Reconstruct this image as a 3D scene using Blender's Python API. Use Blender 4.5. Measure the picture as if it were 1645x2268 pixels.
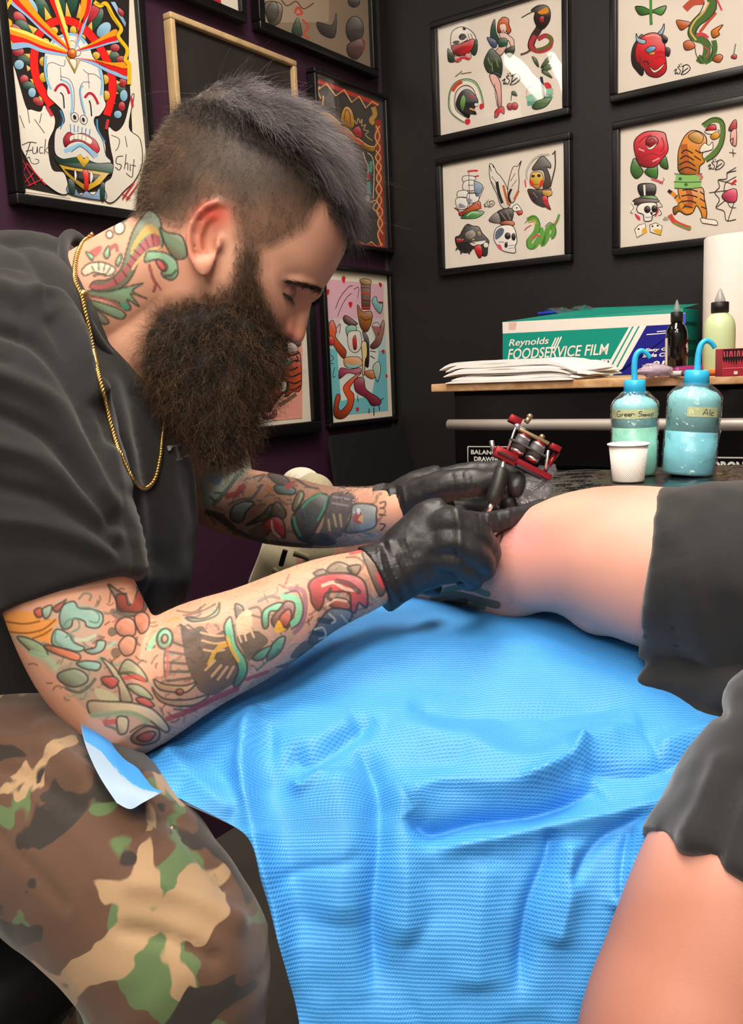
import bpy, bmesh, math, random
import numpy as np
from mathutils import Vector, Matrix, Quaternion
from mathutils.geometry import tessellate_polygon

for _o in list(bpy.data.objects):
    bpy.data.objects.remove(_o, do_unlink=True)
SC = bpy.context.scene
COL = SC.collection
rng = np.random.default_rng(7)
random.seed(7)

# ------------------------------------------------------------------ camera
FPX, PITCH, ROLL, YAW = 1948.4, .156786, .042973, .629536
PCX, PCY = 822.5, 1134.0
EYE = np.array([0.0, 0.0, 1.10])
_fw = np.array([0, math.cos(PITCH), -math.sin(PITCH)]); _rt = np.array([1.0, 0, 0]); _dn = np.cross(_fw, _rt)
CR = math.cos(ROLL) * _rt + math.sin(ROLL) * _dn          # camera right
CD = -math.sin(ROLL) * _rt + math.cos(ROLL) * _dn         # camera down
CF = _fw                                                   # camera forward
cam_d = bpy.data.cameras.new('camera'); cam = bpy.data.objects.new('camera', cam_d); COL.objects.link(cam)
cam_d.sensor_fit = 'HORIZONTAL'; cam_d.sensor_width = 36.0; cam_d.lens = FPX / 1645 * 36.0
cam_d.clip_start = 0.02; cam_d.clip_end = 50
cam.matrix_world = Matrix(((CR[0], -CD[0], -CF[0], EYE[0]), (CR[1], -CD[1], -CF[1], EYE[1]), (CR[2], -CD[2], -CF[2], EYE[2]), (0, 0, 0, 1)))
SC.camera = cam
SC.view_settings.view_transform = 'Standard'; SC.view_settings.look = 'None'
SC.view_settings.gamma = 1.0; SC.view_settings.use_curve_mapping = False
SC.view_settings.exposure = 1.3

# ------------------------------------------------------------------ world
wd = bpy.data.worlds.new('world'); SC.world = wd; wd.use_nodes = True
wd.node_tree.nodes['Background'].inputs[0].default_value = (.9, .95, 1, 1)
wd.node_tree.nodes['Background'].inputs[1].default_value = 0.25

# ------------------------------------------------------------------ pixel <-> room helpers (build-time measuring only)
def ray(x, y): return CR * ((x - PCX) / FPX) + CD * ((y - PCY) / FPX) + CF
def at(x, y, d): return EYE + ray(x, y) * d
def proj(P):
    q = np.asarray(P, float) - EYE
    z = q @ CF
    return np.stack([PCX + FPX * (q @ CR) / z, PCY + FPX * (q @ CD) / z, z], -1)
def hit(x, y, P, n):
    d = ray(x, y); return EYE + d * (np.dot(np.asarray(P) - EYE, n) / np.dot(d, n))
UD = np.array([math.sin(YAW), math.cos(YAW), 0.0]); VD = np.array([math.cos(YAW), -math.sin(YAW), 0.0]); ZD = np.array([0, 0, 1.0])
CORNER = at(862, 700, 2.6)
S = 2.6
def room(u_, v_, z):          # u along the purple wall (negative = towards viewer), v along the black wall
    p = CORNER + UD * u_ + VD * v_; return np.array([p[0], p[1], z])

# ------------------------------------------------------------------ materials
def lin(c):
    if isinstance(c, str):
        c = c.lstrip('#')
        if len(c) == 3: c = ''.join(k * 2 for k in c)
        c = [int(c[i:i + 2], 16) / 255 for i in (0, 2, 4)]
    return tuple(k / 12.92 if k <= .04045 else ((k + .055) / 1.055) ** 2.4 for k in c[:3])
MATS = {}
def sock(b, name, v):
    if name in b.inputs: b.inputs[name].default_value = v
def mat(name, color='#888', rough=.5, metal=0, spec=.5, bump=None, vary=None, trans=0, alpha=1, coat=0, sheen=0, sss=0, emit=None, attr=False, ior=1.45, subr=None):
    """bump=(scale,strength,dist[,detail]); vary=(scale,amount); attr: colour comes from the mesh's 'col' layer"""
    if name in MATS: return MATS[name]
    m = bpy.data.materials.new(name); m.use_nodes = True; MATS[name] = m
    nt = m.node_tree; b = nt.nodes['Principled BSDF']; N = nt.nodes.new; L = nt.links.new
    c = lin(color) + (1,)
    b.inputs['Base Color'].default_value = c
    b.inputs['Roughness'].default_value = rough; b.inputs['Metallic'].default_value = metal
    sock(b, 'Specular IOR Level', spec); sock(b, 'Transmission Weight', trans); sock(b, 'IOR', ior)
    sock(b, 'Coat Weight', coat); sock(b, 'Coat Roughness', .12); sock(b, 'Sheen Weight', sheen); sock(b, 'Alpha', alpha)
    if sss:
        sock(b, 'Subsurface Weight', sss); sock(b, 'Subsurface Scale', .006); b.inputs['Subsurface Radius'].default_value = subr or (1, .35, .2)
    if emit: b.inputs['Emission Color'].default_value = lin(emit[0]) + (1,); b.inputs['Emission Strength'].default_value = emit[1]
    src = None
    if attr:
        a = N('ShaderNodeAttribute'); a.attribute_name = 'col'; src = a.outputs['Color']
    if vary:
        tc = N('ShaderNodeTexCoord'); n = N('ShaderNodeTexNoise'); n.inputs['Scale'].default_value = vary[0]; n.inputs['Detail'].default_value = 5
        L(tc.outputs['Object'], n.inputs['Vector'])
        r = N('ShaderNodeMapRange'); r.inputs['From Min'].default_value = .3; r.inputs['From Max'].default_value = .7
        r.inputs['To Min'].default_value = 1 - vary[1]; r.inputs['To Max'].default_value = 1 + vary[1]; L(n.outputs['Fac'], r.inputs['Value'])
        mx = N('ShaderNodeVectorMath'); mx.operation = 'SCALE'; L(r.outputs['Result'], mx.inputs['Scale'])
        if src: L(src, mx.inputs[0])
        else: mx.inputs[0].default_value = c[:3]
        src = mx.outputs['Vector']
    if src: L(src, b.inputs['Base Color'])
    if bump:
        tc = N('ShaderNodeTexCoord'); n = N('ShaderNodeTexNoise'); n.inputs['Scale'].default_value = bump[0]; n.inputs['Detail'].default_value = bump[3] if len(bump) > 3 else 3
        L(tc.outputs['Object'], n.inputs['Vector'])
        bp = N('ShaderNodeBump'); bp.inputs['Strength'].default_value = bump[1]; bp.inputs['Distance'].default_value = bump[2]
        L(n.outputs['Fac'], bp.inputs['Height']); L(bp.outputs['Normal'], b.inputs['Normal'])
    return m
def glass_mat(name, tint='#ffffff', refl=1.0, rough=.02, bump=None, ior=1.45, body=0.0, bodycol='#fff'):
    """thin clear sheet: see-through plus a fresnel reflection, with an optional milky body"""
    if name in MATS: return MATS[name]
    m = bpy.data.materials.new(name); m.use_nodes = True; MATS[name] = m
    nt = m.node_tree; N = nt.nodes.new; L = nt.links.new
    nt.nodes.remove(nt.nodes['Principled BSDF']); out = nt.nodes['Material Output']
    t = N('ShaderNodeBsdfTransparent'); t.inputs[0].default_value = lin(tint) + (1,)
    g = N('ShaderNodeBsdfGlossy'); g.inputs['Roughness'].default_value = rough; g.inputs[0].default_value = (refl, refl, refl, 1)
    f = N('ShaderNodeFresnel'); ge = N('ShaderNodeNewGeometry'); mr = N('ShaderNodeMapRange'); mr.inputs['To Min'].default_value = ior; mr.inputs['To Max'].default_value = 1 / ior
    L(ge.outputs['Backfacing'], mr.inputs['Value']); L(mr.outputs['Result'], f.inputs[0])      # a thin sheet reflects alike from both sides
    base = t.outputs[0]
    if body:
        d = N('ShaderNodeBsdfDiffuse'); d.inputs[0].default_value = lin(bodycol) + (1,)
        mb = N('ShaderNodeMixShader'); mb.inputs[0].default_value = body; L(t.outputs[0], mb.inputs[1]); L(d.outputs[0], mb.inputs[2]); base = mb.outputs[0]
    mx = N('ShaderNodeMixShader'); L(f.outputs[0], mx.inputs[0]); L(base, mx.inputs[1]); L(g.outputs[0], mx.inputs[2]); L(mx.outputs[0], out.inputs[0])
    if bump:
        tc = N('ShaderNodeTexCoord'); n = N('ShaderNodeTexNoise'); n.inputs['Scale'].default_value = bump[0]; L(tc.outputs['Object'], n.inputs['Vector'])
        bp = N('ShaderNodeBump'); bp.inputs['Strength'].default_value = bump[1]; bp.inputs['Distance'].default_value = bump[2]
        L(n.outputs['Fac'], bp.inputs['Height']); L(bp.outputs['Normal'], g.inputs['Normal']); L(bp.outputs['Normal'], f.inputs['Normal'])
    return m

# ------------------------------------------------------------------ mesh helpers
def tag(o, label=None, cat=None, group=None, kind=None):
    if label: o['label'] = label
    if cat: o['category'] = cat
    if group: o['group'] = group
    if kind: o['kind'] = kind
    return o
def link(name, me, material=None, parent=None, smooth=True):
    o = bpy.data.objects.new(name, me); COL.objects.link(o)
    if material is not None: me.materials.append(material)
    if parent is not None: o.parent = parent; o.matrix_parent_inverse = parent.matrix_world.inverted()
    if smooth and len(me.polygons): me.polygons.foreach_set('use_smooth', np.ones(len(me.polygons), bool))
    return o
def empty(name, loc=(0, 0, 0)):
    e = bpy.data.objects.new(name, None); e.empty_display_size = .05; COL.objects.link(e); e.location = Vector(loc)
    e.matrix_world = Matrix.Translation(Vector(loc)); return e
def setcol(me, cols):
    a = me.color_attributes.new('col', 'FLOAT_COLOR', 'POINT')
    c = np.ones((len(me.vertices), 4), np.float32); c[:, :3] = cols; a.data.foreach_set('color', c.ravel())
def unit(v):
    v = np.asarray(v, float); n = np.linalg.norm(v); return v / n if n > 1e-12 else v
def spline(pts, n=8, closed=False):
    """Catmull-Rom through rows of any width"""
    P = np.asarray(pts, float)
    if len(P) < 3 and not closed: 
        t = np.linspace(0, 1, n + 1)[:, None]; return P[0] * (1 - t) + P[1] * t
    m = len(P); out = []
    rngi = range(m) if closed else range(m - 1)
    t = np.linspace(0, 1, n, endpoint=False)[:, None]
    for i in rngi:
        if closed: p0, p1, p2, p3 = P[i - 1], P[i], P[(i + 1) % m], P[(i + 2) % m]
        else: p0, p1, p2, p3 = P[max(i - 1, 0)], P[i], P[i + 1], P[min(i + 2, m - 1)]
        out.append(.5 * ((2 * p1) + (-p0 + p2) * t + (2 * p0 - 5 * p1 + 4 * p2 - p3) * t * t + (-p0 + 3 * p1 - 3 * p2 + p3) * t ** 3))
    o = np.concatenate(out)
    return o if closed else np.vstack([o, P[-1:]])
class MB:
    def __init__(s): s.v = []; s.f = []; s.n = 0
    def add(s, v, f):
        v = np.asarray(v, float).reshape(-1, 3); s.v.append(v)
        s.f += [tuple(int(i) + s.n for i in q) for q in f]; s.n += len(v); return s
    def box(s, c, size, ax=None, bev=0):
        X, Y, Z = (np.eye(3) if ax is None else [unit(a) for a in ax]); h = np.asarray(size, float) / 2; c = np.asarray(c, float)
        if bev <= 0:
            v = [c + X * h[0] * i + Y * h[1] * j + Z * h[2] * k for i in (-1, 1) for j in (-1, 1) for k in (-1, 1)]
            return s.add(v, [(0, 1, 3, 2), (4, 6, 7, 5), (0, 4, 5, 1), (2, 3, 7, 6), (0, 2, 6, 4), (1, 5, 7, 3)])
        bm = bmesh.new(); bmesh.ops.create_cube(bm, size=1)
        for q in bm.verts: q.co = Vector((q.co.x * size[0], q.co.y * size[1], q.co.z * size[2]))
        bmesh.ops.bevel(bm, geom=list(bm.edges), offset=min(bev, min(size) * .45), segments=3, profile=.5, affect='EDGES')
        bm.verts.index_update()
        v = [c + X * q.co.x + Y * q.co.y + Z * q.co.z for q in bm.verts]; f = [[q.index for q in p.verts] for p in bm.faces]; bm.free()
        return s.add(v, f)
    def tube(s, path, r, n=12, cap=True, up=None, flat=None, closed=False):
        """path Nx3; r scalar/N, flat: ratio of second radius (scalar/N) along the frame's binormal"""
        P = np.asarray(path, float); m = len(P); r = np.broadcast_to(np.asarray(r, float), (m,)); fl = np.broadcast_to(np.asarray(1.0 if flat is None else flat, float), (m,))
        T = np.gradient(P, axis=0) if not closed else np.roll(P, -1, 0) - np.roll(P, 1, 0)
        T = T / np.maximum(np.linalg.norm(T, axis=1, keepdims=True), 1e-12)
        a = np.asarray(up if up is not None else (0, 0, 1.0), float)
        if up is None and abs(T[0] @ a) > .9: a = np.array([1.0, 0, 0])
        rings = []
        for i in range(m):
            b = np.cross(T[i], a); b = unit(b); a2 = np.cross(b, T[i])
            if up is None: a = a2
            th = np.linspace(0, 2 * math.pi, n, endpoint=False)
            rings.append(P[i] + r[i] * (np.cos(th)[:, None] * a2 + fl[i] * np.sin(th)[:, None] * b))
        v = np.concatenate(rings); f = []
        for i in range(m if closed else m - 1):
            A = i * n; B = ((i + 1) % m) * n
            for k in range(n): f.append((A + k, A + (k + 1) % n, B + (k + 1) % n, B + k))
        if cap and not closed:
            v = np.vstack([v, P[0], P[-1]]); e = m * n
            for k in range(n): f.append((e, (k + 1) % n, k)); f.append((e + 1, (m - 1) * n + k, (m - 1) * n + (k + 1) % n))
        return s.add(v, f)
    def limb(s, path, r, n=20, up=None, flat=None, sub=6):
        """smooth tube with round ends; path rows, r per row"""
        P = np.asarray(path, float); r = np.broadcast_to(np.asarray(r, float), (len(P),)); fl = np.broadcast_to(np.asarray(1.0 if flat is None else flat, float), (len(P),))
        Q = spline(np.column_stack([P, r, fl]), sub)
        t0 = unit(Q[0, :3] - Q[1, :3]); t1 = unit(Q[-1, :3] - Q[-2, :3]); pre = []; post = []
        for k in (90, 70, 45, 22):
            sn, cs = math.sin(math.radians(k)), math.cos(math.radians(k))
            pre.append(np.r_[Q[0, :3] + t0 * Q[0, 3] * sn * .95, max(Q[0, 3] * cs, 1e-4), Q[0, 4]])
        for k in (22, 45, 70, 90):
            sn, cs = math.sin(math.radians(k)), math.cos(math.radians(k))
            post.append(np.r_[Q[-1, :3] + t1 * Q[-1, 3] * sn * .95, max(Q[-1, 3] * cs, 1e-4), Q[-1, 4]])
        Q = np.vstack([pre, Q, post])
        return s.tube(Q[:, :3], Q[:, 3], n, True, up, Q[:, 4])
    def ball(s, c, r, ax=None, n=16, m=10):
        r = np.broadcast_to(np.asarray(r, float), (3,)); X, Y, Z = (np.eye(3) if ax is None else ax); c = np.asarray(c, float); v = []; f = []
        for i in range(1, m):
            ph = math.pi * i / m
            for k in range(n):
                th = 2 * math.pi * k / n; v.append(c + np.asarray(X) * r[0] * math.sin(ph) * math.cos(th) + np.asarray(Y) * r[1] * math.sin(ph) * math.sin(th) + np.asarray(Z) * r[2] * math.cos(ph))
        v += [c + np.asarray(Z) * r[2], c - np.asarray(Z) * r[2]]; a, b = len(v) - 2, len(v) - 1
        for i in range(m - 2):
            for k in range(n): f.append((i * n + k, (i + 1) * n + k, (i + 1) * n + (k + 1) % n, i * n + (k + 1) % n))
        for k in range(n): f.append((a, k, (k + 1) % n)); f.append((b, (m - 2) * n + (k + 1) % n, (m - 2) * n + k))
        return s.add(v, f)
    def lathe(s, base, prof, n=32, axis=ZD, squash=None):
        """prof: (radius, height) rows"""
        A = unit(axis); X = unit(np.cross(A, [0.3, 1, .2])); Y = np.cross(A, X); base = np.asarray(base, float); v = []; f = []
        for (r, h) in prof:
            for k in range(n):
                th = 2 * math.pi * k / n; v.append(base + A * h + max(r, 1e-5) * (X * math.cos(th) + Y * math.sin(th)))
        for i in range(len(prof) - 1):
            for k in range(n): f.append((i * n + k, i * n + (k + 1) % n, (i + 1) * n + (k + 1) % n, (i + 1) * n + k))
        f.append(tuple(range(n - 1, -1, -1))); f.append(tuple((len(prof) - 1) * n + k for k in range(n)))
        return s.add(v, f)
    def grid(s, G):
        G = np.asarray(G, float); a, b = G.shape[:2]
        f = [(i * b + j, i * b + j + 1, (i + 1) * b + j + 1, (i + 1) * b + j) for i in range(a - 1) for j in range(b - 1)]
        return s.add(G.reshape(-1, 3), f)
    def slab(s, pts, n, th):
        """extruded flat polygon: pts on the front, pushed back along -n by th"""
        pts = np.asarray(pts, float); k = len(pts); back = pts - np.asarray(n) * th
        t = tessellate_polygon([[Vector(p) for p in pts]])
        f = [tuple(q) for q in t] + [tuple(i + k for i in reversed(q)) for q in t] + [(i, (i + 1) % k, (i + 1) % k + k, i + k) for i in range(k)]
        return s.add(np.vstack([pts, back]), f)
    def mesh(s, name):
        me = bpy.data.meshes.new(name); V = np.concatenate(s.v) if s.v else np.zeros((0, 3))
        me.from_pydata(V.tolist(), [], s.f); me.update(); return me
    def build(s, name, material=None, parent=None, smooth=True, fixn=True):
        me = s.mesh(name)
        if fixn:
            bm = bmesh.new(); bm.from_mesh(me); bmesh.ops.recalc_face_normals(bm, faces=bm.faces); bm.to_mesh(me); bm.free()
        return link(name, me, material, parent, smooth)
def apply_mods(name, me, mods):
    o = bpy.data.objects.new(name, me); COL.objects.link(o)
    for typ, kw in mods:
        md = o.modifiers.new(typ, typ)
        for k, v in kw.items(): setattr(md, k, v)
    dg = bpy.context.evaluated_depsgraph_get(); dg.update()
    out = bpy.data.meshes.new_from_object(o.evaluated_get(dg)); bpy.data.objects.remove(o, do_unlink=True); bpy.data.meshes.remove(me)
    out.name = name; out.materials.clear(); return out
def fuse(name, mb, voxel, smooth=6, fac=.5):
    me = mb.mesh(name); bm = bmesh.new(); bm.from_mesh(me); bmesh.ops.recalc_face_normals(bm, faces=bm.faces); bm.to_mesh(me); bm.free()
    return apply_mods(name, me, [('REMESH', dict(mode='VOXEL', voxel_size=voxel, adaptivity=0)), ('SMOOTH', dict(factor=fac, iterations=smooth))])
def coords(me):
    v = np.empty(len(me.vertices) * 3); me.vertices.foreach_get('co', v); return v.reshape(-1, 3)
def normals(me):
    v = np.empty(len(me.vertices) * 3); me.vertices.foreach_get('normal', v); return v.reshape(-1, 3)
def setco(me, V): me.vertices.foreach_set('co', np.asarray(V, float).ravel()); me.update()
_P = rng.random((64, 64, 64))
def noise3(X, scale):
    """smooth value noise in [-1,1]"""
    q = np.asarray(X, float) * scale + 1000.0; i = np.floor(q).astype(int); t = q - i; t = t * t * (3 - 2 * t); r = 0
    for a in (0, 1):
        for b in (0, 1):
            for c in (0, 1):
                w = (t[..., 0] if a else 1 - t[..., 0]) * (t[..., 1] if b else 1 - t[..., 1]) * (t[..., 2] if c else 1 - t[..., 2])
                r = r + w * _P[(i[..., 0] + a) % 64, (i[..., 1] + b) % 64, (i[..., 2] + c) % 64]
    return r * 2 - 1
def text_mesh(body, size, shear=0, bold=0, ext=0):
    c = bpy.data.curves.new('t', 'FONT'); c.body = body; c.size = size; c.shear = shear; c.offset = bold; c.extrude = ext; c.resolution_u = 4
    o = bpy.data.objects.new('t', c); COL.objects.link(o); dg = bpy.context.evaluated_depsgraph_get(); dg.update()
    me = bpy.data.meshes.new_from_object(o.evaluated_get(dg)); bpy.data.objects.remove(o, do_unlink=True); bpy.data.curves.remove(c); me.materials.clear(); return me
def text_on(name, body, origin, X, Y, width, height, material, parent, shear=0, bold=0, lift=.0004):
    """flat lettering whose lower left corner is origin, X along the line, Y up, fitted to width x height"""
    me = text_mesh(body, 1.0, shear, bold); V = coords(me); lo = V.min(0); hi = V.max(0); n = unit(np.cross(X, Y))
    P = np.asarray(origin) + np.outer((V[:, 0] - lo[0]) / (hi[0] - lo[0]) * width, unit(X)) + np.outer((V[:, 1] - lo[1]) / (hi[1] - lo[1]) * height, unit(Y)) + n * lift
    setco(me, P); return link(name, me, material, parent, False)
# ------------------------------------------------------------------ room shell and its ceiling lights
M_purple = mat('purple_wall_paint', '#36192f', .55, bump=(220, .25, .0006), vary=(1.3, .08))
M_black_wall = mat('black_wall_paint', '#181514', .5, bump=(260, .5, .0008), vary=(2, .12))
M_ceiling = mat('ceiling_tile', '#e6e2da', .9, bump=(90, .3, .001))
M_floor = mat('dark_floor', '#4a4540', .45, vary=(4, .15))
M_greywall = mat('grey_wall_paint', '#8d877f', .8, vary=(1, .05))
H_CEIL = 2.75
def wall(name, a, b, z0, z1, n, material, th=.1):
    m = MB(); a = np.asarray(a, float); b = np.asarray(b, float); X = unit(b - a); c = (a + b) / 2; c[2] = (z0 + z1) / 2
    m.box(c - np.asarray(n) * th / 2, (np.linalg.norm((b - a)[:2]), th, z1 - z0), (X, n, ZD)); return tag(m.build(name, material, smooth=False), kind='structure')
wall('wall_left', room(-3.6, 0, 0), room(0, 0, 0), 0, 2.32, VD, M_purple)
wall('wall_back', room(0, -2.6, 0), room(0, 3.4, 0), 0, H_CEIL, -UD, M_black_wall)
wall('wall_right', room(0, 3.4, 0), room(-4.6, 3.4, 0), 0, H_CEIL, -VD, M_greywall)
wall('wall_front', room(-4.6, 3.4, 0), room(-4.6, -2.6, 0), 0, H_CEIL, UD, M_greywall)
wall('wall_far_left', room(-4.6, -2.6, 0), room(0, -2.6, 0), 0, H_CEIL, VD, M_greywall)
def plate(name, z0, z1, material):
    m = MB(); c = room(-2.3, .4, (z0 + z1) / 2); m.box(c, (4.8, 6.2, z1 - z0), (UD, VD, ZD)); return tag(m.build(name, material, smooth=False), kind='structure')
plate('floor', -.1, 0, M_floor); plate('ceiling', H_CEIL, H_CEIL + .1, M_ceiling)
# corner trim bead between the two wall colours
m = MB(); m.box(room(-.008, .004, 1.1), (.012, .006, 2.16), (UD, VD, ZD)); tag(m.build('trim_1', mat('corner_bead', '#3b3436', .5), smooth=False), kind='structure')
M_lamp_frame = mat('white_lamp_housing', '#eeeeea', .5)
M_lamp = mat('lamp_diffuser', '#ffffff', .5, emit=('#fff4e6', 9.0))
def lamp(u_, v_, lab, w=.6, l=1.2):
    e = empty('ceiling_light', room(u_, v_, H_CEIL)); tag(e, lab, 'light', 'recessed ceiling light panels')
    d = MB(); d.box(room(u_, v_, H_CEIL - .012), (l - .05, w - .05, .01), (UD, VD, ZD)); d.build('diffuser', M_lamp, e, False)
    for (a, b, sx, sy) in ((-l / 2 + .0125, 0, .025, w), (l / 2 - .0125, 0, .025, w), (0, -w / 2 + .0125, l - .05, .025), (0, w / 2 - .0125, l - .05, .025)):
        f = MB(); f.box(room(u_ + a, v_ + b, H_CEIL - .011), (sx, sy, .022), (UD, VD, ZD)); f.build('frame', M_lamp_frame, e, False)
lamp(-1.5, 1.0, 'white ceiling light panel over the wooden worktop side')
lamp(-2.55, 1.75, 'white ceiling light panel above the treatment bed')
lamp(-3.8, 1.15, 'white ceiling light panel above the seated tattoo artist')
lamp(-3.75, 2.6, 'white ceiling light panel behind the viewer')
lamp(-2.1, -1.1, 'white ceiling light panel beyond the purple partition')

M_glare_lamp = mat('glare_lamp_tube', '#ffffff', .4, emit=('#fff6e0', 7.0))
def glare_lamp(a, b, lab):                              # added lamp, out of view, set to throw glare on the flash sheet glass
    P, Q = room(a[0], .05, a[1]), room(b[0], .05, b[1]); X = unit(Q - P); e = empty('added_glare_lamp', (P + Q) / 2); tag(e, lab, 'lamp', 'added slim glare lamps above the pictures')
    m = MB(); m.tube([P, Q], .02, 16); m.build('tube', M_glare_lamp, e)
    m = MB(); m.box((P + Q) / 2 - VD * .03, (np.linalg.norm(Q - P) + .03, .03, .05), (X, VD, np.cross(X, VD))); m.build('housing', M_lamp_frame, e, False)
glare_lamp((-.75, 2.14), (-1.0, 2.085), 'added slim slanted glare lamp above the chalkboard')
glare_lamp((-1.10, 2.225), (-1.24, 2.155), 'added short slanted glare lamp above the mask print')
# ------------------------------------------------------------------ flat drawn artwork (prints and tattoos share this little drawing language)
# one shape per line:  OP colour width points      F/P fill smooth/straight, S/L stroke smooth/straight, O/Q fill+dark outline, E ellipse cx,cy rx,ry rot
INK = '#221a1c'
class Art:
    def __init__(s, text, org=(0, 0), sc=1.0, ink=INK):
        s.sh = []
        for ln in text.strip().splitlines():
            t = ln.split()
            if not t or t[0].startswith('//'): continue
            op, c, w = t[0], t[1], float(t[2]); pts = [[float(k) for k in q.split(',')] for q in t[3:]]
            if op == 'E':
                (cx, cy), (rx, ry) = pts[0], pts[1]; ro = math.radians(pts[2][0]) if len(pts) > 2 else 0
                th = np.linspace(0, 2 * math.pi, 22, endpoint=False); a = rx * np.cos(th); b = ry * np.sin(th)
                pts = np.column_stack([cx + a * math.cos(ro) - b * math.sin(ro), cy + a * math.sin(ro) + b * math.cos(ro)]); op = 'Q' if w else 'P'
            else: pts = np.array(pts)
            if op in 'FO': pts = spline(pts, 5, True)
            elif op == 'S': pts = spline(pts, 6)
            p = np.asarray(org) + pts / sc; w = w / sc
            if op in 'FPOQ': s.sh.append(('f', p, c, 1.0 if op in 'OQ' and w else 0))
            if op in 'OQ' and w: s.sh.append(('s', np.vstack([p, p[:1]]), ink, w))
            if op in 'SL': s.sh.append(('s', p, c, w))
    @staticmethod
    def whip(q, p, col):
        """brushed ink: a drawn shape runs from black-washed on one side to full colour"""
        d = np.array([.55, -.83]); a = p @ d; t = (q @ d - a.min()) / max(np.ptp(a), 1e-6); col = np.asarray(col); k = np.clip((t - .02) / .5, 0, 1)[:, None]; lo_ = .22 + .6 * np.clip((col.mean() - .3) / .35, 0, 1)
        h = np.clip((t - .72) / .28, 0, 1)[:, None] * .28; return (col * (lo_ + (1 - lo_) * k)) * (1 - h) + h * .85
    def mesh(s, name, mapper, n, lift=.0006, step=.000008):
        V = []; F = []; Cc = []; k = 0
        for i, (kd, p, c, w) in enumerate(s.sh):
            off = np.asarray(n) * (lift + i * step); col = lin(c)
            if kd == 'f':
                P = mapper(p) + off; tr = tessellate_polygon([[Vector((q[0], q[1], 0)) for q in p]])
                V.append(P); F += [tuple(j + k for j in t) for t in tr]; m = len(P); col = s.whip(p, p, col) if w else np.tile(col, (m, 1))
            else:
                T = np.gradient(p, axis=0); T /= np.maximum(np.linalg.norm(T, axis=1, keepdims=True), 1e-9); nn = np.column_stack([-T[:, 1], T[:, 0]]) * w / 2
                P = np.vstack([mapper(p + nn), mapper(p - nn)]) + off; q = len(p); V.append(P); m = 2 * q
                F += [(k + j, k + j + 1, k + q + j + 1, k + q + j) for j in range(q - 1)]
            k += m; Cc.append(col if np.ndim(col) == 2 else np.tile(col, (m, 1)))
        me = bpy.data.meshes.new(name); me.from_pydata(np.concatenate(V).tolist(), [], F); me.update(); setcol(me, np.concatenate(Cc)); return me
    def paint(s, px, cols, opac=.92, soft=1.2):
        """colour the points px (N,2) in place"""
        for kd, p, c, w in s.sh:
            lo = p.min(0) - w - 2; hi = p.max(0) + w + 2
            idx = np.where((px[:, 0] > lo[0]) & (px[:, 0] < hi[0]) & (px[:, 1] > lo[1]) & (px[:, 1] < hi[1]))[0]
            if not len(idx): continue
            q = px[idx]; col = np.array(lin(c))
            if kd == 'f':
                if w: col = s.whip(q, p, col)
                ins = np.zeros(len(q), bool); a = p; b = np.roll(p, -1, 0)
                for (x1, y1), (x2, y2) in zip(a, b):
                    if y1 == y2: continue
                    cr = ((y1 > q[:, 1]) != (y2 > q[:, 1])) & (q[:, 0] < (x2 - x1) * (q[:, 1] - y1) / (y2 - y1) + x1); ins ^= cr
                al = ins * opac
            else:
                d = np.full(len(q), 1e9); w = max(w, 3.0)
                for A, B in zip(p[:-1], p[1:]):
                    e = B - A; L = e @ e + 1e-9; t = np.clip(((q - A) @ e) / L, 0, 1); d = np.minimum(d, np.hypot(*(q - A - t[:, None] * e).T))
                al = np.clip((w / 2 + soft - d) / (soft + .01), 0, 1) * opac
            cols[idx] = cols[idx] * (1 - al[:, None]) + col * al[:, None]
def plane_map(P, n):
    P = np.asarray(P, float); n = np.asarray(n, float)
    def f(p):
        d = np.outer((p[:, 0] - PCX) / FPX, CR) + np.outer((p[:, 1] - PCY) / FPX, CD) + CF
        return EYE + d * (((P - EYE) @ n) / (d @ n))[:, None]
    return f
M_ink = mat('print_ink', rough=.7, attr=True, spec=.2)
M_paper = mat('print_paper', '#ded4c8', .8, vary=(6, .03))
M_cream = mat('cream_paper', '#e9e0cc', .8, vary=(6, .03))
M_frame = mat('black_frame_lacquer', '#0f0d0e', .35)
M_glass = glass_mat('picture_glass', refl=1, rough=.015, bump=(5, .12, .01))
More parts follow.
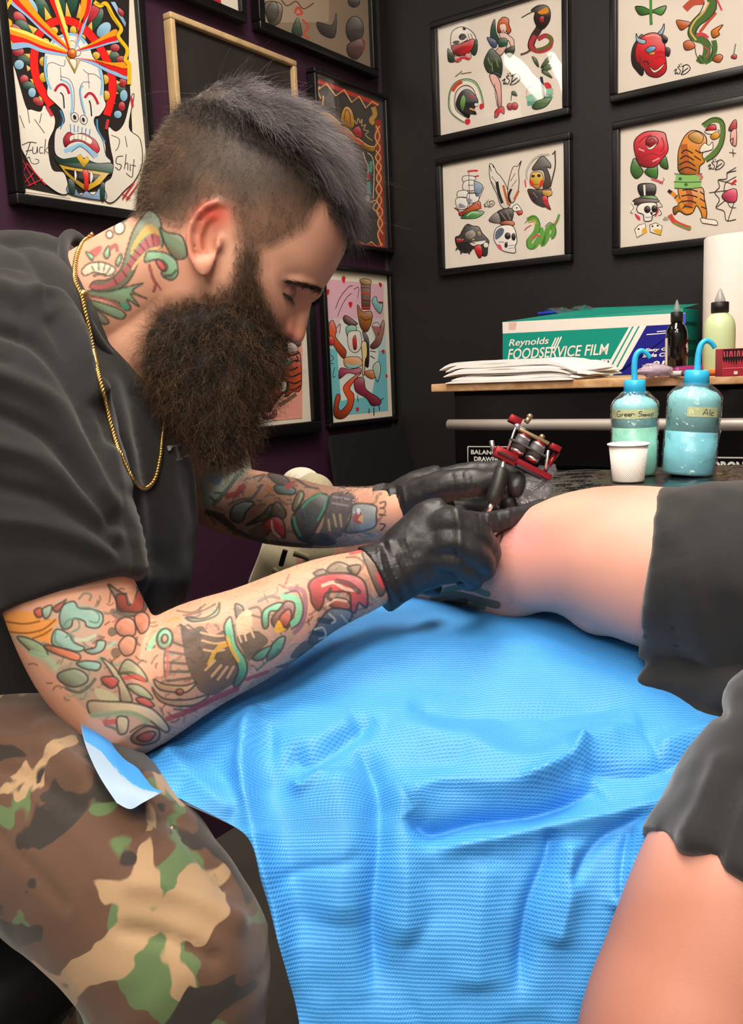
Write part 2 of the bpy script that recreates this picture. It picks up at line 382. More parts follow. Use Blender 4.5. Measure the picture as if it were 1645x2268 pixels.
def framed(name, wallname, rect, label, bar=.018, deep=.022, art=None, paper=None, frame=None, glass=True, group=None, cat='framed print', proud=.0, over=.004, wavy=None):
    """rect = (h0,h1,z0,z1) of the visible sheet on its wall, metres along the wall and height"""
    h0, h1, z0, z1 = rect; H = UD if wallname == 'L' else VD; n = VD if wallname == 'L' else -UD
    pt = lambda h, z, o: CORNER * [1, 1, 0] + H * h + ZD * z + n * o
    e = empty(name, pt((h0 + h1) / 2, z0 - bar, 0)); tag(e, label, cat, group)
    fm = frame or M_frame
    for (a, b, c, d) in ((h0 - bar, h1 + bar, z1, z1 + bar), (h0 - bar, h1 + bar, z0 - bar, z0), (h0 - bar, h0, z0, z1), (h1, h1 + bar, z0, z1)):
        m = MB(); m.box(pt((a + b) / 2, (c + d) / 2, deep / 2 + proud), (b - a, deep, d - c), (H, n, ZD), bev=.003); m.build('frame_bar', fm, e)
    zf = deep - .012
    m = MB(); m.box(pt((h0 + h1) / 2, (z0 + z1) / 2, zf / 2 + proud), (h1 - h0 + 2 * over, zf, z1 - z0 + 2 * over), (H, n, ZD)); sheet = m.build('sheet', paper or M_paper, e, False)
    if art:
        mp = plane_map(pt(h0, z0, zf + proud), n); me = Art(*art).mesh('artwork', mp, n)
        V = coords(me); hh = (V - CORNER) @ H; zz = V[:, 2]                      # keep the drawing on its sheet
        V = V + np.outer(np.clip(hh, h0 + .001, h1 - .001) - hh, H) + np.outer(np.clip(zz, z0 + .001, z1 - .001) - zz, ZD); setco(me, V)
        link('artwork', me, M_ink, e, False)
    if glass:
        o_ = zf + proud + .0085; c4 = [pt(h0, z0, o_), pt(h1, z0, o_), pt(h1, z1, o_), pt(h0, z1, o_)]
        if np.dot(np.cross(c4[1] - c4[0], c4[2] - c4[1]), n) < 0: c4 = c4[::-1]
        m = MB(); m.add(c4, [(0, 1, 2, 3)]); m.build('glass', M_glass, e, False, fixn=False)
    return e
def R(a, b, c, d): return (a * S, b * S, EYE[2] + c * S, EYE[2] + d * S)
ART_MASK = """
P 2a2422 0 60,-560 1270,-560 1290,600 1330,1380 1180,1900 600,1960 190,1880 120,1280 60,400
// feather crown
E 2f5a48 5 430,90 60,150 -25
E 2f5a48 5 590,10 60,160 -12
E 2f5a48 5 730,-10 55,170 8
E 2f5a48 5 950,190 70,130 30
E 8fc0dc 5 1040,300 60,90 40
E 8fc0dc 5 300,60 60,110 -35
E c03540 5 200,190 50,90 -40
E c03540 5 930,130 50,120 30
E 2f5a48 5 240,280 60,110 -50
E c03540 5 150,290 40,80 -60
E c03540 5 180,520 60,50 0
E 2f5a48 5 260,600 90,50 10
E 8fc0dc 5 190,650 50,50 0
E c03540 5 240,800 45,50 0
E 2f5a48 5 290,870 70,50 30
E 8fc0dc 5 320,930 40,50 0
E c03540 5 380,1020 60,40 30
E 2f5a48 5 1130,570 70,60 0
E c03540 5 1210,600 50,40 0
E 2f5a48 5 1200,900 60,60 0
E 8fc0dc 5 1240,960 40,60 0
E c03540 5 1230,830 40,50 0
E c03540 5 1220,1070 35,50 0
E 8fc0dc 5 1180,1150 40,40 0
E c03540 5 1150,480 50,40 0
Q f2c21e 4 440,60 520,180 450,210
Q f2c21e 4 660,10 720,190 650,190
Q f2c21e 4 800,20 830,190 760,180
Q f2c21e 4 920,210 930,340 860,290
Q f2c21e 4 270,240 375,290 330,350
Q f2c21e 4 1120,505 1070,600 1010,510
Q f2c21e 4 230,540 300,540 300,600
Q f2c21e 4 260,650 320,690 270,720
Q f2c21e 4 290,790 350,800 330,850
Q f2c21e 4 380,960 440,990 400,1020
Q f2c21e 4 1210,830 1140,790 1150,860
Q f2c21e 4 1190,940 1140,900 1140,960
Q f2c21e 4 1160,1040 1120,1000 1110,1060
// red crown band
S e8221f 78 510,1060 400,880 345,700 345,520 390,350 500,240 640,205 760,240 880,330 1000,480 1080,640 1120,800 1120,960 1070,1160
S 8e1512 5 470,1070 360,890 303,700 303,515 355,330 480,205 640,166 780,205 915,305 1035,465 1122,640 1162,800 1160,970 1105,1175
E e0b52a 4 430,620 40,50 0
E e0b52a 4 430,780 40,50 0
E e0b52a 4 460,420 45,30 40
E e0b52a 4 540,310 40,40 0
E e0b52a 4 640,290 40,50 0
E e0b52a 4 730,310 35,50 0
E e0b52a 4 820,380 40,35 50
E e0b52a 4 960,560 40,40 0
E e0b52a 4 1050,800 40,50 0
E e0b52a 4 1060,960 40,50 0
// face
O e6e2da 8 440,560 500,420 600,350 720,330 830,380 900,480 930,570 1010,680 1040,820 1040,980 1060,1060 1000,1160 950,1180 950,1260 1050,1440 1060,1560 1110,1620 1080,1680 900,1650 700,1620 560,1560 540,1420 560,1300 640,1230 620,1120 560,1050 470,960 470,860 440,740
S 8ebfe0 30 500,470 560,400 640,360 720,345 800,375 850,440
S 8ebfe0 26 460,560 450,700 480,840 510,900
S 8ebfe0 26 990,690 1020,820 1010,960
S 8ebfe0 22 600,800 680,840 710,920 720,1080 700,1160
S 8ebfe0 22 830,860 800,920 830,1080 850,1160
S 2d4a6a 6 600,770 690,800 735,900 740,1060 730,1150
S 2d4a6a 6 900,830 830,830 795,910 810,1040 840,1140
S 2d4a6a 6 470,780 470,660 520,630 600,660 640,660 650,600
S 2d4a6a 6 830,700 880,740 950,750 1010,800
S b0263a 26 545,920 575,870 620,850 665,880 690,945
S b0263a 26 845,985 885,940 925,950 960,1000 980,1050
S 2d2a30 14 600,930 630,970 640,1090
S 2d2a30 14 890,1010 905,1060 915,1170
S 2d2a30 5 600,680 610,810
S 2d2a30 5 880,740 890,890
E ddd6ca 6 745,1180 38,48 -15
E 2a2022 0 745,1180 16,26 -15
E ddd6ca 6 835,1205 36,48 -15
E 2a2022 0 832,1205 14,24 -15
L 4f8fbb 10 700,1250 705,1330
L 4f8fbb 10 740,1255 742,1330
L 4f8fbb 10 780,1265 775,1330
L 4f8fbb 10 820,1280 815,1340
L 4f8fbb 10 860,1290 850,1350
L 4f8fbb 10 900,1300 890,1370
O c02c3c 6 630,1400 680,1330 740,1350 830,1340 910,1380 960,1420 995,1500 960,1540 900,1480 800,1420 700,1440 650,1480
O efe6d4 4 700,1370 780,1345 860,1365 920,1410 900,1450 820,1410 740,1400 700,1420
L 3a2a2a 4 740,1350 735,1410
L 3a2a2a 4 780,1345 775,1405
L 3a2a2a 4 820,1350 815,1410
L 3a2a2a 4 860,1365 850,1430
S 8ebfe0 40 640,1520 720,1490 800,1460 880,1500 970,1570
S 2d4a6a 6 710,1530 760,1490 800,1470 860,1510 940,1590
S 4f8fbb 14 600,1110 630,1200 600,1300
S 2d4a6a 6 580,1090 610,1180 580,1290
S 4f8fbb 16 970,1200 980,1310 1050,1430
S 2d4a6a 6 960,1190 960,1290 1020,1400 1050,1540
// eye on the brow and rainbow rays
O e8ded0 5 640,470 720,410 790,480 790,560 640,560
Q d9b42a 5 650,560 800,600 745,745
O e6e2da 4 690,600 760,610 745,700
F 8fb8e0 0 120,500 110,420 300,440 480,500 700,540 700,570 420,530 280,480
F d9201e 0 110,430 90,340 250,380 450,460 710,530 700,550 440,500 260,430
F f29a1e 0 90,340 75,290 260,340 480,440 720,520 710,540 440,470 250,390
F f4dc6a 0 75,290 78,270 270,320 520,440 720,515 700,525 470,440 250,350
F 8fb8e0 0 110,50 100,-20 330,190 470,320 690,500 680,520 440,340 260,170
F d9201e 0 110,0 160,-60 380,180 500,310 700,500 690,515 460,330 290,170
F f29a1e 0 150,-40 210,-80 400,170 520,300 700,495 695,505 480,310 330,170
F d9201e 0 480,-30 540,-60 600,150 660,350 705,510 680,500 620,330 540,120
F f4dc6a 0 530,-40 560,-60 630,150 680,340 710,500 700,500 650,340 580,130
F 8fb8e0 0 900,100 930,-60 890,-60 870,160 790,320 740,510 780,440 830,320
F d9201e 0 870,-60 910,-60 890,130 800,290 740,500 770,400 820,260
F f29a1e 0 820,-60 870,-60 850,120 780,280 735,490 760,380 790,240
F 8fb8e0 0 1200,420 1190,380 1060,420 900,480 760,520 900,500 1080,450
F d9201e 0 1190,400 1180,350 1050,390 900,460 750,515 920,480 1080,430
F f29a1e 0 1170,350 1150,295 1020,370 880,450 750,510 920,450 1060,390
F 8fb8e0 0 1260,800 1265,760 1090,700 920,620 740,590 900,640 1080,730
F d9201e 0 1265,770 1270,700 1100,660 930,610 740,585 920,620 1090,690
F f29a1e 0 1270,690 1260,630 1100,630 940,600 760,580 930,605 1090,650
E d9601e 6 715,540 45,50 0
E f4b02a 0 725,520 18,18 0
// border ribbon
S e6bc24 34 20,200 60,80 100,0 70,-80 90,-200
S e6bc24 34 30,180 100,230 50,300 60,380 100,440 70,490
S e6bc24 40 940,20 1000,60 1060,40 1130,170 1210,290 1180,370 1270,500 1250,600 1290,650 1290,850
S 3a2a1a 5 960,40 1060,70 1150,210 1190,290 1160,370 1250,500 1230,600 1270,660
Q 8fb8e0 5 1100,20 1250,280 1260,230 1150,20
O c03540 5 1190,80 1240,130 1220,170 1180,130
// hands
O e8e1d4 8 150,1260 170,1160 100,760 130,660 190,850 260,1080 310,1100 400,1120 440,1060 540,1170 540,1290 480,1450 520,1700 640,1740 680,1930 580,1940 380,1780 240,1560 170,1400
O e8e1d4 8 1080,1280 1100,1480 1130,1640 1110,1780 1040,1850 1050,2010 1130,2030 1250,1910 1350,1810 1420,1640 1400,1400 1290,1280 1340,960 1300,1000 1240,1230 1160,1320
S c03540 34 460,1070 520,1170
S c03540 30 1080,1200 1060,1300
S c03540 34 85,620 100,720
S c03540 26 1310,980 1325,1070
S 33303a 7 340,1200 440,1340
S 33303a 7 390,1240 410,1140
S 33303a 7 190,1160 240,1290
S 33303a 7 270,1100 290,1240
S 33303a 7 1110,1360 1190,1400 1180,1480 1150,1520
S 33303a 7 1250,1370 1270,1480
// lettering on the hands
S 3a3234 9 215,1460 290,1430 360,1440
S 3a3234 9 300,1430 270,1520 250,1590 290,1580
S 3a3234 9 250,1520 320,1510
S 3a3234 8 322,1475 322,1535 345,1545 362,1525 368,1475 370,1540
S 3a3234 8 424,1484 398,1482 388,1515 400,1542 426,1536
L 3a3234 8 450,1400 440,1552
S 3a3234 7 290,1580 310,1640 370,1645 380,1610 345,1600
L 3a3234 8 486,1468 444,1514 494,1556
S 3a3234 9 1230,1570 1170,1580 1160,1640 1210,1660 1190,1710 1150,1680
S 3a3234 8 1260,1550 1250,1650 1240,1700
S 3a3234 8 1245,1660 1275,1640 1275,1710
S 3a3234 8 1300,1650 1300,1720
S 3a3234 8 1340,1600 1330,1690 1320,1780 1280,1760 1260,1740
S 3a3234 8 1310,1660 1360,1670
// lower jaw, teeth and snake mouth
O 2f5a48 6 540,1560 620,1600 800,1580 960,1640 1110,1640 1130,1700 1080,1760 880,1720 700,1680 570,1640
Q e0b52a 6 580,1650 700,1680 1090,1740 1000,1850 860,1930 760,1850 660,1760
Q 2a2022 5 640,1700 760,1720 1000,1760 930,1830 850,1860 740,1790
O e8ded0 4 740,1700 765,1760 745,1830
O e8ded0 4 900,1720 930,1770 900,1850
O e02a2a 5 820,1720 870,1710 885,1800 870,1930 840,1920 835,1800
Q e0b52a 4 760,1580 800,1550 835,1600 870,1570 890,1620 830,1690
O 8aa8c8 6 680,1850 740,1880 800,1960 860,1920 930,1960 1000,1880 1040,1900 1040,2010 690,1950
O 2f4a40 5 680,1800 740,1840 740,1950 690,1940
O 2f4a40 5 1000,1860 1040,1840 1040,2010 1000,2000
// red lattice corner
L b52a3a 12 190,1560 350,1860
L b52a3a 12 200,1700 300,1870
L b52a3a 12 260,1640 450,1860
L b52a3a 12 330,1740 200,1850
L b52a3a 12 260,1650 180,1760
L b52a3a 12 420,1800 270,1870
L b52a3a 14 1220,2000 1340,1830
L b52a3a 14 1260,2010 1380,1850
L b52a3a 10 1210,1940 1300,2000
S 55504c 6 210,1925 300,1940 420,1955 560,1975 700,1995
"""
ART_TOP = """
P 8c7a66 0 690,-700 1450,-700 1460,470 1200,400 690,170
P a3927c 0 695,-300 1190,-300 1180,150 690,140
O 6d6252 5 750,20 860,30 850,150 780,160
E 57504a 4 800,80 40,70 10
O 57504a 4 1100,150 1200,170 1230,90 1220,250 1130,230
E 57504a 5 1355,200 60,90 0
O 6c4a40 5 1310,300 1400,260 1420,320 1370,400 1310,370
S c8482c 14 950,90 970,50 1000,90 960,100
S c8482c 12 1000,130 1040,180 1010,230 1050,260
O 4a5a48 4 930,220 970,120 1000,240
S 6a3a30 8 860,0 900,40 960,10 1010,60 1080,20
S 3a332c 30 690,165 790,200 870,225 940,250 1050,310 1200,375 1300,425 1440,480
S c0b4a0 16 1000,300 1100,310 1200,350
S a0402c 8 1400,250 1420,310 1410,350
E 57504a 4 1350,10 40,40 0
"""
ART_MEX = """
P 4a4644 0 110,80 860,360 920,1950 540,1890 400,1600 120,400
// zig-zag border
L c03a30 40 130,110 860,395
L e6b070 16 120,100 220,230 300,170 400,300 490,235 570,370 650,305 720,430 790,360 855,400
L 3a2a20 8 150,140 220,260 300,210 400,330 490,270 570,400 650,340 720,460 800,400
L e6b070 14 200,230 240,330 270,300 260,400
L e6b070 16 120,150 190,420 150,300 230,200
S c89a4a 50 800,420 820,500 780,560 810,600
L a8402e 70 850,560 895,1920
S e6b070 14 830,620 870,740 820,860 880,960 830,1060 885,1180 830,1300 890,1420 840,1540 900,1660 850,1780 905,1930
S e6b070 14 870,620 820,740 875,860 825,960 885,1060 835,1180 890,1300 840,1420 900,1540 850,1660 905,1780
S e6b070 12 760,1440 840,1420 800,1500 870,1560
L c03a30 40 540,1870 915,1930
L e6b070 14 540,1850 600,1900 650,1850 720,1910 780,1860 850,1930 900,1880
// broad hat
O b88a3a 8 220,480 300,470 420,560 560,680 700,800 820,850 800,900 690,870 540,760 400,680 300,580
S e6b870 12 225,490 330,500 470,610 620,740 740,830 815,845
S c04a3a 26 360,600 480,670 600,760 700,820
O c89030 8 450,590 470,460 515,410 570,450 600,560 590,640 520,640
S 5a3a20 8 490,580 500,480 520,450 550,500 560,600
O c03040 6 580,690 600,640 650,630 680,690 680,750 620,740
S d8b070 8 600,560 620,600 640,540 660,590 680,550 680,620 720,610 700,660 750,680 720,720 790,780
O d8a030 6 390,680 480,710 560,770 480,760 410,740
// face and ribbon
O b04a3a 6 480,800 560,850 590,930 570,1010 520,980 490,900
O 7a3a34 6 520,870 550,900 550,980 530,970
S 5aa08a 34 780,1000 770,1120
S 5aa08a 40 750,1220 755,1350
S d8c8a0 9 690,900 720,1000 745,1050 740,1200
S d8c8a0 9 740,910 790,960 810,1100 800,1400
E c8beb0 4 740,1400 26,40 0
E b04a4a 0 750,1160 20,30 0
"""
ART_HEART = """
P e3b4c4 0 850,130 1450,190 1460,560 1330,560 860,580
P d9c8cc 0 860,540 1460,540 1470,720 870,720
P b9d8d6 0 868,700 1470,700 1478,900 878,900
P 74c2cc 0 875,860 1478,880 1500,1500 890,1560
P dfe4dc 0 1000,560 1300,560 1400,900 1330,1350 1010,1400 970,900
// hearts
F d8262e 0 1015,130 1035,95 1040,110 1055,105 1050,150 1040,180
F d8262e 0 860,250 885,240 885,280 870,300
F c02434 0 1400,175 1420,172 1435,190 1418,220
F d8262e 0 1085,385 1105,368 1128,385 1108,435
F d03038 0 1430,880 1450,865 1465,885 1450,915
F d03038 0 1470,1130 1490,1125 1492,1150 1480,1165
F c02434 0 868,1195 885,1185 905,1205 888,1235
F c83040 0 1160,1480 1180,1465 1198,1480 1180,1520
// hilt
Q 8a4a2a 6 1215,140 1315,140 1310,450 1225,450
O c8a060 6 1205,140 1260,128 1320,150 1310,190 1225,185
L d8402c 14 1218,275 1312,285
L d8402c 14 1222,430 1312,430
S 3a2018 6 1220,220 1312,225
S 3a2018 6 1222,350 1312,360
O a86a30 7 1180,400 1230,470 1320,470 1330,560 1280,680 1220,650 1190,540
S 3a2018 7 1210,520 1260,560 1320,540
O 3a3030 6 1230,680 1290,740 1300,900 1290,1050 1250,1000 1260,820
// figure
O 7a2e2a 7 1030,540 1060,510 1140,560 1180,600 1120,620 1050,590
O 8ec8b0 6 1060,640 1110,610 1170,630 1150,700 1100,760 1070,720
O e8e0d4 6 1080,700 1150,670 1210,690 1220,830 1160,900 1090,850
O c8343a 5 1130,760 1160,720 1170,850 1140,860
O e0603a 7 880,620 920,560 960,660 950,730 1000,800 1060,880 1040,960 980,900 900,760
S 2a2020 6 840,600 880,620
S 2a2020 6 850,660 890,660
S 2a2020 6 870,560 890,600
O d8483a 6 870,740 920,730 940,800 890,820
O efcf90 7 1220,800 1270,790 1280,920 1260,980 1250,1120 1230,1130 1230,950
O f0b070 6 1040,960 1100,940 1200,950 1230,1020 1150,1060 1050,1040
F 8ec8c8 0 1060,1010 1130,1030 1200,1010 1180,1050 1090,1055
O b84a6a 6 1000,1060 1100,1070 1210,1060 1200,1130 1080,1110 990,1170
O e0582f 7 1150,1140 1210,1110 1100,1260 1140,1330 1140,1410 1110,1500 1030,1580 950,1570 930,1480 960,1340 1000,1350 980,1460 1010,1500 1080,1400 1030,1260
O a03a50 7 1150,1180 1240,1160 1270,1280 1400,1370 1420,1430 1330,1450 1270,1370 1160,1300
S 2a2020 10 1300,1480 1300,1530
S 2a2020 10 1350,1470 1350,1555
S 2a2020 9 1400,1440 1410,1500
S 2a2020 8 1180,1340 1185,1410
S 2a2020 8 1410,1400 1450,1370
O e08a50 6 1250,1100 1330,1080 1370,1120 1340,1170 1280,1150
O b8d0c0 6 1340,1040 1400,990 1420,1080 1390,1200 1360,1140
O a86a60 5 1330,620 1380,580 1420,640 1390,720 1440,560 1460,620 1420,800 1350,860 1310,830 1370,740
O 8ec8c8 6 1330,360 1370,310 1390,370 1440,380 1420,490 1370,450
S 7a3a2a 22 1400,375 1445,380
S 3a3a3a 6 950,440 1000,320 1080,220 1130,200
S 3a3a3a 5 970,520 1010,420 1070,320 1120,280
S 3a3a3a 5 1140,240 1190,220 1180,330
S 2f4a50 6 900,920 930,960 880,1000 930,1010
S 2f4a50 6 940,1050 920,1150 950,1140
S 8a3a3a 7 960,640 1000,600 990,700
S 2a2020 7 1310,880 1370,890
S 2a2020 7 1310,930 1360,960
"""
ART_TIGER = """
P e8a090 0 100,760 600,760 605,1580 130,1620
O 4a4444 6 430,760 575,770 580,830 500,840
O cdb8b0 5 380,870 480,790 560,850 500,930 380,930
O d8562e 8 250,1060 300,960 400,930 530,890 585,930 590,1270 500,1310 440,1360 380,1310 400,1240 330,1240 280,1180 360,1100
S 2a2020 20 400,920 480,930 570,900
S 2a2020 16 480,1010 530,980 580,990
S 2a2020 18 400,1060 480,1080 560,1050
S 2a2020 18 400,1120 490,1150 590,1110
S 2a2020 18 440,1190 520,1220 590,1190
S 2a2020 16 460,1290 530,1280 590,1240
S 2a2020 14 540,930 560,960 540,1000
O 8fd8bc 10 365,960 480,955 480,1000 440,1040 390,1030
E 1a1a1a 0 420,990 15,26 0
O e6d2a8 6 240,1180 320,1090 380,1130 370,1200 300,1230 240,1210
S 8a6a4a 5 270,1160 330,1150
S 8a6a4a 5 260,1190 340,1180
O e22a22 8 130,1390 260,1270 380,1260 400,1300 330,1360 290,1470 260,1500 200,1430
O efe6d2 6 275,1240 310,1240 300,1335 285,1320
O efe6d2 6 390,1210 440,1210 420,1350 395,1330
S 2a2020 26 100,1460 180,1470 260,1510 300,1440 380,1340 450,1280 450,1200
S efe6d2 26 110,1430 200,1440 250,1470
O 9a5a50 6 180,1520 260,1560 330,1480 330,1560 250,1600 180,1570
S 7a5a4a 40 360,1450 440,1400 540,1330
S cfc0b0 20 110,1560 200,1610 290,1600
"""
def _mirror(t, x0):     # the hidden half of a face-on drawing
    o = []
    for ln in t.strip().splitlines():
        q = ln.split(); p = [k.split(',') for k in q[3:]]; e = q[0] == 'E'
        o.append(' '.join(q[:3] + ['%.0f,%s' % (x0 - float(k[0]), k[1]) if len(k) == 2 and not (e and i > 0) else ','.join(k) for i, k in enumerate(p)]))
    return '\n'.join(o) + '\n'
ART_TIGER = 'P e8a090 0 -420,740 605,760 605,1580 -420,1640\n' + _mirror(ART_TIGER, 160) + ART_TIGER
def _sd(x, y, k):   # monogram written beside the drawings
    q = [[(0, 60), (25, 40), (10, 85), (35, 70)], [(60, 15), (35, 25), (60, 55), (45, 85), (20, 75)], [(90, 5), (75, 80)], [(70, 20), (120, 0), (150, 35), (110, 80), (65, 90), (90, 60), (130, 30)], [(45, -5), (50, 10)], [(65, -12), (68, 4)]]
    return '\n'.join('S 2a2424 %.1f ' % (7 * k) + ' '.join('%.1f,%.1f' % (x + a * k, y + b * k) for a, b in s) for s in q) + '\n'
ART_A = """
// skull in a red wrap between leaves
O 2f4a34 6 240,510 280,540 330,600 320,640 250,640
O 2f4a34 6 545,410 550,520 520,580 480,540 500,470
O e3d9cc 8 270,430 290,330 380,280 470,310 530,380 520,440 450,420 380,450 290,480
E 221c1e 0 395,385 40,34 -25
E 221c1e 0 330,440 36,18 -10
E 221c1e 0 415,300 20,16 0
L 221c1e 6 450,350 470,410
L 221c1e 6 480,350 500,400
L 221c1e 6 430,370 450,420
O c8202c 8 280,480 390,450 510,405 510,480 450,560 380,580 310,560
O d8a0a0 6 310,590 370,590 380,630 330,650
O d8a0a0 6 430,560 480,560 480,610 430,620
S c8303c 26 330,640 400,600 470,620
S 7a6a4a 12 320,800 370,760 390,740
S 7a6a4a 10 380,770 440,760 490,755
// horseshoe with panther head
S 8fae8a 66 430,1260 300,1160 280,1000 330,890 430,850 520,890 570,990 590,1110
S e9dfd2 38 430,1255 305,1155 290,1000 340,900 430,865 515,900 560,1000 580,1110
S 2a2424 6 440,1290 270,1170 255,1000 310,870 430,820 540,860 600,1000 620,1110
S 2a2424 6 430,1220 330,1140 320,1000 360,920 430,890 500,920 540,1010 550,1100
S b8482c 40 290,950 330,890 390,850
O 2a2a2a 6 330,1060 380,960 450,930 520,980 560,1060 520,1130 540,1190 480,1190 460,1230 400,1190 340,1130
O 6a9a4a 4 370,1080 400,990 430,1040 400,1160
S c8303c 20 470,990 510,1020
S d89a6a 18 470,1130 530,1150
E d8e8d8 3 540,1090 22,18 0
F c8283a 0 420,1250 470,1240 475,1280 440,1300
F c8283a 0 575,1090 610,1080 620,1120 580,1140
// dancer in a leaf skirt
O 2c4a3c 6 690,440 690,300 730,200 745,330 780,420 720,480
O 4a5878 5 650,390 740,420 750,490 700,490
O e0b8a8 7 720,560 780,480 790,400 780,350 830,340 880,370 930,420 930,520 900,480 870,420 850,500 790,580
O 2c5a40 5 770,410 850,400 860,470 780,490
O c85a20 8 760,330 770,230 820,180 875,200 880,260 900,320 870,350 840,300 800,250 790,340
O e8c8b8 5 785,260 840,250 855,310 820,345 790,310
E 7a2020 0 820,322 10,6 0
O 34402c 8 690,510 760,560 800,620 810,720 790,810 750,780 720,830 690,770 650,740 620,640
S 7a9060 10 660,600 690,680
S 7a9060 10 740,600 770,700
S 7a9060 10 700,650 710,740
S 1c201a 8 640,700 680,760 720,760
O 34402c 6 840,520 930,480 935,540 890,600 850,570
O e0a8a0 8 680,780 740,780 790,860 800,960 800,1110 770,1120 750,960 700,860
S 2a2424 6 730,870 740,1000 760,1110
O c8202c 7 740,1150 820,1110 830,1190 790,1170 760,1220 730,1225
// cherries and cobra
S 2f4a34 8 900,1050 910,970 930,950 960,1000
O 3a5a3a 4 905,960 940,950 965,1000 920,990
E b8203a 6 890,1110 32,36 0
E c8283a 6 940,1105 34,38 0
S 3a2820 74 1210,120 1220,200 1190,300 1140,380 1110,470 1130,520
S a8343a 46 1150,370 1110,460 1140,520 1220,530 1300,490 1320,410 1260,370 1180,410
S 5a6a30 30 1160,520 1240,500 1300,460 1320,400 1270,370
O 3a2820 8 1110,110 1180,60 1270,60 1310,120 1300,220 1240,300 1180,290 1140,200 1150,130
F d88a2a 0 1180,130 1270,80 1290,130 1230,150
O b02a34 4 1200,180 1240,170 1240,230 1200,230
S 2a2424 8 1130,120 1070,150 1010,185
S 5a4a3a 20 1000,570 1060,550 1100,520
// palm island
E c83a44 0 1275,910 48,52 0
S 8fc0a8 60 1060,1030 1150,1000 1240,960 1340,950
S 5aa088 40 1070,1080 1180,1060 1330,1000
O 5a7a4a 6 1120,1110 1200,1040 1320,1020 1260,1110 1160,1140
S 2f3040 30 1215,800 1235,920 1245,1020
O 4a6a3a 6 1120,590 1170,620 1190,700 1150,660
O 4a6a3a 6 1320,580 1260,620 1210,710 1290,650
O 4a6a3a 6 1330,680 1260,680 1220,740 1310,720
O 4a6a3a 6 1330,810 1270,740 1220,750 1280,790
S d8889a 6 1060,980 1080,910 1130,900
"""
ART_A = ART_A + _sd(810, 770, 1.25)
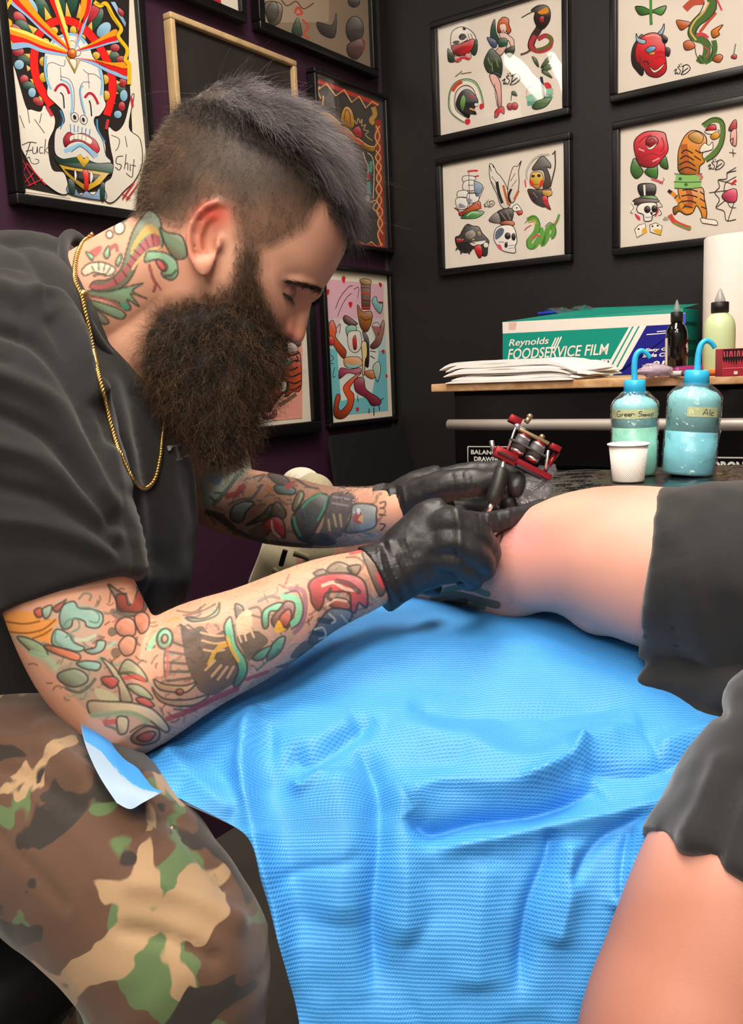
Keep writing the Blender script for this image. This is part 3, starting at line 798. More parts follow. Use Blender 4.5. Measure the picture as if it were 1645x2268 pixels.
ART_B = """
// ship
S c0303a 20 375,450 430,440 490,440
S c0303a 16 430,510 500,495
O e6e0d8 7 330,500 440,500 460,540 330,560
O e6e0d8 7 340,560 450,550 460,650 330,650
O e6e0d8 7 270,670 370,660 380,740 270,740
O e6e0d8 7 250,750 370,740 370,850 270,860
O e6e0d8 7 380,690 490,690 490,780 380,790
O 8aa0b8 6 450,560 540,600 520,680 470,720
L 2a2424 6 390,460 400,860
L 2a2424 6 560,620 490,780
L 2a2424 7 380,600 440,600
L 2a2424 9 280,730 370,740
L 2a2424 9 380,690 490,690
F 8a8a98 0 380,740 430,770 380,790
F 8a8a98 0 290,800 360,840 280,850
O b8562a 7 280,900 340,880 480,780 520,800 510,860 400,890 300,940
S c03040 14 480,800 530,860
S c03040 16 240,850 290,900 310,930
S 2a2424 12 230,850 280,880
O 4f9a4f 6 300,960 400,890 500,880 560,900 480,960 380,970
S e6e0d8 7 370,940 430,900 500,910
// wolf head
O 3a3634 8 240,1180 290,1150 340,1060 380,1030 440,1050 500,1060 540,1130 610,1210 600,1280 590,1370 540,1380 500,1340 440,1300 400,1340 320,1340 260,1280
Q 3a3634 0 250,1290 240,1330 290,1290
Q 3a3634 0 290,1320 300,1370 340,1320
Q 3a3634 0 360,1330 400,1370 410,1320
Q 3a3634 0 330,1090 300,1110 350,1120
Q 3a3634 0 370,1050 380,1020 420,1060
O 9a9088 5 350,1130 430,1090 470,1150 410,1200 360,1190
O c8283a 5 245,1190 330,1190 320,1220 260,1230
O 9a8878 5 480,1110 520,1110 530,1160 490,1170
O e8e2d8 4 400,1230 480,1220 580,1210 540,1250 440,1270
O c8202c 7 450,1280 520,1260 540,1340 520,1400 490,1390
E d8c03a 3 440,1200 18,10 0
E e8e2d8 5 580,1260 28,30 0
S 1a1616 10 340,1240 400,1230 460,1240
S 1a1616 8 300,1210 340,1160
// eagle
O ddd4c8 8 620,370 660,380 700,460 740,500 800,600 830,700 850,800 800,860 740,820 700,700 650,600 620,500
O ddd4c8 8 970,330 930,390 880,400 840,520 820,640 830,760 880,790 930,680 945,560 940,440
S 2a2424 34 700,560 720,680 760,800
S 2a2424 26 860,640 830,720 850,790
S b8602a 26 770,600 800,720 830,820
S b8602a 24 940,660 890,760
S 2a2424 8 620,380 640,450
S 2a2424 8 655,380 665,410
S 2a2424 8 950,370 970,330
S 2a2424 6 640,500 700,580
S 2a2424 6 640,560 690,640
S 2a2424 6 900,470 850,560
S 2a2424 6 920,540 860,620
O 4a4442 8 700,900 780,860 870,860 880,940 850,1000 760,1000 720,960
S 9a9088 8 740,900 800,980
S 9a9088 8 800,880 850,980
O 8a8480 6 610,990 700,900 740,980 720,1020
O eee8de 7 870,850 920,810 960,850 970,880 900,890
O d8463a 6 920,890 975,880 980,910 940,930
E 1a1616 0 920,850 9,9 0
O c8602a 6 730,1020 800,990 880,1000 890,1040 800,1050
// skull
O eee8e0 8 670,1130 700,1070 780,1040 870,1050 910,1120 920,1230 900,1270 905,1340 850,1345 760,1320 700,1260 670,1200
F 5a6878 0 690,1110 740,1070 780,1090 760,1150 700,1200 680,1180
E 2a2628 5 820,1160 32,36 0
E 2a2628 5 885,1170 22,40 0
O 2a2628 4 790,1240 815,1230 815,1280 790,1285
L 2a2424 6 720,1225 780,1230
L 2a2424 5 830,1270 890,1260
L 2a2424 5 830,1300 890,1290
F d8506a 0 700,1260 740,1260 760,1320 720,1300
// reaper
S b8b2ac 22 1030,540 1030,440 1090,330 1180,270 1280,260
S 4a4644 12 1310,260 1350,220
S 3a3634 14 1340,220 1345,380 1320,500 1290,620
O 5a5450 8 1090,430 1140,340 1210,280 1290,360 1290,410 1250,400 1290,520 1280,620 1210,640 1230,520 1200,430
O d8b040 7 1080,470 1140,450 1200,470 1210,560 1160,640 1110,620 1070,560
E 2a2020 0 1100,500 20,16 0
E 2a2020 0 1165,495 20,18 0
F c83a2a 0 1060,540 1100,570 1110,610 1070,600
F c83a2a 0 1180,560 1215,540 1210,600 1170,620
L 2a2020 5 1110,590 1170,590
O 3f3a38 8 1040,650 1130,650 1230,640 1300,640 1270,700 1240,830 1180,830 1090,770
S 8a8480 8 1100,680 1150,740
O d8a83a 6 1200,660 1300,660 1300,710 1230,720
O c8203a 6 1200,730 1250,720 1270,800 1295,870 1240,840 1210,780
S c83a44 14 1010,540 1020,620
// snake
S 5a9a3a 62 1040,990 1110,960 1150,1030 1130,1120 1060,1210 1060,1270 1110,1270 1170,1190 1210,1180
S 5a9a3a 56 1180,1070 1210,1170 1200,1250 1250,1180 1260,1090 1310,1050 1330,1120 1300,1180
S 5a9a3a 26 1320,1060 1360,1000 1390,920
S c8484a 18 1080,1200 1130,1150 1190,1170
S c8484a 12 1330,1030 1370,980
S 2a2424 6 1010,1020 1080,950 1140,960 1180,1040 1160,1130
S 2a2424 6 1030,1200 1040,1280 1090,1305 1130,1260
S 2a2424 6 1230,1060 1290,1010 1350,1070 1340,1150 1300,1200
S d8a050 16 1050,1010 1110,990 1130,1030
S c8303c 8 1080,1040 1030,1070 1005,1100
"""
ART_B = ART_B + _sd(555, 770, .8)
ART_C = """
// rose stem
O 4a8a3a 8 260,60 330,60 400,90 480,60 530,55 490,130 420,110 380,120 300,130
S 4a8a3a 24 395,-60 395,100 400,215
S 2a3a24 5 385,110 388,220
// devil head
O 3a2c2c 8 230,450 260,370 330,310 330,640 260,600 230,540
O d8232c 8 290,350 350,300 430,285 490,320 520,400 520,470 530,600 480,660 420,670 360,640 320,560 270,530 260,440
F 8a1f28 0 300,480 330,560 400,640 360,620 300,550
O 9cc4d8 7 270,290 290,330 350,350 340,380 290,370 270,340
O 9cc4d8 7 455,290 490,250 510,205 510,260 490,300
O 6aa0c8 6 350,430 400,400 440,410 420,440 370,460
O e8a82a 4 380,460 430,450 420,475 390,475
S 1c1616 10 330,540 360,530 380,560
O e8e0d4 5 380,570 430,610 500,560 520,545 480,600 420,630
O 1c1616 4 490,300 540,330 530,370 500,370
O 3a3030 4 530,410 565,430 550,490 520,470
S 8a1f28 7 440,470 470,450 510,460
S 8a1f28 7 430,510 480,490 515,520
S f0a090 10 350,320 420,305 470,320
// dragon
S 4a6a34 78 900,-40 930,40 870,130 790,200 750,290 800,330 860,330
S b8503a 60 690,80 760,20 860,10
S b8503a 24 960,110 880,200 820,280
S 4a6a34 66 800,330 870,370 880,450 850,520 800,500
S 4a6a34 46 860,540 920,500 950,420 940,350
S d8b060 14 900,20 850,110 780,180 740,270 790,350
S 2a2424 7 960,0 960,80 900,160 820,220 780,290 840,310 900,360 930,450 890,530
S 2a2424 7 860,20 820,110 740,200 720,300 770,390 790,480 830,550
O c8642c 6 615,180 680,180 740,200 700,240 650,260
O c8642c 6 680,370 740,350 780,400 740,430 690,430
O c8642c 6 930,510 980,470 1020,490 990,540 940,530
O e0822a 7 920,300 930,260 1020,215 980,270 990,300 940,330
S c8404a 30 790,300 850,300 890,330
S c8404a 16 960,-20 1010,90
S c8404a 10 850,400 900,440 870,500
O c8404a 5 1090,500 1110,470 1140,480 1130,510
S 6a8a8a 12 1110,480 1130,380
"""
ART_C = ART_C + _sd(595, 560, .95)
ART_D = """
// rose
O 4a7a3a 7 220,1480 250,1370 300,1440 330,1490 270,1550
O 4a7a3a 7 470,1400 520,1350 545,1460 490,1450
O 4a8a3a 7 340,1490 400,1440 450,1440 450,1540 400,1540
S c05a6a 22 400,1550 460,1570 500,1590
S 8a3a44 6 470,1590 510,1560 500,1540
O d8323e 8 250,1290 260,1210 330,1150 420,1135 510,1150 530,1200 545,1300 500,1370 440,1440 360,1450 290,1420
S a01f2c 10 290,1240 340,1190 400,1170
S a01f2c 10 260,1330 330,1350 400,1330 480,1350 520,1310
S a01f2c 10 290,1400 360,1410 440,1400
S a01f2c 10 490,1190 510,1260 480,1320
S f0a0a0 12 290,1290 340,1310
S f0a0a0 12 410,1400 470,1370
E b02432 6 405,1225 55,45 0
O efe0d8 4 350,1240 380,1280 450,1240 410,1290 370,1290
S 7a1822 7 380,1220 410,1200 430,1230 400,1240
// skull with top hat and dice
O 2c2424 7 290,1600 430,1600 420,1700 310,1700
P e8e2d8 0 330,1602 348,1602 350,1695 336,1695
O 4aa040 6 305,1705 420,1695 450,1740 310,1740
O 6a4a44 6 240,1740 300,1715 450,1730 455,1750 320,1775 250,1770
F c83a54 0 255,1850 300,1880 300,1910 270,1890
F c83a54 0 440,1800 465,1830 430,1880
O eee8e0 8 275,1800 320,1760 430,1755 450,1800 440,1850 410,1870 400,1910 340,1915 330,1860 285,1840
E 221c1e 5 365,1815 26,30 0
E 221c1e 5 425,1810 22,30 0
O 221c1e 4 390,1840 410,1840 405,1865
L 221c1e 5 350,1885 400,1880
S eee8e0 20 240,1750 230,1840
S 221c1e 5 225,1760 245,1800 220,1840 240,1850
S 221c1e 5 470,1750 495,1790 460,1800 490,1850 460,1870
Q eee8dc 6 255,1990 290,1950 345,1935 360,2010 275,2060
F e0a82a 0 320,1990 350,1970 360,2010 325,2030
Q eee8dc 6 385,1950 440,1930 495,1960 480,2040 390,2010
F e0a82a 0 420,1990 480,1990 475,2035 430,2010
E 221c1e 0 290,1985 9,8 0
E 221c1e 0 410,1960 9,8 0
E 221c1e 0 455,1955 9,8 0
// tiger
O d88a2e 8 640,1290 690,1180 760,1130 850,1160 880,1230 840,1340 860,1400 820,1440 800,1510 650,1500 630,1400
O d88a2e 8 640,1620 830,1620 860,1720 880,1860 850,1920 830,1840 790,1780 760,1840 700,1860 640,1830 600,1860 590,1800 650,1760
S b05a2a 60 680,1250 700,1400 720,1490
S b05a2a 50 720,1640 740,1740 720,1800
S 2a2020 11 660,1330 700,1300 760,1330
S 2a2020 11 650,1380 700,1350 770,1390
S 2a2020 11 640,1430 710,1400 780,1440
S 2a2020 11 640,1480 710,1450 790,1480
S 2a2020 10 780,1300 830,1330
S 2a2020 10 770,1350 830,1390
S 2a2020 11 670,1650 730,1640 800,1660
S 2a2020 11 660,1700 730,1690 800,1710
S 2a2020 11 660,1750 730,1740 790,1760
S 2a2020 10 820,1660 860,1690
S 2a2020 10 820,1720 870,1750
S 2a2020 10 830,1790 880,1810
S 2a2020 10 660,1800 710,1790 760,1800
S d88a2e 34 560,1660 600,1690 650,1760 700,1830 760,1820
S 2a2020 30 545,1650 575,1670
S 2a2020 9 600,1720 630,1690
S 2a2020 9 630,1770 670,1740
S 2a2020 9 670,1810 700,1770
S c8483a 40 560,1860 600,1920 680,1960 740,1980
S 7a8a4a 20 600,1930 680,1970 745,1980
O d8a24a 6 720,1180 790,1140 850,1180 830,1240 760,1230
O eee4d4 6 820,1290 860,1240 900,1260 930,1230 930,1290 880,1310 830,1320
O eee4d4 6 830,1890 900,1900 960,1910 970,1950 890,1940 840,1930
// snake in its grip, belt coils
S 5a7a3a 46 850,1090 930,1040 1000,1050 1020,1130 1000,1250 940,1330 870,1390
S 2a2424 7 835,1080 930,1025 1020,1050 1040,1130 1020,1250 960,1350 880,1400
O c8282c 6 870,1130 900,1090 950,1080 960,1120 920,1130
O eee4d4 5 860,1140 920,1130 990,1130 950,1160 890,1160
O e0a02a 5 910,1180 970,1140 990,1180 940,1210
S 8aba6a 70 610,1540 720,1550 830,1540
S 8aba6a 60 600,1600 720,1600 830,1600
S 2a4a2a 7 600,1505 720,1515 840,1505
S 2a4a2a 7 595,1575 720,1580 835,1575
S 2a4a2a 7 600,1630 720,1635 830,1625
S c8606a 16 790,1510 840,1530 820,1560
E 3a6a3a 0 650,1550 16,14 0
E 3a6a3a 0 700,1600 16,14 0
// web and crab edge
L 2a2424 6 1135,1450 1050,1500
L 2a2424 6 1135,1640 900,1670
L 2a2424 6 1135,1660 960,1800
L 2a2424 6 1135,1600 980,1560
L 2a2424 6 1135,1700 1060,1920
S 2a2424 7 1135,1480 1060,1500 1050,1550 980,1560 990,1620 950,1670 990,1730 960,1800 1030,1830 1050,1910 1135,1900
S 2a2424 6 1135,1530 1080,1560 1040,1590 1030,1660 1050,1720 1080,1790 1135,1800
O d84a6a 6 1010,1700 1060,1650 1135,1640 1135,1740 1060,1750
S c8283a 20 1090,1600 1135,1560
O b8504a 6 1070,1130 1100,1060 1135,1040 1135,1120
O e0b0a8 6 1090,1150 1135,1120 1135,1260 1090,1240
S 5a2424 8 1080,1220 1110,1200 1100,1260
S 2a2424 6 1075,1320 1135,1330
S 2a2424 6 1105,1290 1110,1360
"""
ART_D = ART_D + _sd(890, 1385, .95) + _sd(500, 1880, .35)
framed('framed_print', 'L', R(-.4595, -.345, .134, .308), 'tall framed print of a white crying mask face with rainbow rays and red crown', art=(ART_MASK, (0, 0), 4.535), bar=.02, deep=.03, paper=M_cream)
framed('framed_print', 'L', R(-.345, -.227, .3175, .372), 'framed print with a red border showing only its lower corner at the top', art=("P b82430 0 380,-120 480,-60 490,10 440,0\n", (0, 0), 1), bar=.018, deep=.03)
M_beige = mat('pale_wood_strip', '#bfa176', .6, vary=(30, .15)); M_board = mat('blackboard', '#241f1e', .6, vary=(9, .3))
framed('chalkboard', 'L', R(-.305, -.158, .122, .2905), 'empty black chalkboard in a pale wooden frame behind the man\'s head', bar=.0135, deep=.025, paper=M_board, frame=M_beige, glass=False, cat='chalkboard')
framed('framed_print', 'L', R(-.196, -.027, .318, .45), 'framed brown parchment print with torn edges above the hat print', art=(ART_TOP, (340, 0), 3.046), bar=.02, deep=.03, paper=mat('brown_parchment', '#55493f', .8, vary=(8, .15)))
framed('framed_print', 'L', R(-.124, -.0075, .135, .2915), 'framed print of a broad hat with zig-zag border by the corner', art=(ART_MEX, (660, 150), 4.826), bar=.012, deep=.03, paper=mat('dark_print_paper', '#4a4644', .8))
framed('framed_print', 'L', R(-.121, -.0065, -.05, .106), 'framed pink and turquoise print of a dagger with red hearts', art=(ART_HEART, (540, 590), 4.7), bar=.014, deep=.02, paper=M_cream, glass=False)
framed('framed_print', 'L', R(-.274, -.157, -.0455, .082), 'framed print of a roaring orange tiger with green eye behind the beard', art=(ART_TIGER, (540, 590), 4.7), bar=.03, deep=.03, paper=M_cream)
framed('framed_print', 'L', R(-.585, -.446, -.06, .0935), 'framed white print mostly hidden behind the man\'s shoulder', bar=.02, deep=.03)
framed('framed_print', 'B', R(.077, .2145, .242, .3475), 'framed flash sheet of cobra, dancer and palm island with light glare', art=(ART_A, (940, 0), 4.7), group='flash sheets on the black wall')
framed('framed_print', 'B', R(.078, .2155, .1065, .2125), 'framed flash sheet of ship, eagle on skull, reaper and wolf', art=(ART_B, (960, 290), 4.985), group='flash sheets on the black wall')
framed('framed_print', 'B', R(.268, .405, .244, .35), 'framed flash sheet of red devil head and green dragon', art=(ART_C, (1340, 0), 3.911), group='flash sheets on the black wall')
framed('framed_print', 'B', R(.2705, .408, .1065, .213), 'framed flash sheet of red rose, tiger and skull with top hat', art=(ART_D, (1340, 0), 3.911), group='flash sheets on the black wall')
# black board leaning in the corner below the heart print
m = MB(); q = [hit(712, 900, CORNER + VD * .03, VD), hit(655, 1200, CORNER + VD * .10, VD), hit(600, 1500, CORNER + VD * .16, VD)]
a = np.array([room(-.135 * S, .035, EYE[2] - .062 * S), room(-.01, .035, EYE[2] - .062 * S), room(-.01, .30, .01), room(-.21 * S, .30, .01)])
m.slab(a, unit(np.cross(a[1] - a[0], a[0] - a[3])), .012); tag(m.build('leaning_board', mat('matt_black_board', '#0d0c0d', .7), smooth=False), 'plain black board leaning in the corner below the heart print', 'board')
# ------------------------------------------------------------------ tool chest with wooden worktop and what stands on it
ZT = 1.07; UF = -.55; VL = .486
M_chest = mat('black_powder_coat', '#0c0b0c', .32, bump=(400, .08, .0004)); M_steel = mat('brushed_steel', '#c9c4be', .28, metal=1, vary=(60, .06)); M_white = mat('white_print', '#e8e6e2', .6)
def wood_mat():
    m = bpy.data.materials.new('maple_worktop'); m.use_nodes = True; nt = m.node_tree; N = nt.nodes.new; L = nt.links.new; b = nt.nodes['Principled BSDF']
    tc = N('ShaderNodeTexCoord'); mp = N('ShaderNodeMapping'); mp.inputs['Rotation'].default_value = (0, 0, YAW); mp.inputs['Scale'].default_value = (5, 60, 60); L(tc.outputs['Object'], mp.inputs['Vector'])
    n = N('ShaderNodeTexNoise'); n.inputs['Scale'].default_value = 1; n.inputs['Detail'].default_value = 6; n.inputs['Distortion'].default_value = .6; L(mp.outputs['Vector'], n.inputs['Vector'])
    r = N('ShaderNodeValToRGB'); r.color_ramp.elements[0].position = .3; r.color_ramp.elements[0].color = lin('#b98a5c') + (1,); r.color_ramp.elements[1].position = .7; r.color_ramp.elements[1].color = lin('#dcb488') + (1,)
    L(n.outputs['Fac'], r.inputs['Fac']); L(r.outputs['Color'], b.inputs['Base Color']); b.inputs['Roughness'].default_value = .45; return m
def rbox(name, u0, u1, v0, v1, z0, z1, material, parent=None, bev=.002):
    m = MB(); c = room((u0 + u1) / 2, (v0 + v1) / 2, (z0 + z1) / 2); m.box(c, (abs(u1 - u0), abs(v1 - v0), z1 - z0), (UD, VD, ZD), bev=bev); return m.build(name, material, parent)
VR = 1.86
chest = empty('tool_chest', room(-.28, 1.2, 0)); tag(chest, 'black rolling tool chest with long steel pull under the wooden worktop', 'tool chest')
rbox('body', -.50, -.03, VL + .02, VR, .12, ZT - .0175, M_chest, chest)
zt = 1.046
for i, hgt in enumerate((.155, .20, .25, .27)):
    d = rbox('drawer', -.545, -.505, VL + .045, VR - .03, zt - hgt + .008, zt, M_chest, chest, .004)
    z = zt - .062
    mm = MB(); P = [room(-.575, VL + .05, z), room(-.575, VR - .05, z)]; mm.tube(np.linspace(P[0], P[1], 8), .0112, 16); mm.build('handle', mat('satin_pull', '#b9b0a8', .42, metal=.35), d)
    for vv in (VL + .12, VR - .12):
        mm = MB(); mm.box(room(-.558, vv, z), (.03, .012, .008), (UD, VD, ZD)); mm.build('handle_bracket', M_steel, d, False)
    zt -= hgt
for (a, b) in ((-.45, VL + .1), (-.1, VL + .1), (-.45, VR - .1), (-.1, VR - .1)):
    mm = MB(); P = room(a, b, .055); mm.tube([P - VD * .018, P + VD * .018], .05, 20); mm.box(room(a, b, .105), (.05, .06, .03), (UD, VD, ZD)); mm.build('caster', mat('caster_rubber', '#151515', .6), chest)
FP = room(-.545, 0, 0); fmap = plane_map(FP - UD * .0006, UD)
def fpx(x, y): return fmap(np.array([[x, y]], float))[0]
def text_px(name, body, x0, y0, x1, y1, material, parent, mp=fpx, shear=0, bold=0, X=VD):
    o = mp(x0, y0); w = np.linalg.norm((mp(x1, y0) - o) * [1, 1, 0]); h = abs(mp(x0, y1)[2] - o[2]); return text_on(name, body, o, X, ZD, w, h, material, parent, shear, bold)
text_px('lettering', 'BALANCED', 1043, 1006, 1118, 996, M_white, chest, bold=.03)
text_px('lettering', 'DRAWERS', 1050, 1021, 1110, 1011, M_white, chest, bold=.03)
text_px('lettering', 'DRON', 1577, 1045, 1648, 1021, M_white, chest, bold=.05)
for a_ in ("L e8e6e2 2.5 1036,989 1125,989.5 1125,1026 1036,1025.5 1036,989", "L e8e6e2 3 1560,1013 1660,1014", "L e8e6e2 3 1560,1052 1660,1054"):
    me = Art(a_).mesh('label_border', fmap, -UD, .0003); link('label_border', me, M_ink, chest, False)
wt = rbox('worktop', UF - .012, -.005, VL, VR + .02, ZT - .017, ZT, wood_mat(), None, .0025); tag(wt, 'pale maple worktop lying along the black tool chest', 'worktop')
def on_top(x, d): 
    p = at(x, 840, d); p[2] = ZT; return p
# --- cling film carton
M_teal = mat('teal_carton', '#14907f', .45); UB = -.20
bmap = plane_map(room(UB, 0, 0), UD); bpx = lambda x, y: bmap(np.array([[x, y]], float))[0]
vl = (bpx(1113, 770) - CORNER) @ VD; vr = (bpx(1511, 770) - CORNER) @ VD; zb = bpx(1113, 713)[2]
cart = empty('film_carton', room(UB + .06, (vl + vr) / 2, ZT)); tag(cart, 'teal, white and blue cling film carton on the wooden worktop', 'carton')
rbox('carton_body', UB, UB + .125, vl, vr, ZT, zb, M_teal, cart, .0015)
lid = MB(); lid.add([room(UB, vl, zb), room(UB, vr, zb), room(UB + .125, vr, zb + .014), room(UB + .125, vl, zb + .010), room(UB + .06, (vl + vr) / 2, zb + .02)], [(0, 1, 4), (1, 2, 4), (2, 3, 4), (3, 0, 4)]); lid.build('carton_lid', M_teal, cart, False)
ART_BOX = """
P e6e0da 0 38,222 1260,160 1262,236 40,298
P d8b8a8 0 80,225 135,222 125,275 80,275
P 149080 0 40,298 1262,236 1262,640 40,640
P e9e6e2 0 885,252 1000,246 815,580 700,580
P 149080 0 905,251 916,250 742,570 730,570
P 149080 0 945,249 956,248 782,572 770,572
P 1c1f86 0 1000,246 1262,232 1262,640 775,640 815,572
P e9e6e2 0 700,470 770,470 770,520 700,520
P 3a3a90 0 712,478 722,478 722,514 712,514
P 3a3a90 0 740,478 750,478 750,514 740,514
P 4a55c0 0 1225,165 1262,163 1262,233 1225,235
L e9e6e2 6 1000,305 1130,295
L e9e6e2 6 1070,285 1130,280
L e9e6e2 9 360,402 396,326
L e9e6e2 9 378,400 414,323
L e9e6e2 9 396,396 432,319
"""
me = Art(ART_BOX, (1100, 640), 3.018).mesh('printed_front', bmap, -UD, .0004); V = coords(me); V[:, 2] = np.maximum(V[:, 2], ZT + .001); setco(me, V); link('printed_front', me, M_ink, cart, False)
cpx = lambda x, y: bpx(1100 + x / 3.018, 640 + y / 3.018)
for t, x0, y0, x1, y1, sh, bo in (('Reynolds', 82, 396, 350, 338, .25, .012), ('FOODSERVICE FILM', 74, 472, 752, 402, .25, .012), ('Easy Glide', 990, 424, 1215, 398, .25, .03), ('Slide Cutter', 975, 458, 1230, 432, .25, .03), ('914', 1046, 525, 1180, 482, .2, .03)):
    w_ = text_px('lettering', t, x0, y0, x1, y1, M_white, cart, cpx, sh, bo); w_.location = Vector(-UD * .0012)
sd = MB(); P = room(UB, vr, 0)   # stripes on the carton's end
for (z0, z1, c) in ((.25, .36, 0), (.45, .52, 0), (.75, .8, 0)):
    sd.box(room(UB + .06, vr + .0004, ZT + (zb - ZT) * (z0 + z1) / 2), (.085, .0008, (zb - ZT) * (z1 - z0)), (UD, VD, ZD))
sd.build('end_print', mat('end_print_green', '#0d5a4c', .5), cart, False)
# crumpled film loops poking out of the carton's top
M_film = glass_mat('cling_film', '#f2f6ff', 1, .05, (60, .8, .01), 1.5, .12)
mm = MB(); 
for k in range(4):
    a = vl + .09 + .03 * k; mm.grid([[room(UB + .03 + .05 * j + .01 * math.sin(k + j), a + .02 * i, zb + .014 + .012 * math.sin(i * 1.6) * (1 + .4 * math.sin(3 * k + j))) for j in range(3)] for i in range(3)])
mm.build('loose_film', M_film, cart)
mm = MB(); mm.box(room(UB + .05, vl + .10, zb + .016), (.03, .045, .006), (UD, VD, ZD), bev=.002); mm.build('cutter_tab', mat('blue_plastic', '#2338c0', .4), cart)
# --- folded paper towels
M_towel = mat('white_tissue', '#f1eeea', .9, bump=(500, .2, .0005))
for k in range(7):
    m = MB(); L_, Wd = .285, .20; n1, n2 = 22, 12; z = ZT + .0063 * k; G = []; Gb = []
    jig = rng.normal(0, .004, 2); off = (-.006 + .012 * (k % 3)) - (.012 if k > 4 else 0)
    for i in range(n1):
        for lst, dz in ((G, .0066), (Gb, 0)):
            row = []
            for j in range(n2):
                a = i / (n1 - 1); b = j / (n2 - 1)
                end = max(0, (abs(a - .5) - .36) / .14); puff = 1 - .75 * end ** 2 if dz else 1
                zz = z + dz * puff + .0015 * math.sin(a * 9 + k) * math.sin(b * 5 + k * 2) - (.016 * max(0, (a - .8) / .2) ** 2 * (k / 6) if True else 0) * 1.0 - .010 * max(0, (.15 - a) / .15) ** 2 * (k / 6)
                row.append(room(UF + .0 + Wd * b + jig[0] - .014, VL + .045 + L_ * a + jig[1] + off + .008 * math.sin(b * 4 + k), max(zz, ZT + (.0002 if dz == 0 else .001))))
            lst.append(row)
    G = np.array(G); Gb = np.array(Gb); m.grid(G); m.grid(Gb[:, ::-1])
    for A, B in ((G[0], Gb[0]), (Gb[-1], G[-1]), (Gb[:, 0], G[:, 0]), (G[:, -1], Gb[:, -1])): m.grid(np.array([A, B]))
    o = m.build('paper_towel', M_towel, None); tag(o, ['lowest folded white paper towel lying on the wooden worktop', 'second folded paper towel from the bottom of the low stack', 'third folded paper towel from the bottom of the low stack', 'middle folded paper towel of the low white stack', 'third folded paper towel from the top of the stack', 'second folded paper towel from the top of the stack', 'topmost folded white paper towel before the teal carton'][k], 'paper towel', 'folded towels on the wooden worktop')
# --- ink bottles
def bottle(name, p, r, hbody, hcap, htip, mb, mc, mt, lab, label_part=None):
    e = empty(name, p); tag(e, lab, 'bottle')
    m = MB(); m.lathe(p, [(r * .9, 0), (r, .003), (r, hbody * .72), (r * .97, hbody * .8), (r * .82, hbody * .9), (r * .52, hbody * .97), (r * .45, hbody)]); m.build('body', mb, e)
    m = MB(); n = 28; prof = [(r * .56, hbody * .985), (r * .56, hbody + hcap), (r * .48, hbody + hcap + .001)]; m.lathe(p, prof, n); m.build('cap', mc, e)
    m = MB(); m.lathe(p, [(r * .36, hbody + hcap), (r * .3, hbody + hcap + htip * .3), (r * .16, hbody + hcap + htip * .75), (r * .05, hbody + hcap + htip)], 16); m.build('nozzle', mt, e)
    return e
M_nozzle = glass_mat('clear_nozzle', '#e8e8e8', 1, .1, None, 1.5, .35, '#c8c8c8'); M_bcap = mat('black_cap', '#1a1716', .5)
p = on_top(1497, 1.72); e = bottle('ink_bottle', p, .0205, .103, .017, .024, mat('black_ink_bottle', '#0b0a0a', .12, coat=.5), M_bcap, M_nozzle, 'slim black ink bottle with clear nozzle before the carton')
def cyl_map(p, r, ax, cx, scale):      # drawing wrapped round an upright bottle: drawing x is arc length, y is height
    A = unit(ax); tow = unit((EYE - p) * [1, 1, 0]); right = unit(np.cross(A, tow)); tow = np.cross(right, A)
    def f(q):
        th = (q[:, 0] - cx) * scale / r; return p + np.outer(np.sin(th) * r, right) + np.outer(np.cos(th) * r, tow) + np.outer(q[:, 1] * scale, A)
    return f
def wrap(name, art, p, r, ax, parent, ink=INK, lift=.0006):
    f = cyl_map(p, r + lift, ax, 0, .001); a = Art(art, ink=ink)
    me = a.mesh(name, f, np.zeros(3)); V = coords(me); # push layers outward
    q = (V - p); ax_ = unit(ax); rad = q - np.outer(q @ ax_, ax_); rad /= np.linalg.norm(rad, axis=1, keepdims=True); k = 0; lay = np.zeros(len(V))
    for i, (kd, pp, c, w) in enumerate(a.sh):
        n_ = len(pp) * (1 if kd == 'f' else 2); lay[k:k + n_] = i; k += n_
    setco(me, V + rad * (lay[:, None] * .00008)); return link(name, me, M_ink, parent, False)
def strip(x0, x1, y0, y1, c, n=14):
    xs = np.linspace(x0, x1, n); return 'S %s %.2f ' % (c, y1 - y0) + ' '.join('%.2f,%.2f' % (x, (y0 + y1) / 2) for x in xs) + '\n'
wrap('label', strip(-32, -19, 18, 72, 'd9d4ca', 6) + 'E c83a4a 0 26,52 12,20\nE 1a1414 0 26,52 9,16\nE e8e2da 0 24,56 5,5\nE e8e2da 0 27,48 6,4', p, .0205, ZD, e)
p = on_top(1591, 1.60); e = bottle('soap_bottle', p, .0272, .112, .016, .024, mat('pale_green_bottle', '#cfdfae', .35, sss=.2), M_bcap, M_nozzle, 'pale green squeeze bottle with black cap before the paper roll')
# --- paper roll
p = on_top(1627, 1.92); e = empty('paper_roll', p); tag(e, 'white paper towel roll standing at the end of the worktop', 'paper roll')
m = MB(); m.lathe(p, [(.02, .002), (.066, .0), (.068, .003), (.068, .281), (.066, .284), (.02, .284)], 48); m.build('roll', mat('roll_tissue', '#e9e2dd', .95, bump=(150, .6, .001)), e)
m = MB(); m.lathe(p, [(.0195, .001), (.0195, .2845), (.017, .2845), (.017, .001)], 24); m.build('core', mat('cardboard', '#a98a68', .9), e)
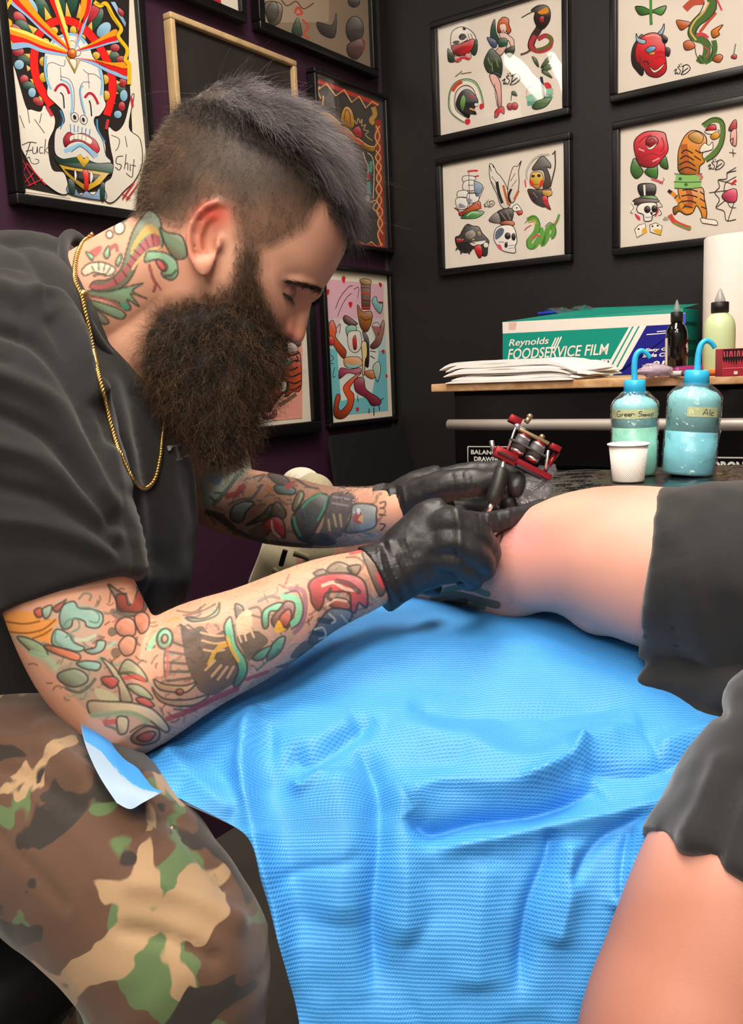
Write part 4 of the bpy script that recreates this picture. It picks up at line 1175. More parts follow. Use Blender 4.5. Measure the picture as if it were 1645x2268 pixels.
# --- small red and black box
p = on_top(1640, 1.42); e = empty('small_box', p); tag(e, 'small red and black printed box at the worktop\'s end', 'box')
m = MB(); m.box(p + ZD * .022, (.072, .03, .044), (unit(CR * [1, 1, 0]), unit(CF * [1, 1, 0]), ZD), bev=.001); m.build('carton_body', mat('red_carton', '#b02c3c', .5), e)
ff = unit(CF * [1, 1, 0]); rr = unit(CR * [1, 1, 0]); q = p - ff * .0155 - rr * .036 + ZD * .001
def flat(name, art, o, X, Y, n, parent, sc=.001): 
    me = Art(art).mesh(name, lambda a: o + np.outer(a[:, 0] * sc, X) + np.outer(a[:, 1] * sc, Y), n, .0003); return link(name, me, M_ink, parent, False)
tx = 'P 221a1c 0 0,27 72,27 72,42 0,42\n' + ''.join('L c84858 2.2 %d,30 %d,39\n' % (3 + 4 * k, 3 + 4 * k + (k % 3 - 1)) for k in range(17)) + ''.join('Q 221a1c 0 %d,27 %d,27 %d,%d\n' % (4 * k, 4 * k + 4, 4 * k + 2, 21 - (k * 7) % 6) for k in range(18)) + 'L e0707e 1.2 0,12 72,12\nP e8d8d0 0 18,2 24,2 24,7 18,7\n'
flat('front_print', tx, q, rr, ZD, -ff, e)
# --- marker pen and crumpled wrapper
a = on_top(1484, 1.60) + ZD * .0052; b = on_top(1566, 1.53) + ZD * .0052; e = empty('marker_pen', a); tag(e, 'white marker pen with orange cap lying on the worktop', 'pen')
m = MB(); m.limb([a, b], .005, 14); m.build('barrel', mat('pen_white', '#d8cfca', .4), e)
c = b + unit(b - a) * .022; m = MB(); m.limb([b + unit(b - a) * .003, c], .0056, 14); m.build('cap', mat('pen_orange', '#f06a1e', .4), e)
m = MB(); m.tube([a + (b - a) * .35, a + (b - a) * .5], .0053, 14); m.build('label', mat('pen_band', '#6a5a62', .5), e)
m = MB(); c = on_top(1450, 1.60) + ZD * .012; G = []
m.ball(c, (.032, .022, .0118), n=26, m=14); me = m.mesh('w'); V = coords(me); V = V + (V - c) * (noise3(V, 160)[:, None] * .35); V[:, 2] = np.maximum(V[:, 2], ZT + .0004); setco(me, V)
tag(link('crumpled_wrapper', me, glass_mat('wrapper_film', '#f4e6ee', 1, .12, (120, .8, .01), 1.5, .55, '#d8c4d0')), 'crumpled clear wrapper beside the marker pen', 'wrapper')
p = on_top(1535, 1.66) + ZD * .009; m = MB(); m.limb([p - rr * .03, p + rr * .025], .0088, 14); tag(m.build('magenta_tube', mat('magenta_plastic', '#8a2560', .4)), 'dark magenta tube lying behind the marker pen', 'tube')

# ------------------------------------------------------------------ side table with black film, squeeze bottles and cup
ZS = .953
st = empty('side_table', (.47, 1.1, 0)); tag(st, 'black side table wrapped in shiny film behind the client\'s knee', 'side table')
m = MB(); m.box((.49, 1.066, ZS - .012), (.62, .27, .02), bev=.004); m.build('table_top', mat('black_laminate', '#0d0d0e', .3), st)
xs = np.linspace(.176, .804, 110); ys = np.linspace(.926, 1.206, 70); X, Y = np.meshgrid(xs, ys); P3 = np.stack([X, Y, X * 0], -1)
Z = ZS + .0012 + .0022 * np.abs(noise3(P3 * [30, 90, 1], 1)) * (noise3(P3, 9) > -.2) + .0012 * noise3(P3 * [14, 70, 1], 1)
for (cx_, cy_) in ((.34, 1.13), (.405, 1.10), (.318, 1.08)): Z = np.where(np.hypot(X - cx_, Y - cy_) < .045, np.minimum(Z, ZS + .0004), Z)
edge = np.minimum(np.minimum(X - xs[0], xs[-1] - X), np.minimum(Y - ys[0], ys[-1] - Y)); Z = np.where(edge < .004, ZS - .016, Z)
m = MB(); m.grid(np.stack([X, Y, np.maximum(Z, ZS - .016)], -1)); m.build('film_cover', mat('black_film', '#0a0a0b', .1, spec=.8, bump=(150, .35, .002)), st)
m = MB(); m.tube([(.49, 1.15, .04), (.49, 1.15, ZS - .02)], .025, 16); m.build('column', M_steel, st)
m = MB(); m.lathe((.49, 1.15, 0), [(.2, 0), (.2, .015), (.05, .045), (.03, .05)], 32); m.build('base', M_chest, st)
M_blue_cap = mat('sky_blue_plastic', '#35b8ea', .35, sss=.1); M_bot = mat('frosted_blue_bottle', '#8fd0d8', .3, sss=.25, subr=(.5, .9, 1)); M_liq = mat('green_soap', '#86c9b4', .3, sss=.2); M_liq2 = mat('blue_liquid', '#78c4d6', .3, sss=.2)
M_wrap = glass_mat('bottle_wrap', '#ffffff', 1, .06, (70, .8, .012), 1.5, .03)
def squeeze(p, r, h, lean, liq, lab, writing, tx0, tx1, ty, level, spread):
    e = empty('squeeze_bottle', p); tag(e, lab, 'squeeze bottle'); ax = unit(lean); hb = h * .83
    body = lambda z: (r, z)
    m = MB(); m.lathe(p, [(r * .9, 0), (r, .004), (r, level)], 36, ax); m.build('liquid', liq, e)
    m = MB(); m.lathe(p, [(r, level), (r, hb * .86), (r * .97, hb * .91), (r * .82, hb * .965), (r * .5, hb), (r * .44, hb + .004), (r * .44, hb + .008)], 36, ax); m.build('body', M_bot, e)
    m = MB(); m.lathe(p, [(r * .5, hb + .004), (r * .47, h), (r * .42, h + .001)], 28, ax); m.build('cap', M_blue_cap, e)
    t = p + ax * h; right = unit(CR * [1, 1, 0]); tp = spline([t, t + ax * .02 - right * .0005, t + ax * .033 + right * .002, t + ax * .0375 + right * .008, t + ax * .034 + right * .015, t + ax * .028 + right * .0195], 5)
    m = MB(); m.tube(tp, np.linspace(.0042, .0028, len(tp)), 12); m.build('spout', M_blue_cap, e)
    wrap('tape_label', strip(tx0, tx1, ty - 6, ty + 6, 'c3cc9c', 30) + writing, p, r, ax, e)
    # loose clear wrap round the bottle
    n1, n2 = 48, 30; G = []
    right_ = unit(np.cross(ax, [.3, 1, .2])); f_ = np.cross(ax, right_)
    for i in range(n2):
        t_ = i / (n2 - 1); row = []
        for k in range(n1 + 1):
            th = 2 * math.pi * k / n1; rr_ = (r + .0016) if t_ < .86 else r + .0016 - (r * .5) * ((t_ - .86) / .14) ** 1.2
            q = np.array([math.cos(th) * 3, math.sin(th) * 3, t_ * 9 + p[0] * 50]); rr_ += .0011 * (noise3(q[None], 1.7)[0] + .6 * noise3(q[None], 4)[0])
            row.append(p + ax * (.001 + t_ * (hb + .006)) + (right_ * math.cos(th) + f_ * math.sin(th)) * max(rr_, .002))
        G.append(row)
    G = np.array(G); G[:, -1] = G[:, 0]; m = MB(); m.grid(G); m.build('clear_wrap', M_wrap, e)
def hand_word(strokes, x, y, k, w=.9): return ''.join('S 2a2a22 %.2f ' % w + ' '.join('%.2f,%.2f' % (x + a * k, y - b * k) for a, b in s) + '\n' for s in strokes)
GREEN = [[(4, 1), (1, 0), (-1, 3), (0, 6), (4, 6), (4, 4), (2, 4)], [(6, 3), (6, 6), (6, 4), (8, 3)], [(9, 5), (12, 4), (10, 3), (9, 5), (12, 6)], [(13, 5), (16, 4), (14, 3), (13, 5), (16, 6)], [(17, 6), (17, 3), (20, 4), (20, 6)], [(28, 1), (25, 1), (25, 3), (28, 4), (27, 6), (24, 6)], [(31, 4), (29, 5), (31, 6), (33, 5), (31, 4)], [(37, 4), (34, 5), (36, 6), (37, 4), (37, 6)], [(39, 8), (39, 4), (42, 4), (41, 6), (39, 6)]]
ALC = [[(0, 6), (3, 0), (5, 6)], [(1, 4), (4, 4)], [(7, 0), (7, 6)], [(12, 3), (9, 4), (9, 6), (12, 6)]]
p = at(1404, 1050, 1.155); p[2] = ZS + .0012
squeeze(p, .0282, .1215, (.002, .0, 1), M_liq, 'sky blue squeeze bottle labelled green soap behind the white cup', hand_word(GREEN, -23, 84, 1.15), -60, 60, 80, .062, 0)
p = at(1523, 1050, 1.13); p[2] = ZS + .0012
squeeze(p, .0318, .131, (.085, .02, 1), M_liq2, 'sky blue squeeze bottle with short tape label at the table\'s right', hand_word(ALC, 11, 84, 1.25), -8, 34, 80, .055, 0)
def cup_mat():
    m = mat('white_cup_paper', '#efe9e4', .6, sss=.1); nt = m.node_tree; N = nt.nodes.new; L = nt.links.new; tc = N('ShaderNodeTexCoord'); mp = N('ShaderNodeMapping'); mp.inputs['Rotation'].default_value = (0, .75, .4)
    w = N('ShaderNodeTexWave'); w.inputs['Scale'].default_value = 170; L(tc.outputs['Object'], mp.inputs[0]); L(mp.outputs[0], w.inputs['Vector']); b = N('ShaderNodeBump'); b.inputs['Strength'].default_value = .35; b.inputs['Distance'].default_value = .0008; L(w.outputs['Fac'], b.inputs['Height']); L(b.outputs[0], nt.nodes['Principled BSDF'].inputs['Normal']); return m
p = at(1391, 1060, 1.09); p[2] = ZS + .0014; e = empty('paper_cup', p); tag(e, 'small white embossed paper cup in front of the green soap bottle', 'cup')
m = MB(); m.lathe(p, [(.0185, .0), (.0192, .0015), (.0235, .0455), (.0226, .0455), (.0182, .004), (.001, .004)], 40); m.build('cup_wall', cup_mat(), e)
th = np.linspace(0, 2 * math.pi, 40, endpoint=False); m = MB(); m.tube(p + np.column_stack([np.cos(th) * .0243, np.sin(th) * .0243, np.full(40, .0455)]), .0013, 8, closed=True); m.build('rolled_rim', M_towel, e)
# ------------------------------------------------------------------ treatment bed with blue drape
bed = empty('treatment_bed', (.6, .85, 0)); tag(bed, 'padded black treatment bed under the blue drape', 'bed')
M_vinyl = mat('black_vinyl', '#141314', .4, bump=(120, .1, .001))
m = MB(); m.box((.70, .87, .752), (1.60, .36, .075), bev=.03); m.build('cushion', M_vinyl, bed)
for (x, y) in ((-.02, .76), (-.02, .98), (1.40, .76), (1.40, .98)):
    m = MB(); m.tube([(x, y, 0), (x, y, .70)], .02, 14); m.build('leg', M_steel, bed)
m = MB(); m.box((1.02, .87, .825), (.94, .36, .07), bev=.025); m.build('raised_section', M_vinyl, bed)
m = MB(); m.box((.69, .87, .70), (1.5, .30, .03)); m.build('frame', M_chest, bed, False)
# drape: rows from the far edge, over the cushion, down towards the viewer   (photo y, depth, left x, right x)
ROWS = np.array([[1318, .965, 700, 1760], [1342, .875, 620, 1800], [1400, .815, 440, 1830], [1480, .762, 300, 1840], [1560, .715, 166, 1850], [1620, .690, 205, 1840], [1690, .664, 285, 1820], [1770, .646, 395, 1790], [1850, .634, 545, 1740], [1960, .622, 585, 1700], [2100, .614, 625, 1680], [2260, .608, 660, 1660], [2420, .604, 690, 1650]], float)
NS, NT = 300, 260
RS = spline(ROWS, 24); tt = np.linspace(0, len(RS) - 1, NT); RS = np.stack([np.interp(tt, np.arange(len(RS)), RS[:, k]) for k in range(4)], 1)
sg = np.linspace(0, 1, NS); PX = RS[:, 2:3] + (RS[:, 3:4] - RS[:, 2:3]) * sg; PYg = np.repeat(RS[:, :1], NS, 1); DP = np.repeat(RS[:, 1:2], NS, 1)
DP = DP + .075 * np.exp(-((PX - 230) / 230) ** 2 - ((PYg - 1600) / 130) ** 2) + .03 * np.exp(-((PX - 560) / 160) ** 2 - ((PYg - 1480) / 80) ** 2)
G = EYE + (PX[..., None] - PCX) / FPX * DP[..., None] * CR + (PYg[..., None] - PCY) / FPX * DP[..., None] * CD + DP[..., None] * CF
du = np.gradient(G, axis=1); dv = np.gradient(G, axis=0); NN = np.cross(du, dv); NN /= np.linalg.norm(NN, axis=-1, keepdims=True)
if NN[100, 150] @ CF > 0: NN = -NN
RID = [([(572, 1570), (546, 1640), (540, 1740), (572, 1880), (612, 2020), (640, 2200)], .014, 24), ([(600, 1600), (600, 1720), (640, 1900), (670, 2100)], -.007, 50),
       ([(796, 1650), (835, 1750), (838, 1880), (825, 2020), (830, 2200)], -.012, 26), ([(740, 1700), (760, 1850), (750, 2050)], .008, 60), ([(880, 1700), (900, 1880), (900, 2100)], .008, 40),
       ([(640, 1660), (690, 1690), (760, 1640), (830, 1590)], -.008, 22), ([(600, 1640), (700, 1640), (790, 1600)], .006, 30),
       ([(860, 1600), (1000, 1640), (1150, 1690), (1290, 1650), (1420, 1600)], .010, 42), ([(900, 1560), (1100, 1575), (1400, 1560)], -.007, 32),
       ([(905, 1800), (950, 1848), (1060, 1822), (1200, 1800), (1330, 1740)], -.014, 22), ([(900, 1770), (980, 1735), (1120, 1740), (1260, 1700)], .012, 34), ([(960, 1880), (1080, 1860), (1210, 1830), (1420, 1790), (1560, 1740)], .010, 24),
       ([(1222, 1835), (1212, 1900), (1170, 2020), (1150, 2200)], -.011, 20), ([(1080, 1900), (1060, 2050), (1060, 2200)], .007, 50), ([(1260, 1860), (1260, 1960), (1230, 2100)], .009, 30),
       ([(1440, 1800), (1330, 1860), (1260, 1960)], -.007, 16), ([(1480, 1760), (1400, 1900), (1360, 2020)], .009, 24), ([(1400, 1830), (1380, 1920), (1370, 2000)], -.008, 14),
       ([(420, 1640), (480, 1700), (540, 1790), (560, 1850)], -.006, 30), ([(360, 1660), (440, 1740), (520, 1800)], .006, 26), ([(660, 1480), (900, 1440), (1200, 1470), (1450, 1540)], .004, 40), ([(700, 1540), (880, 1510), (1080, 1530)], -.004, 34),
       ([(800, 1400), (1000, 1420), (1250, 1430)], .003, 26), ([(1150, 1740), (1260, 1690), (1290, 1640)], .008, 18), ([(1290, 1700), (1420, 1720), (1560, 1660)], -.007, 24), ([(1450, 1660), (1560, 1620), (1650, 1600)], .006, 26), ([(650, 1720), (664, 1740), (720, 1700)], .006, 14)]
disp = np.zeros((NT, NS)); Q = np.stack([PX, PYg], -1).reshape(-1, 2)
for pl, amp, wdt in RID:
    pl = spline(np.array(pl, float), 6); d = np.full(len(Q), 1e9); al = np.zeros(len(Q)); L_ = len(pl) - 1
    for i in range(L_):
        A, B = pl[i], pl[i + 1]; e_ = B - A; t_ = np.clip(((Q - A) @ e_) / (e_ @ e_ + 1e-9), 0, 1); dd = np.hypot(*(Q - A - t_[:, None] * e_).T); k_ = dd < d; d = np.where(k_, dd, d); al = np.where(k_, (i + t_) / L_, al)
    disp += (amp * np.exp(-(d / wdt) ** 1.6) * np.clip(np.minimum(al, 1 - al) * 6 + .15, 0, 1)).reshape(NT, NS)
N3 = noise3(G * [1, 1, 1], 26) * .0022 + noise3(G, 60) * .0010 + noise3(G * [1, .5, .5], 13) * .003
disp += N3 * np.clip((PYg - 1380) / 200, .25, 1); sharp = np.abs(noise3(G + 5, 22)); disp += -.0018 * np.exp(-(sharp / .16) ** 2) * np.clip((PYg - 1560) / 150, 0, 1)
G = G + NN * disp[..., None]
m = MB(); m.grid(G); me = m.mesh('drape')
ul = np.cumsum(np.linalg.norm(np.diff(G[NT // 2], axis=0), axis=1)); ul = np.r_[0, ul]; vl_ = np.r_[0, np.cumsum(np.linalg.norm(np.diff(G[:, NS // 2], axis=0), axis=1))]
UVg = np.stack(np.meshgrid(ul, vl_), -1).reshape(-1, 2); li = np.empty(len(me.loops), int); me.loops.foreach_get('vertex_index', li); uvl = me.uv_layers.new(name='UVMap'); uvl.data.foreach_set('uv', UVg[li].astype(np.float32).ravel())
def drape_mat():
    m = mat('blue_drape_film', '#3f9fe6', .52, spec=.5); nt = m.node_tree; N = nt.nodes.new; L = nt.links.new; b = nt.nodes['Principled BSDF']
    uv = N('ShaderNodeUVMap'); sx = N('ShaderNodeSeparateXYZ'); L(uv.outputs[0], sx.inputs[0]); hs = []
    for ax, sc in (('X', 1850), ('Y', 2100)):
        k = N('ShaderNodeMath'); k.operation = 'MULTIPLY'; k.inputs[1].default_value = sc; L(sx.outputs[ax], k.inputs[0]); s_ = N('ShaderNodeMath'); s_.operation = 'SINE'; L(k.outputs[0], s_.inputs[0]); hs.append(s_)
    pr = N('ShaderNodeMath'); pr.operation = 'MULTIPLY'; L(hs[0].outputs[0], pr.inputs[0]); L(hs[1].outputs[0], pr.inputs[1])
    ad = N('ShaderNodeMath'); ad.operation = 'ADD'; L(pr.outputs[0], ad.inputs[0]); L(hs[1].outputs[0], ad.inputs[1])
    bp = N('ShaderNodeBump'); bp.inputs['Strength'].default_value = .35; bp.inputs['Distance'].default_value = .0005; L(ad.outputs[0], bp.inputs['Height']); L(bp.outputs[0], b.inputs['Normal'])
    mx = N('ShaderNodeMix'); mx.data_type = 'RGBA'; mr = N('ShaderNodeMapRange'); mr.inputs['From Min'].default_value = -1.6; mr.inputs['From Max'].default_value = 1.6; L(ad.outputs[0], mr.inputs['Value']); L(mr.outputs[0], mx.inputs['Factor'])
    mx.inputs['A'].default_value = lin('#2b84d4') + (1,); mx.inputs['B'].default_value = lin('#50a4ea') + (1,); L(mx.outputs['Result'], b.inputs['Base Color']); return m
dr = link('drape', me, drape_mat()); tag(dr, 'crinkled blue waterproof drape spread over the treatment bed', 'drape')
Gb = G - NN * .0042; m = MB(); m.grid(Gb[::3, ::3]); m.build('paper_lining', mat('white_drape_lining', '#93a9bf', .8), dr)
# folded-back corner showing the white lining
fl = [[(176, 1580, .70), (215, 1608, .69), (262, 1660, .675), (306, 1704, .655)], [(186, 1640, .645), (235, 1672, .64), (290, 1715, .632), (335, 1742, .62)], [(216, 1712, .610), (262, 1738, .606), (312, 1752, .602), (354, 1752, .606)], [(258, 1778, .595), (288, 1792, .592), (316, 1778, .592), (356, 1756, .598)]]
Gf = np.array([[at(*q) for q in r] for r in fl]); Gf = np.stack([spline(Gf[i], 5) for i in range(4)]); Gf = np.stack([spline(Gf[:, j], 5) for j in range(Gf.shape[1])], 1)
m = MB(); m.grid(Gf); m.build('turned_corner', MATS['white_drape_lining'], dr)
m = MB(); m.grid(Gf + CF * .0012); m.build('corner_film', MATS['blue_drape_film'], dr)

# ------------------------------------------------------------------ client lying on the bed (leg being tattooed, second leg hanging down)
CL = empty('person', (.55, .75, .86)); tag(CL, 'client in black shorts lying with one bare knee up on the drape', 'person')
L1 = [(2060, 1360, .70), (1850, 1312, .735), (1680, 1285, .757), (1500, 1268, .775), (1370, 1243, .79), (1270, 1232, .812), (1170, 1240, .842), (1050, 1243, .895), (940, 1243, .965), (840, 1240, 1.05), (750, 1236, 1.14)]
R1 = [.098, .086, .079, .0735, .066, .054, .0495, .050, .045, .038, .033]
L2 = [(2020, 1480, .67), (1880, 1640, .63), (1720, 1850, .60), (1640, 1990, .585), (1560, 2180, .57), (1490, 2360, .56), (1460, 2600, .60), (1450, 2800, .66)]
R2 = [.09, .076, .071, .069, .066, .062, .054, .05]
body = MB(); P1 = [at(*q) for q in L1]; P2 = [at(*q) for q in L2]
body.limb(P1, R1, 32); body.limb(P2, R2, 28)
body.limb([at(1500, 1205, .775), at(1365, 1188, .786), at(1255, 1192, .805), at(1150, 1220, .84)], [.05, .0465, .041, .032], 24)                  # kneecap
body.limb([at(1290, 1165, .80), at(1200, 1195, .828), at(1080, 1215, .87)], [.030, .026, .02], 16)   # shin ridge
body.limb([at(1330, 1330, .80), at(1230, 1290, .825), at(1120, 1300, .86), at(1000, 1285, .93)], [.034, .026, .032, .026], 16)  # calf
body.limb([at(750, 1236, 1.14), at(670, 1240, 1.17), at(672, 1120, 1.2)], [.034, .036, .03], 16)
body.limb([(.47, .66, .945), (.60, .70, .97), (.85, .76, .985), (1.05, .80, 1.0)], [.11, .12, .13, .13], 28); body.limb([(1.05, .80, 1.02), (1.2, .82, 1.06)], [.06, .058], 20); body.ball((1.30, .83, 1.09), (.11, .085, .085), n=24, m=16)
body.limb([(1.02, .63, 1.02), (.86, .56, .97), (.76, .60, .99)], [.05, .042, .03], 18); body.limb([(1.02, .97, 1.02), (.95, 1.03, .97), (.88, .99, .96)], [.05, .042, .03], 18)
me = fuse('body', body, .005, 14); V = coords(me); px = proj(V)
bq = bmesh.new(); bq.from_mesh(me); fine = (px[:, 0] > 930) & (px[:, 0] < 1150) & (px[:, 1] > 1150) & (px[:, 1] < 1370) & (px[:, 2] < .95); bmesh.ops.subdivide_edges(bq, edges=[k for k in bq.edges if fine[k.verts[0].index] and fine[k.verts[1].index]], cuts=4, use_grid_fill=True); bmesh.ops.triangulate(bq, faces=[k for k in bq.faces if len(k.verts) > 4]); bq.to_mesh(me); bq.free()
me = apply_mods('body', me, [('SMOOTH', dict(factor=.5, iterations=4))]); V = coords(me); px = proj(V)
cols = np.tile(np.array(lin('#d79d8b')), (len(V), 1)); n1 = noise3(V, 40); n2 = noise3(V, 14)
cols *= (1 + .05 * n1 + .05 * n2)[:, None]
def blend(cols, w, c): return cols * (1 - w[:, None]) + np.array(lin(c)) * w[:, None]
gx = lambda cx, cy, sx, sy: np.exp(-((px[:, 0] - cx) / sx) ** 2 - ((px[:, 1] - cy) / sy) ** 2)
cols = blend(cols, .55 * gx(1345, 1095, 70, 45), '#d8806e'); cols = blend(cols, .45 * gx(1130, 1180, 80, 50), '#e08a96'); cols = blend(cols, .3 * gx(1180, 1240, 90, 60), '#e0938c')
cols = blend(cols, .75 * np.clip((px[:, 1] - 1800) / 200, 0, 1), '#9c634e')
Art("""S 1e4a42 16 960,1322 1010,1318 1060,1330 1100,1340
S 2a6a5a 12 985,1308 1030,1300 1080,1316
S 2a6a5a 10 950,1335 1010,1338 1070,1345
S 1a2a28 12 985,1335 1030,1332
S 2b2024 3.2 1085,1215 1092,1196 1102,1206 1098,1188 1112,1180 1108,1198 1100,1212
S 2b2024 3 1075,1190 1088,1182 1094,1172
S 2b2024 2.6 1078,1205 1084,1200 1080,1222
S 2b2024 2.6 1060,1185 1072,1178 1076,1196""").paint(px[:, :2], cols, .85, 1.5)
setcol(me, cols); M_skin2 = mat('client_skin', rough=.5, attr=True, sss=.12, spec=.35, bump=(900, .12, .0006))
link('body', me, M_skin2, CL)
# fine leg hair along the knee
def strands(name, roots, dirs, length, rad, material, parent, seg=3, curl=0, grav=0, freq=1, colr=None, sides=3):
    n = len(roots); K = seg + 1; length = np.broadcast_to(length, (n,)); t = np.linspace(0, 1, K); ph = rng.random((n, 3)) * 6.28; a = unit_rows(np.cross(dirs, rng.normal(size=(n, 3)))); b = np.cross(dirs, a)
    fr = freq * (.6 + .8 * rng.random(n)); P = np.zeros((n, K, 3))
    for k in range(K):
        s_ = t[k]; w = curl * length * s_
        P[:, k] = roots + dirs * (length * s_)[:, None] + np.array([0, 0, -1.0]) * (grav * length * s_ * s_)[:, None] + a * (w * np.sin(fr * s_ * 6.28 + ph[:, 0]) - w * 0)[:, None] + b * (w * np.cos(fr * s_ * 6.28 + ph[:, 1]))[:, None]
    r = rad * (1 - .75 * t); V = np.zeros((n, K, sides, 3))
    for k in range(K):
        for j in range(sides):
            th = 2 * math.pi * j / sides; V[:, k, j] = P[:, k] + (a * math.cos(th) + b * math.sin(th)) * r[k]
    base = np.arange(n)[:, None] * (K * sides); F = []
    for k in range(seg):
        for j in range(sides): F.append(np.concatenate([base + k * sides + j, base + k * sides + (j + 1) % sides, base + (k + 1) * sides + (j + 1) % sides, base + (k + 1) * sides + j], 1))
    F = np.concatenate(F); me = bpy.data.meshes.new(name); V = V.reshape(-1, 3)
    me.vertices.add(len(V)); me.vertices.foreach_set('co', V.ravel()); me.loops.add(F.size); me.loops.foreach_set('vertex_index', F.ravel().astype(np.int32))
    me.polygons.add(len(F)); me.polygons.foreach_set('loop_start', np.arange(len(F), dtype=np.int32) * 4); me.update(calc_edges=True)
    if colr is not None: setcol(me, np.repeat(colr, K * sides, axis=0))
    o = link(name, me, material, parent); o['kind'] = 'stuff'; return o
def unit_rows(v): return v / np.maximum(np.linalg.norm(v, axis=1, keepdims=True), 1e-9)
NV = normals(me); sel = np.where((px[:, 0] > 930) & (px[:, 0] < 1440) & (px[:, 1] < 1350) & (px[:, 1] > 1040) & (px[:, 2] < 1.05))[0]; sel = rng.choice(sel, 1500)
strands('leg_hair', V[sel], unit_rows(NV[sel] * .6 + -CR * .7 + rng.normal(0, .25, (1500, 3))), rng.uniform(.004, .011, 1500), .00006, mat('fine_hair', '#8a5a40', .5), CL, 3, .12, .3)
# shorts
M_short = mat('black_cotton', '#171617', .85, sheen=.3, bump=(700, .25, .0005), vary=(30, .08))
sh = MB(); r_ = lambda pts, rr, **k: sh.tube(spline(np.column_stack([np.array([at(*q) for q in pts]), rr]), 8)[:, :3], spline(np.column_stack([np.array([at(*q) for q in pts]), rr]), 8)[:, 3], 40, **k)
r_([(2060, 1370, .70), (1850, 1325, .735), (1680, 1298, .757), (1540, 1278, .772), (1432, 1266, .783)], [.108, .097, .089, .083, .0765])
r_([(2040, 1480, .67), (1885, 1640, .63), (1725, 1850, .60), (1638, 1995, .585)], [.10, .082, .076, .0755])
sh.limb([at(1452, 1530, .742), at(1540, 1548, .722), (at(1700, 1590, .69)), at(1880, 1600, .67)], [.017, .022, .034, .06], 20, flat=.7)
sh.limb([at(1420, 1535, .738), at(1480, 1500, .745), at(1600, 1470, .74), at(1800, 1480, .72)], [.008, .02, .035, .07], 16)
sh.limb([(.45, .65, .95), (.58, .69, .97)], [.125, .13], 30)
sm = fuse('shorts', sh, .0046, 6); V = coords(sm); NV = normals(sm); pxs = proj(V)
dsp = .0035 * noise3(V * [1, 1, .5], 22) + .0016 * noise3(V, 55)
for pl, amp, wd_ in (([(1490, 1110), (1470, 1260), (1500, 1440)], -.0022, 7), ([(1500, 1180), (1560, 1400), (1620, 1520)], .006, 40), ([(1560, 1130), (1620, 1300)], .005, 40), ([(1430, 1535), (1500, 1545), (1600, 1580)], -.004, 14), ([(1600, 1700), (1530, 1850), (1470, 1980)], .006, 30), ([(1640, 1720), (1580, 1900), (1540, 1990)], -.006, 24)):
    pl = spline(np.array(pl, float), 8); d = np.min(np.hypot(pxs[:, None, 0] - pl[None, :, 0], pxs[:, None, 1] - pl[None, :, 1]), 1); dsp += amp * np.exp(-(d / wd_) ** 2)
setco(sm, V + NV * dsp[:, None]); link('shorts', sm, M_short, CL)
ts = MB(); ts.limb([(.57, .69, .985), (.70, .73, .99), (.9, .77, 1.0), (1.05, .80, 1.01)], [.133, .14, .15, .13], 30); ts.limb([(1.04, .66, 1.02), (.95, .59, 1.0)], [.075, .066], 20); ts.limb([(1.04, .95, 1.02), (.95, 1.0, 1.0)], [.075, .066], 20); link('t_shirt', fuse('t_shirt', ts, .007, 6), M_short, CL)
m = MB(); m.ball((1.325, .83, 1.10), (.10, .092, .09), n=24, m=16); m.build('hair', mat('client_hair', '#3a2a20', .6, bump=(200, .6, .002)), CL)
# trainer on the client's foot
shoe = empty('shoe', at(650, 1280, 1.18)); tag(shoe, 'beige trainer with white toe and black tab beyond the artist\'s forearms', 'shoe')
up = MB(); up.limb([at(668, 1262, 1.175), at(700, 1215, 1.18), at(690, 1140, 1.20), at(690, 1098, 1.215)], [.046, .047, .044, .034], 24); up.limb([at(715, 1236, 1.17), at(800, 1236, 1.11)], [.047, .046], 24)
up.limb([at(610, 1300, 1.18), at(640, 1250, 1.17)], [.036, .042], 20)
link('upper', fuse('upper', up, .004, 6), mat('beige_suede', '#b5ab8e', .8, bump=(300, .2, .0006)), shoe)
so = MB(); so.limb([at(596, 1300, 1.19), at(618, 1236, 1.195), at(640, 1150, 1.215), at(668, 1082, 1.225)], [.03, .028, .028, .032], 18); link('sole', fuse('sole', so, .004, 5), mat('white_rubber', '#ded6c2', .6), shoe)
m = MB(); m.tube(spline([at(632, 1218, 1.115), at(627, 1234, 1.117), at(622, 1252, 1.122)], 5), [.0034] * 11, 8); m.build('tab', M_bcap, shoe)
for q in ([(650, 1225, 1.118), (690, 1240, 1.118), (720, 1270, 1.118)], [(605, 1262, 1.13), (640, 1290, 1.12), (650, 1320, 1.12)]):
    m = MB(); m.tube(spline([at(*k) for k in q], 6), .004, 8, flat=.5); m.build('overlay_strip', mat('olive_trim', '#8e8468', .8), shoe)
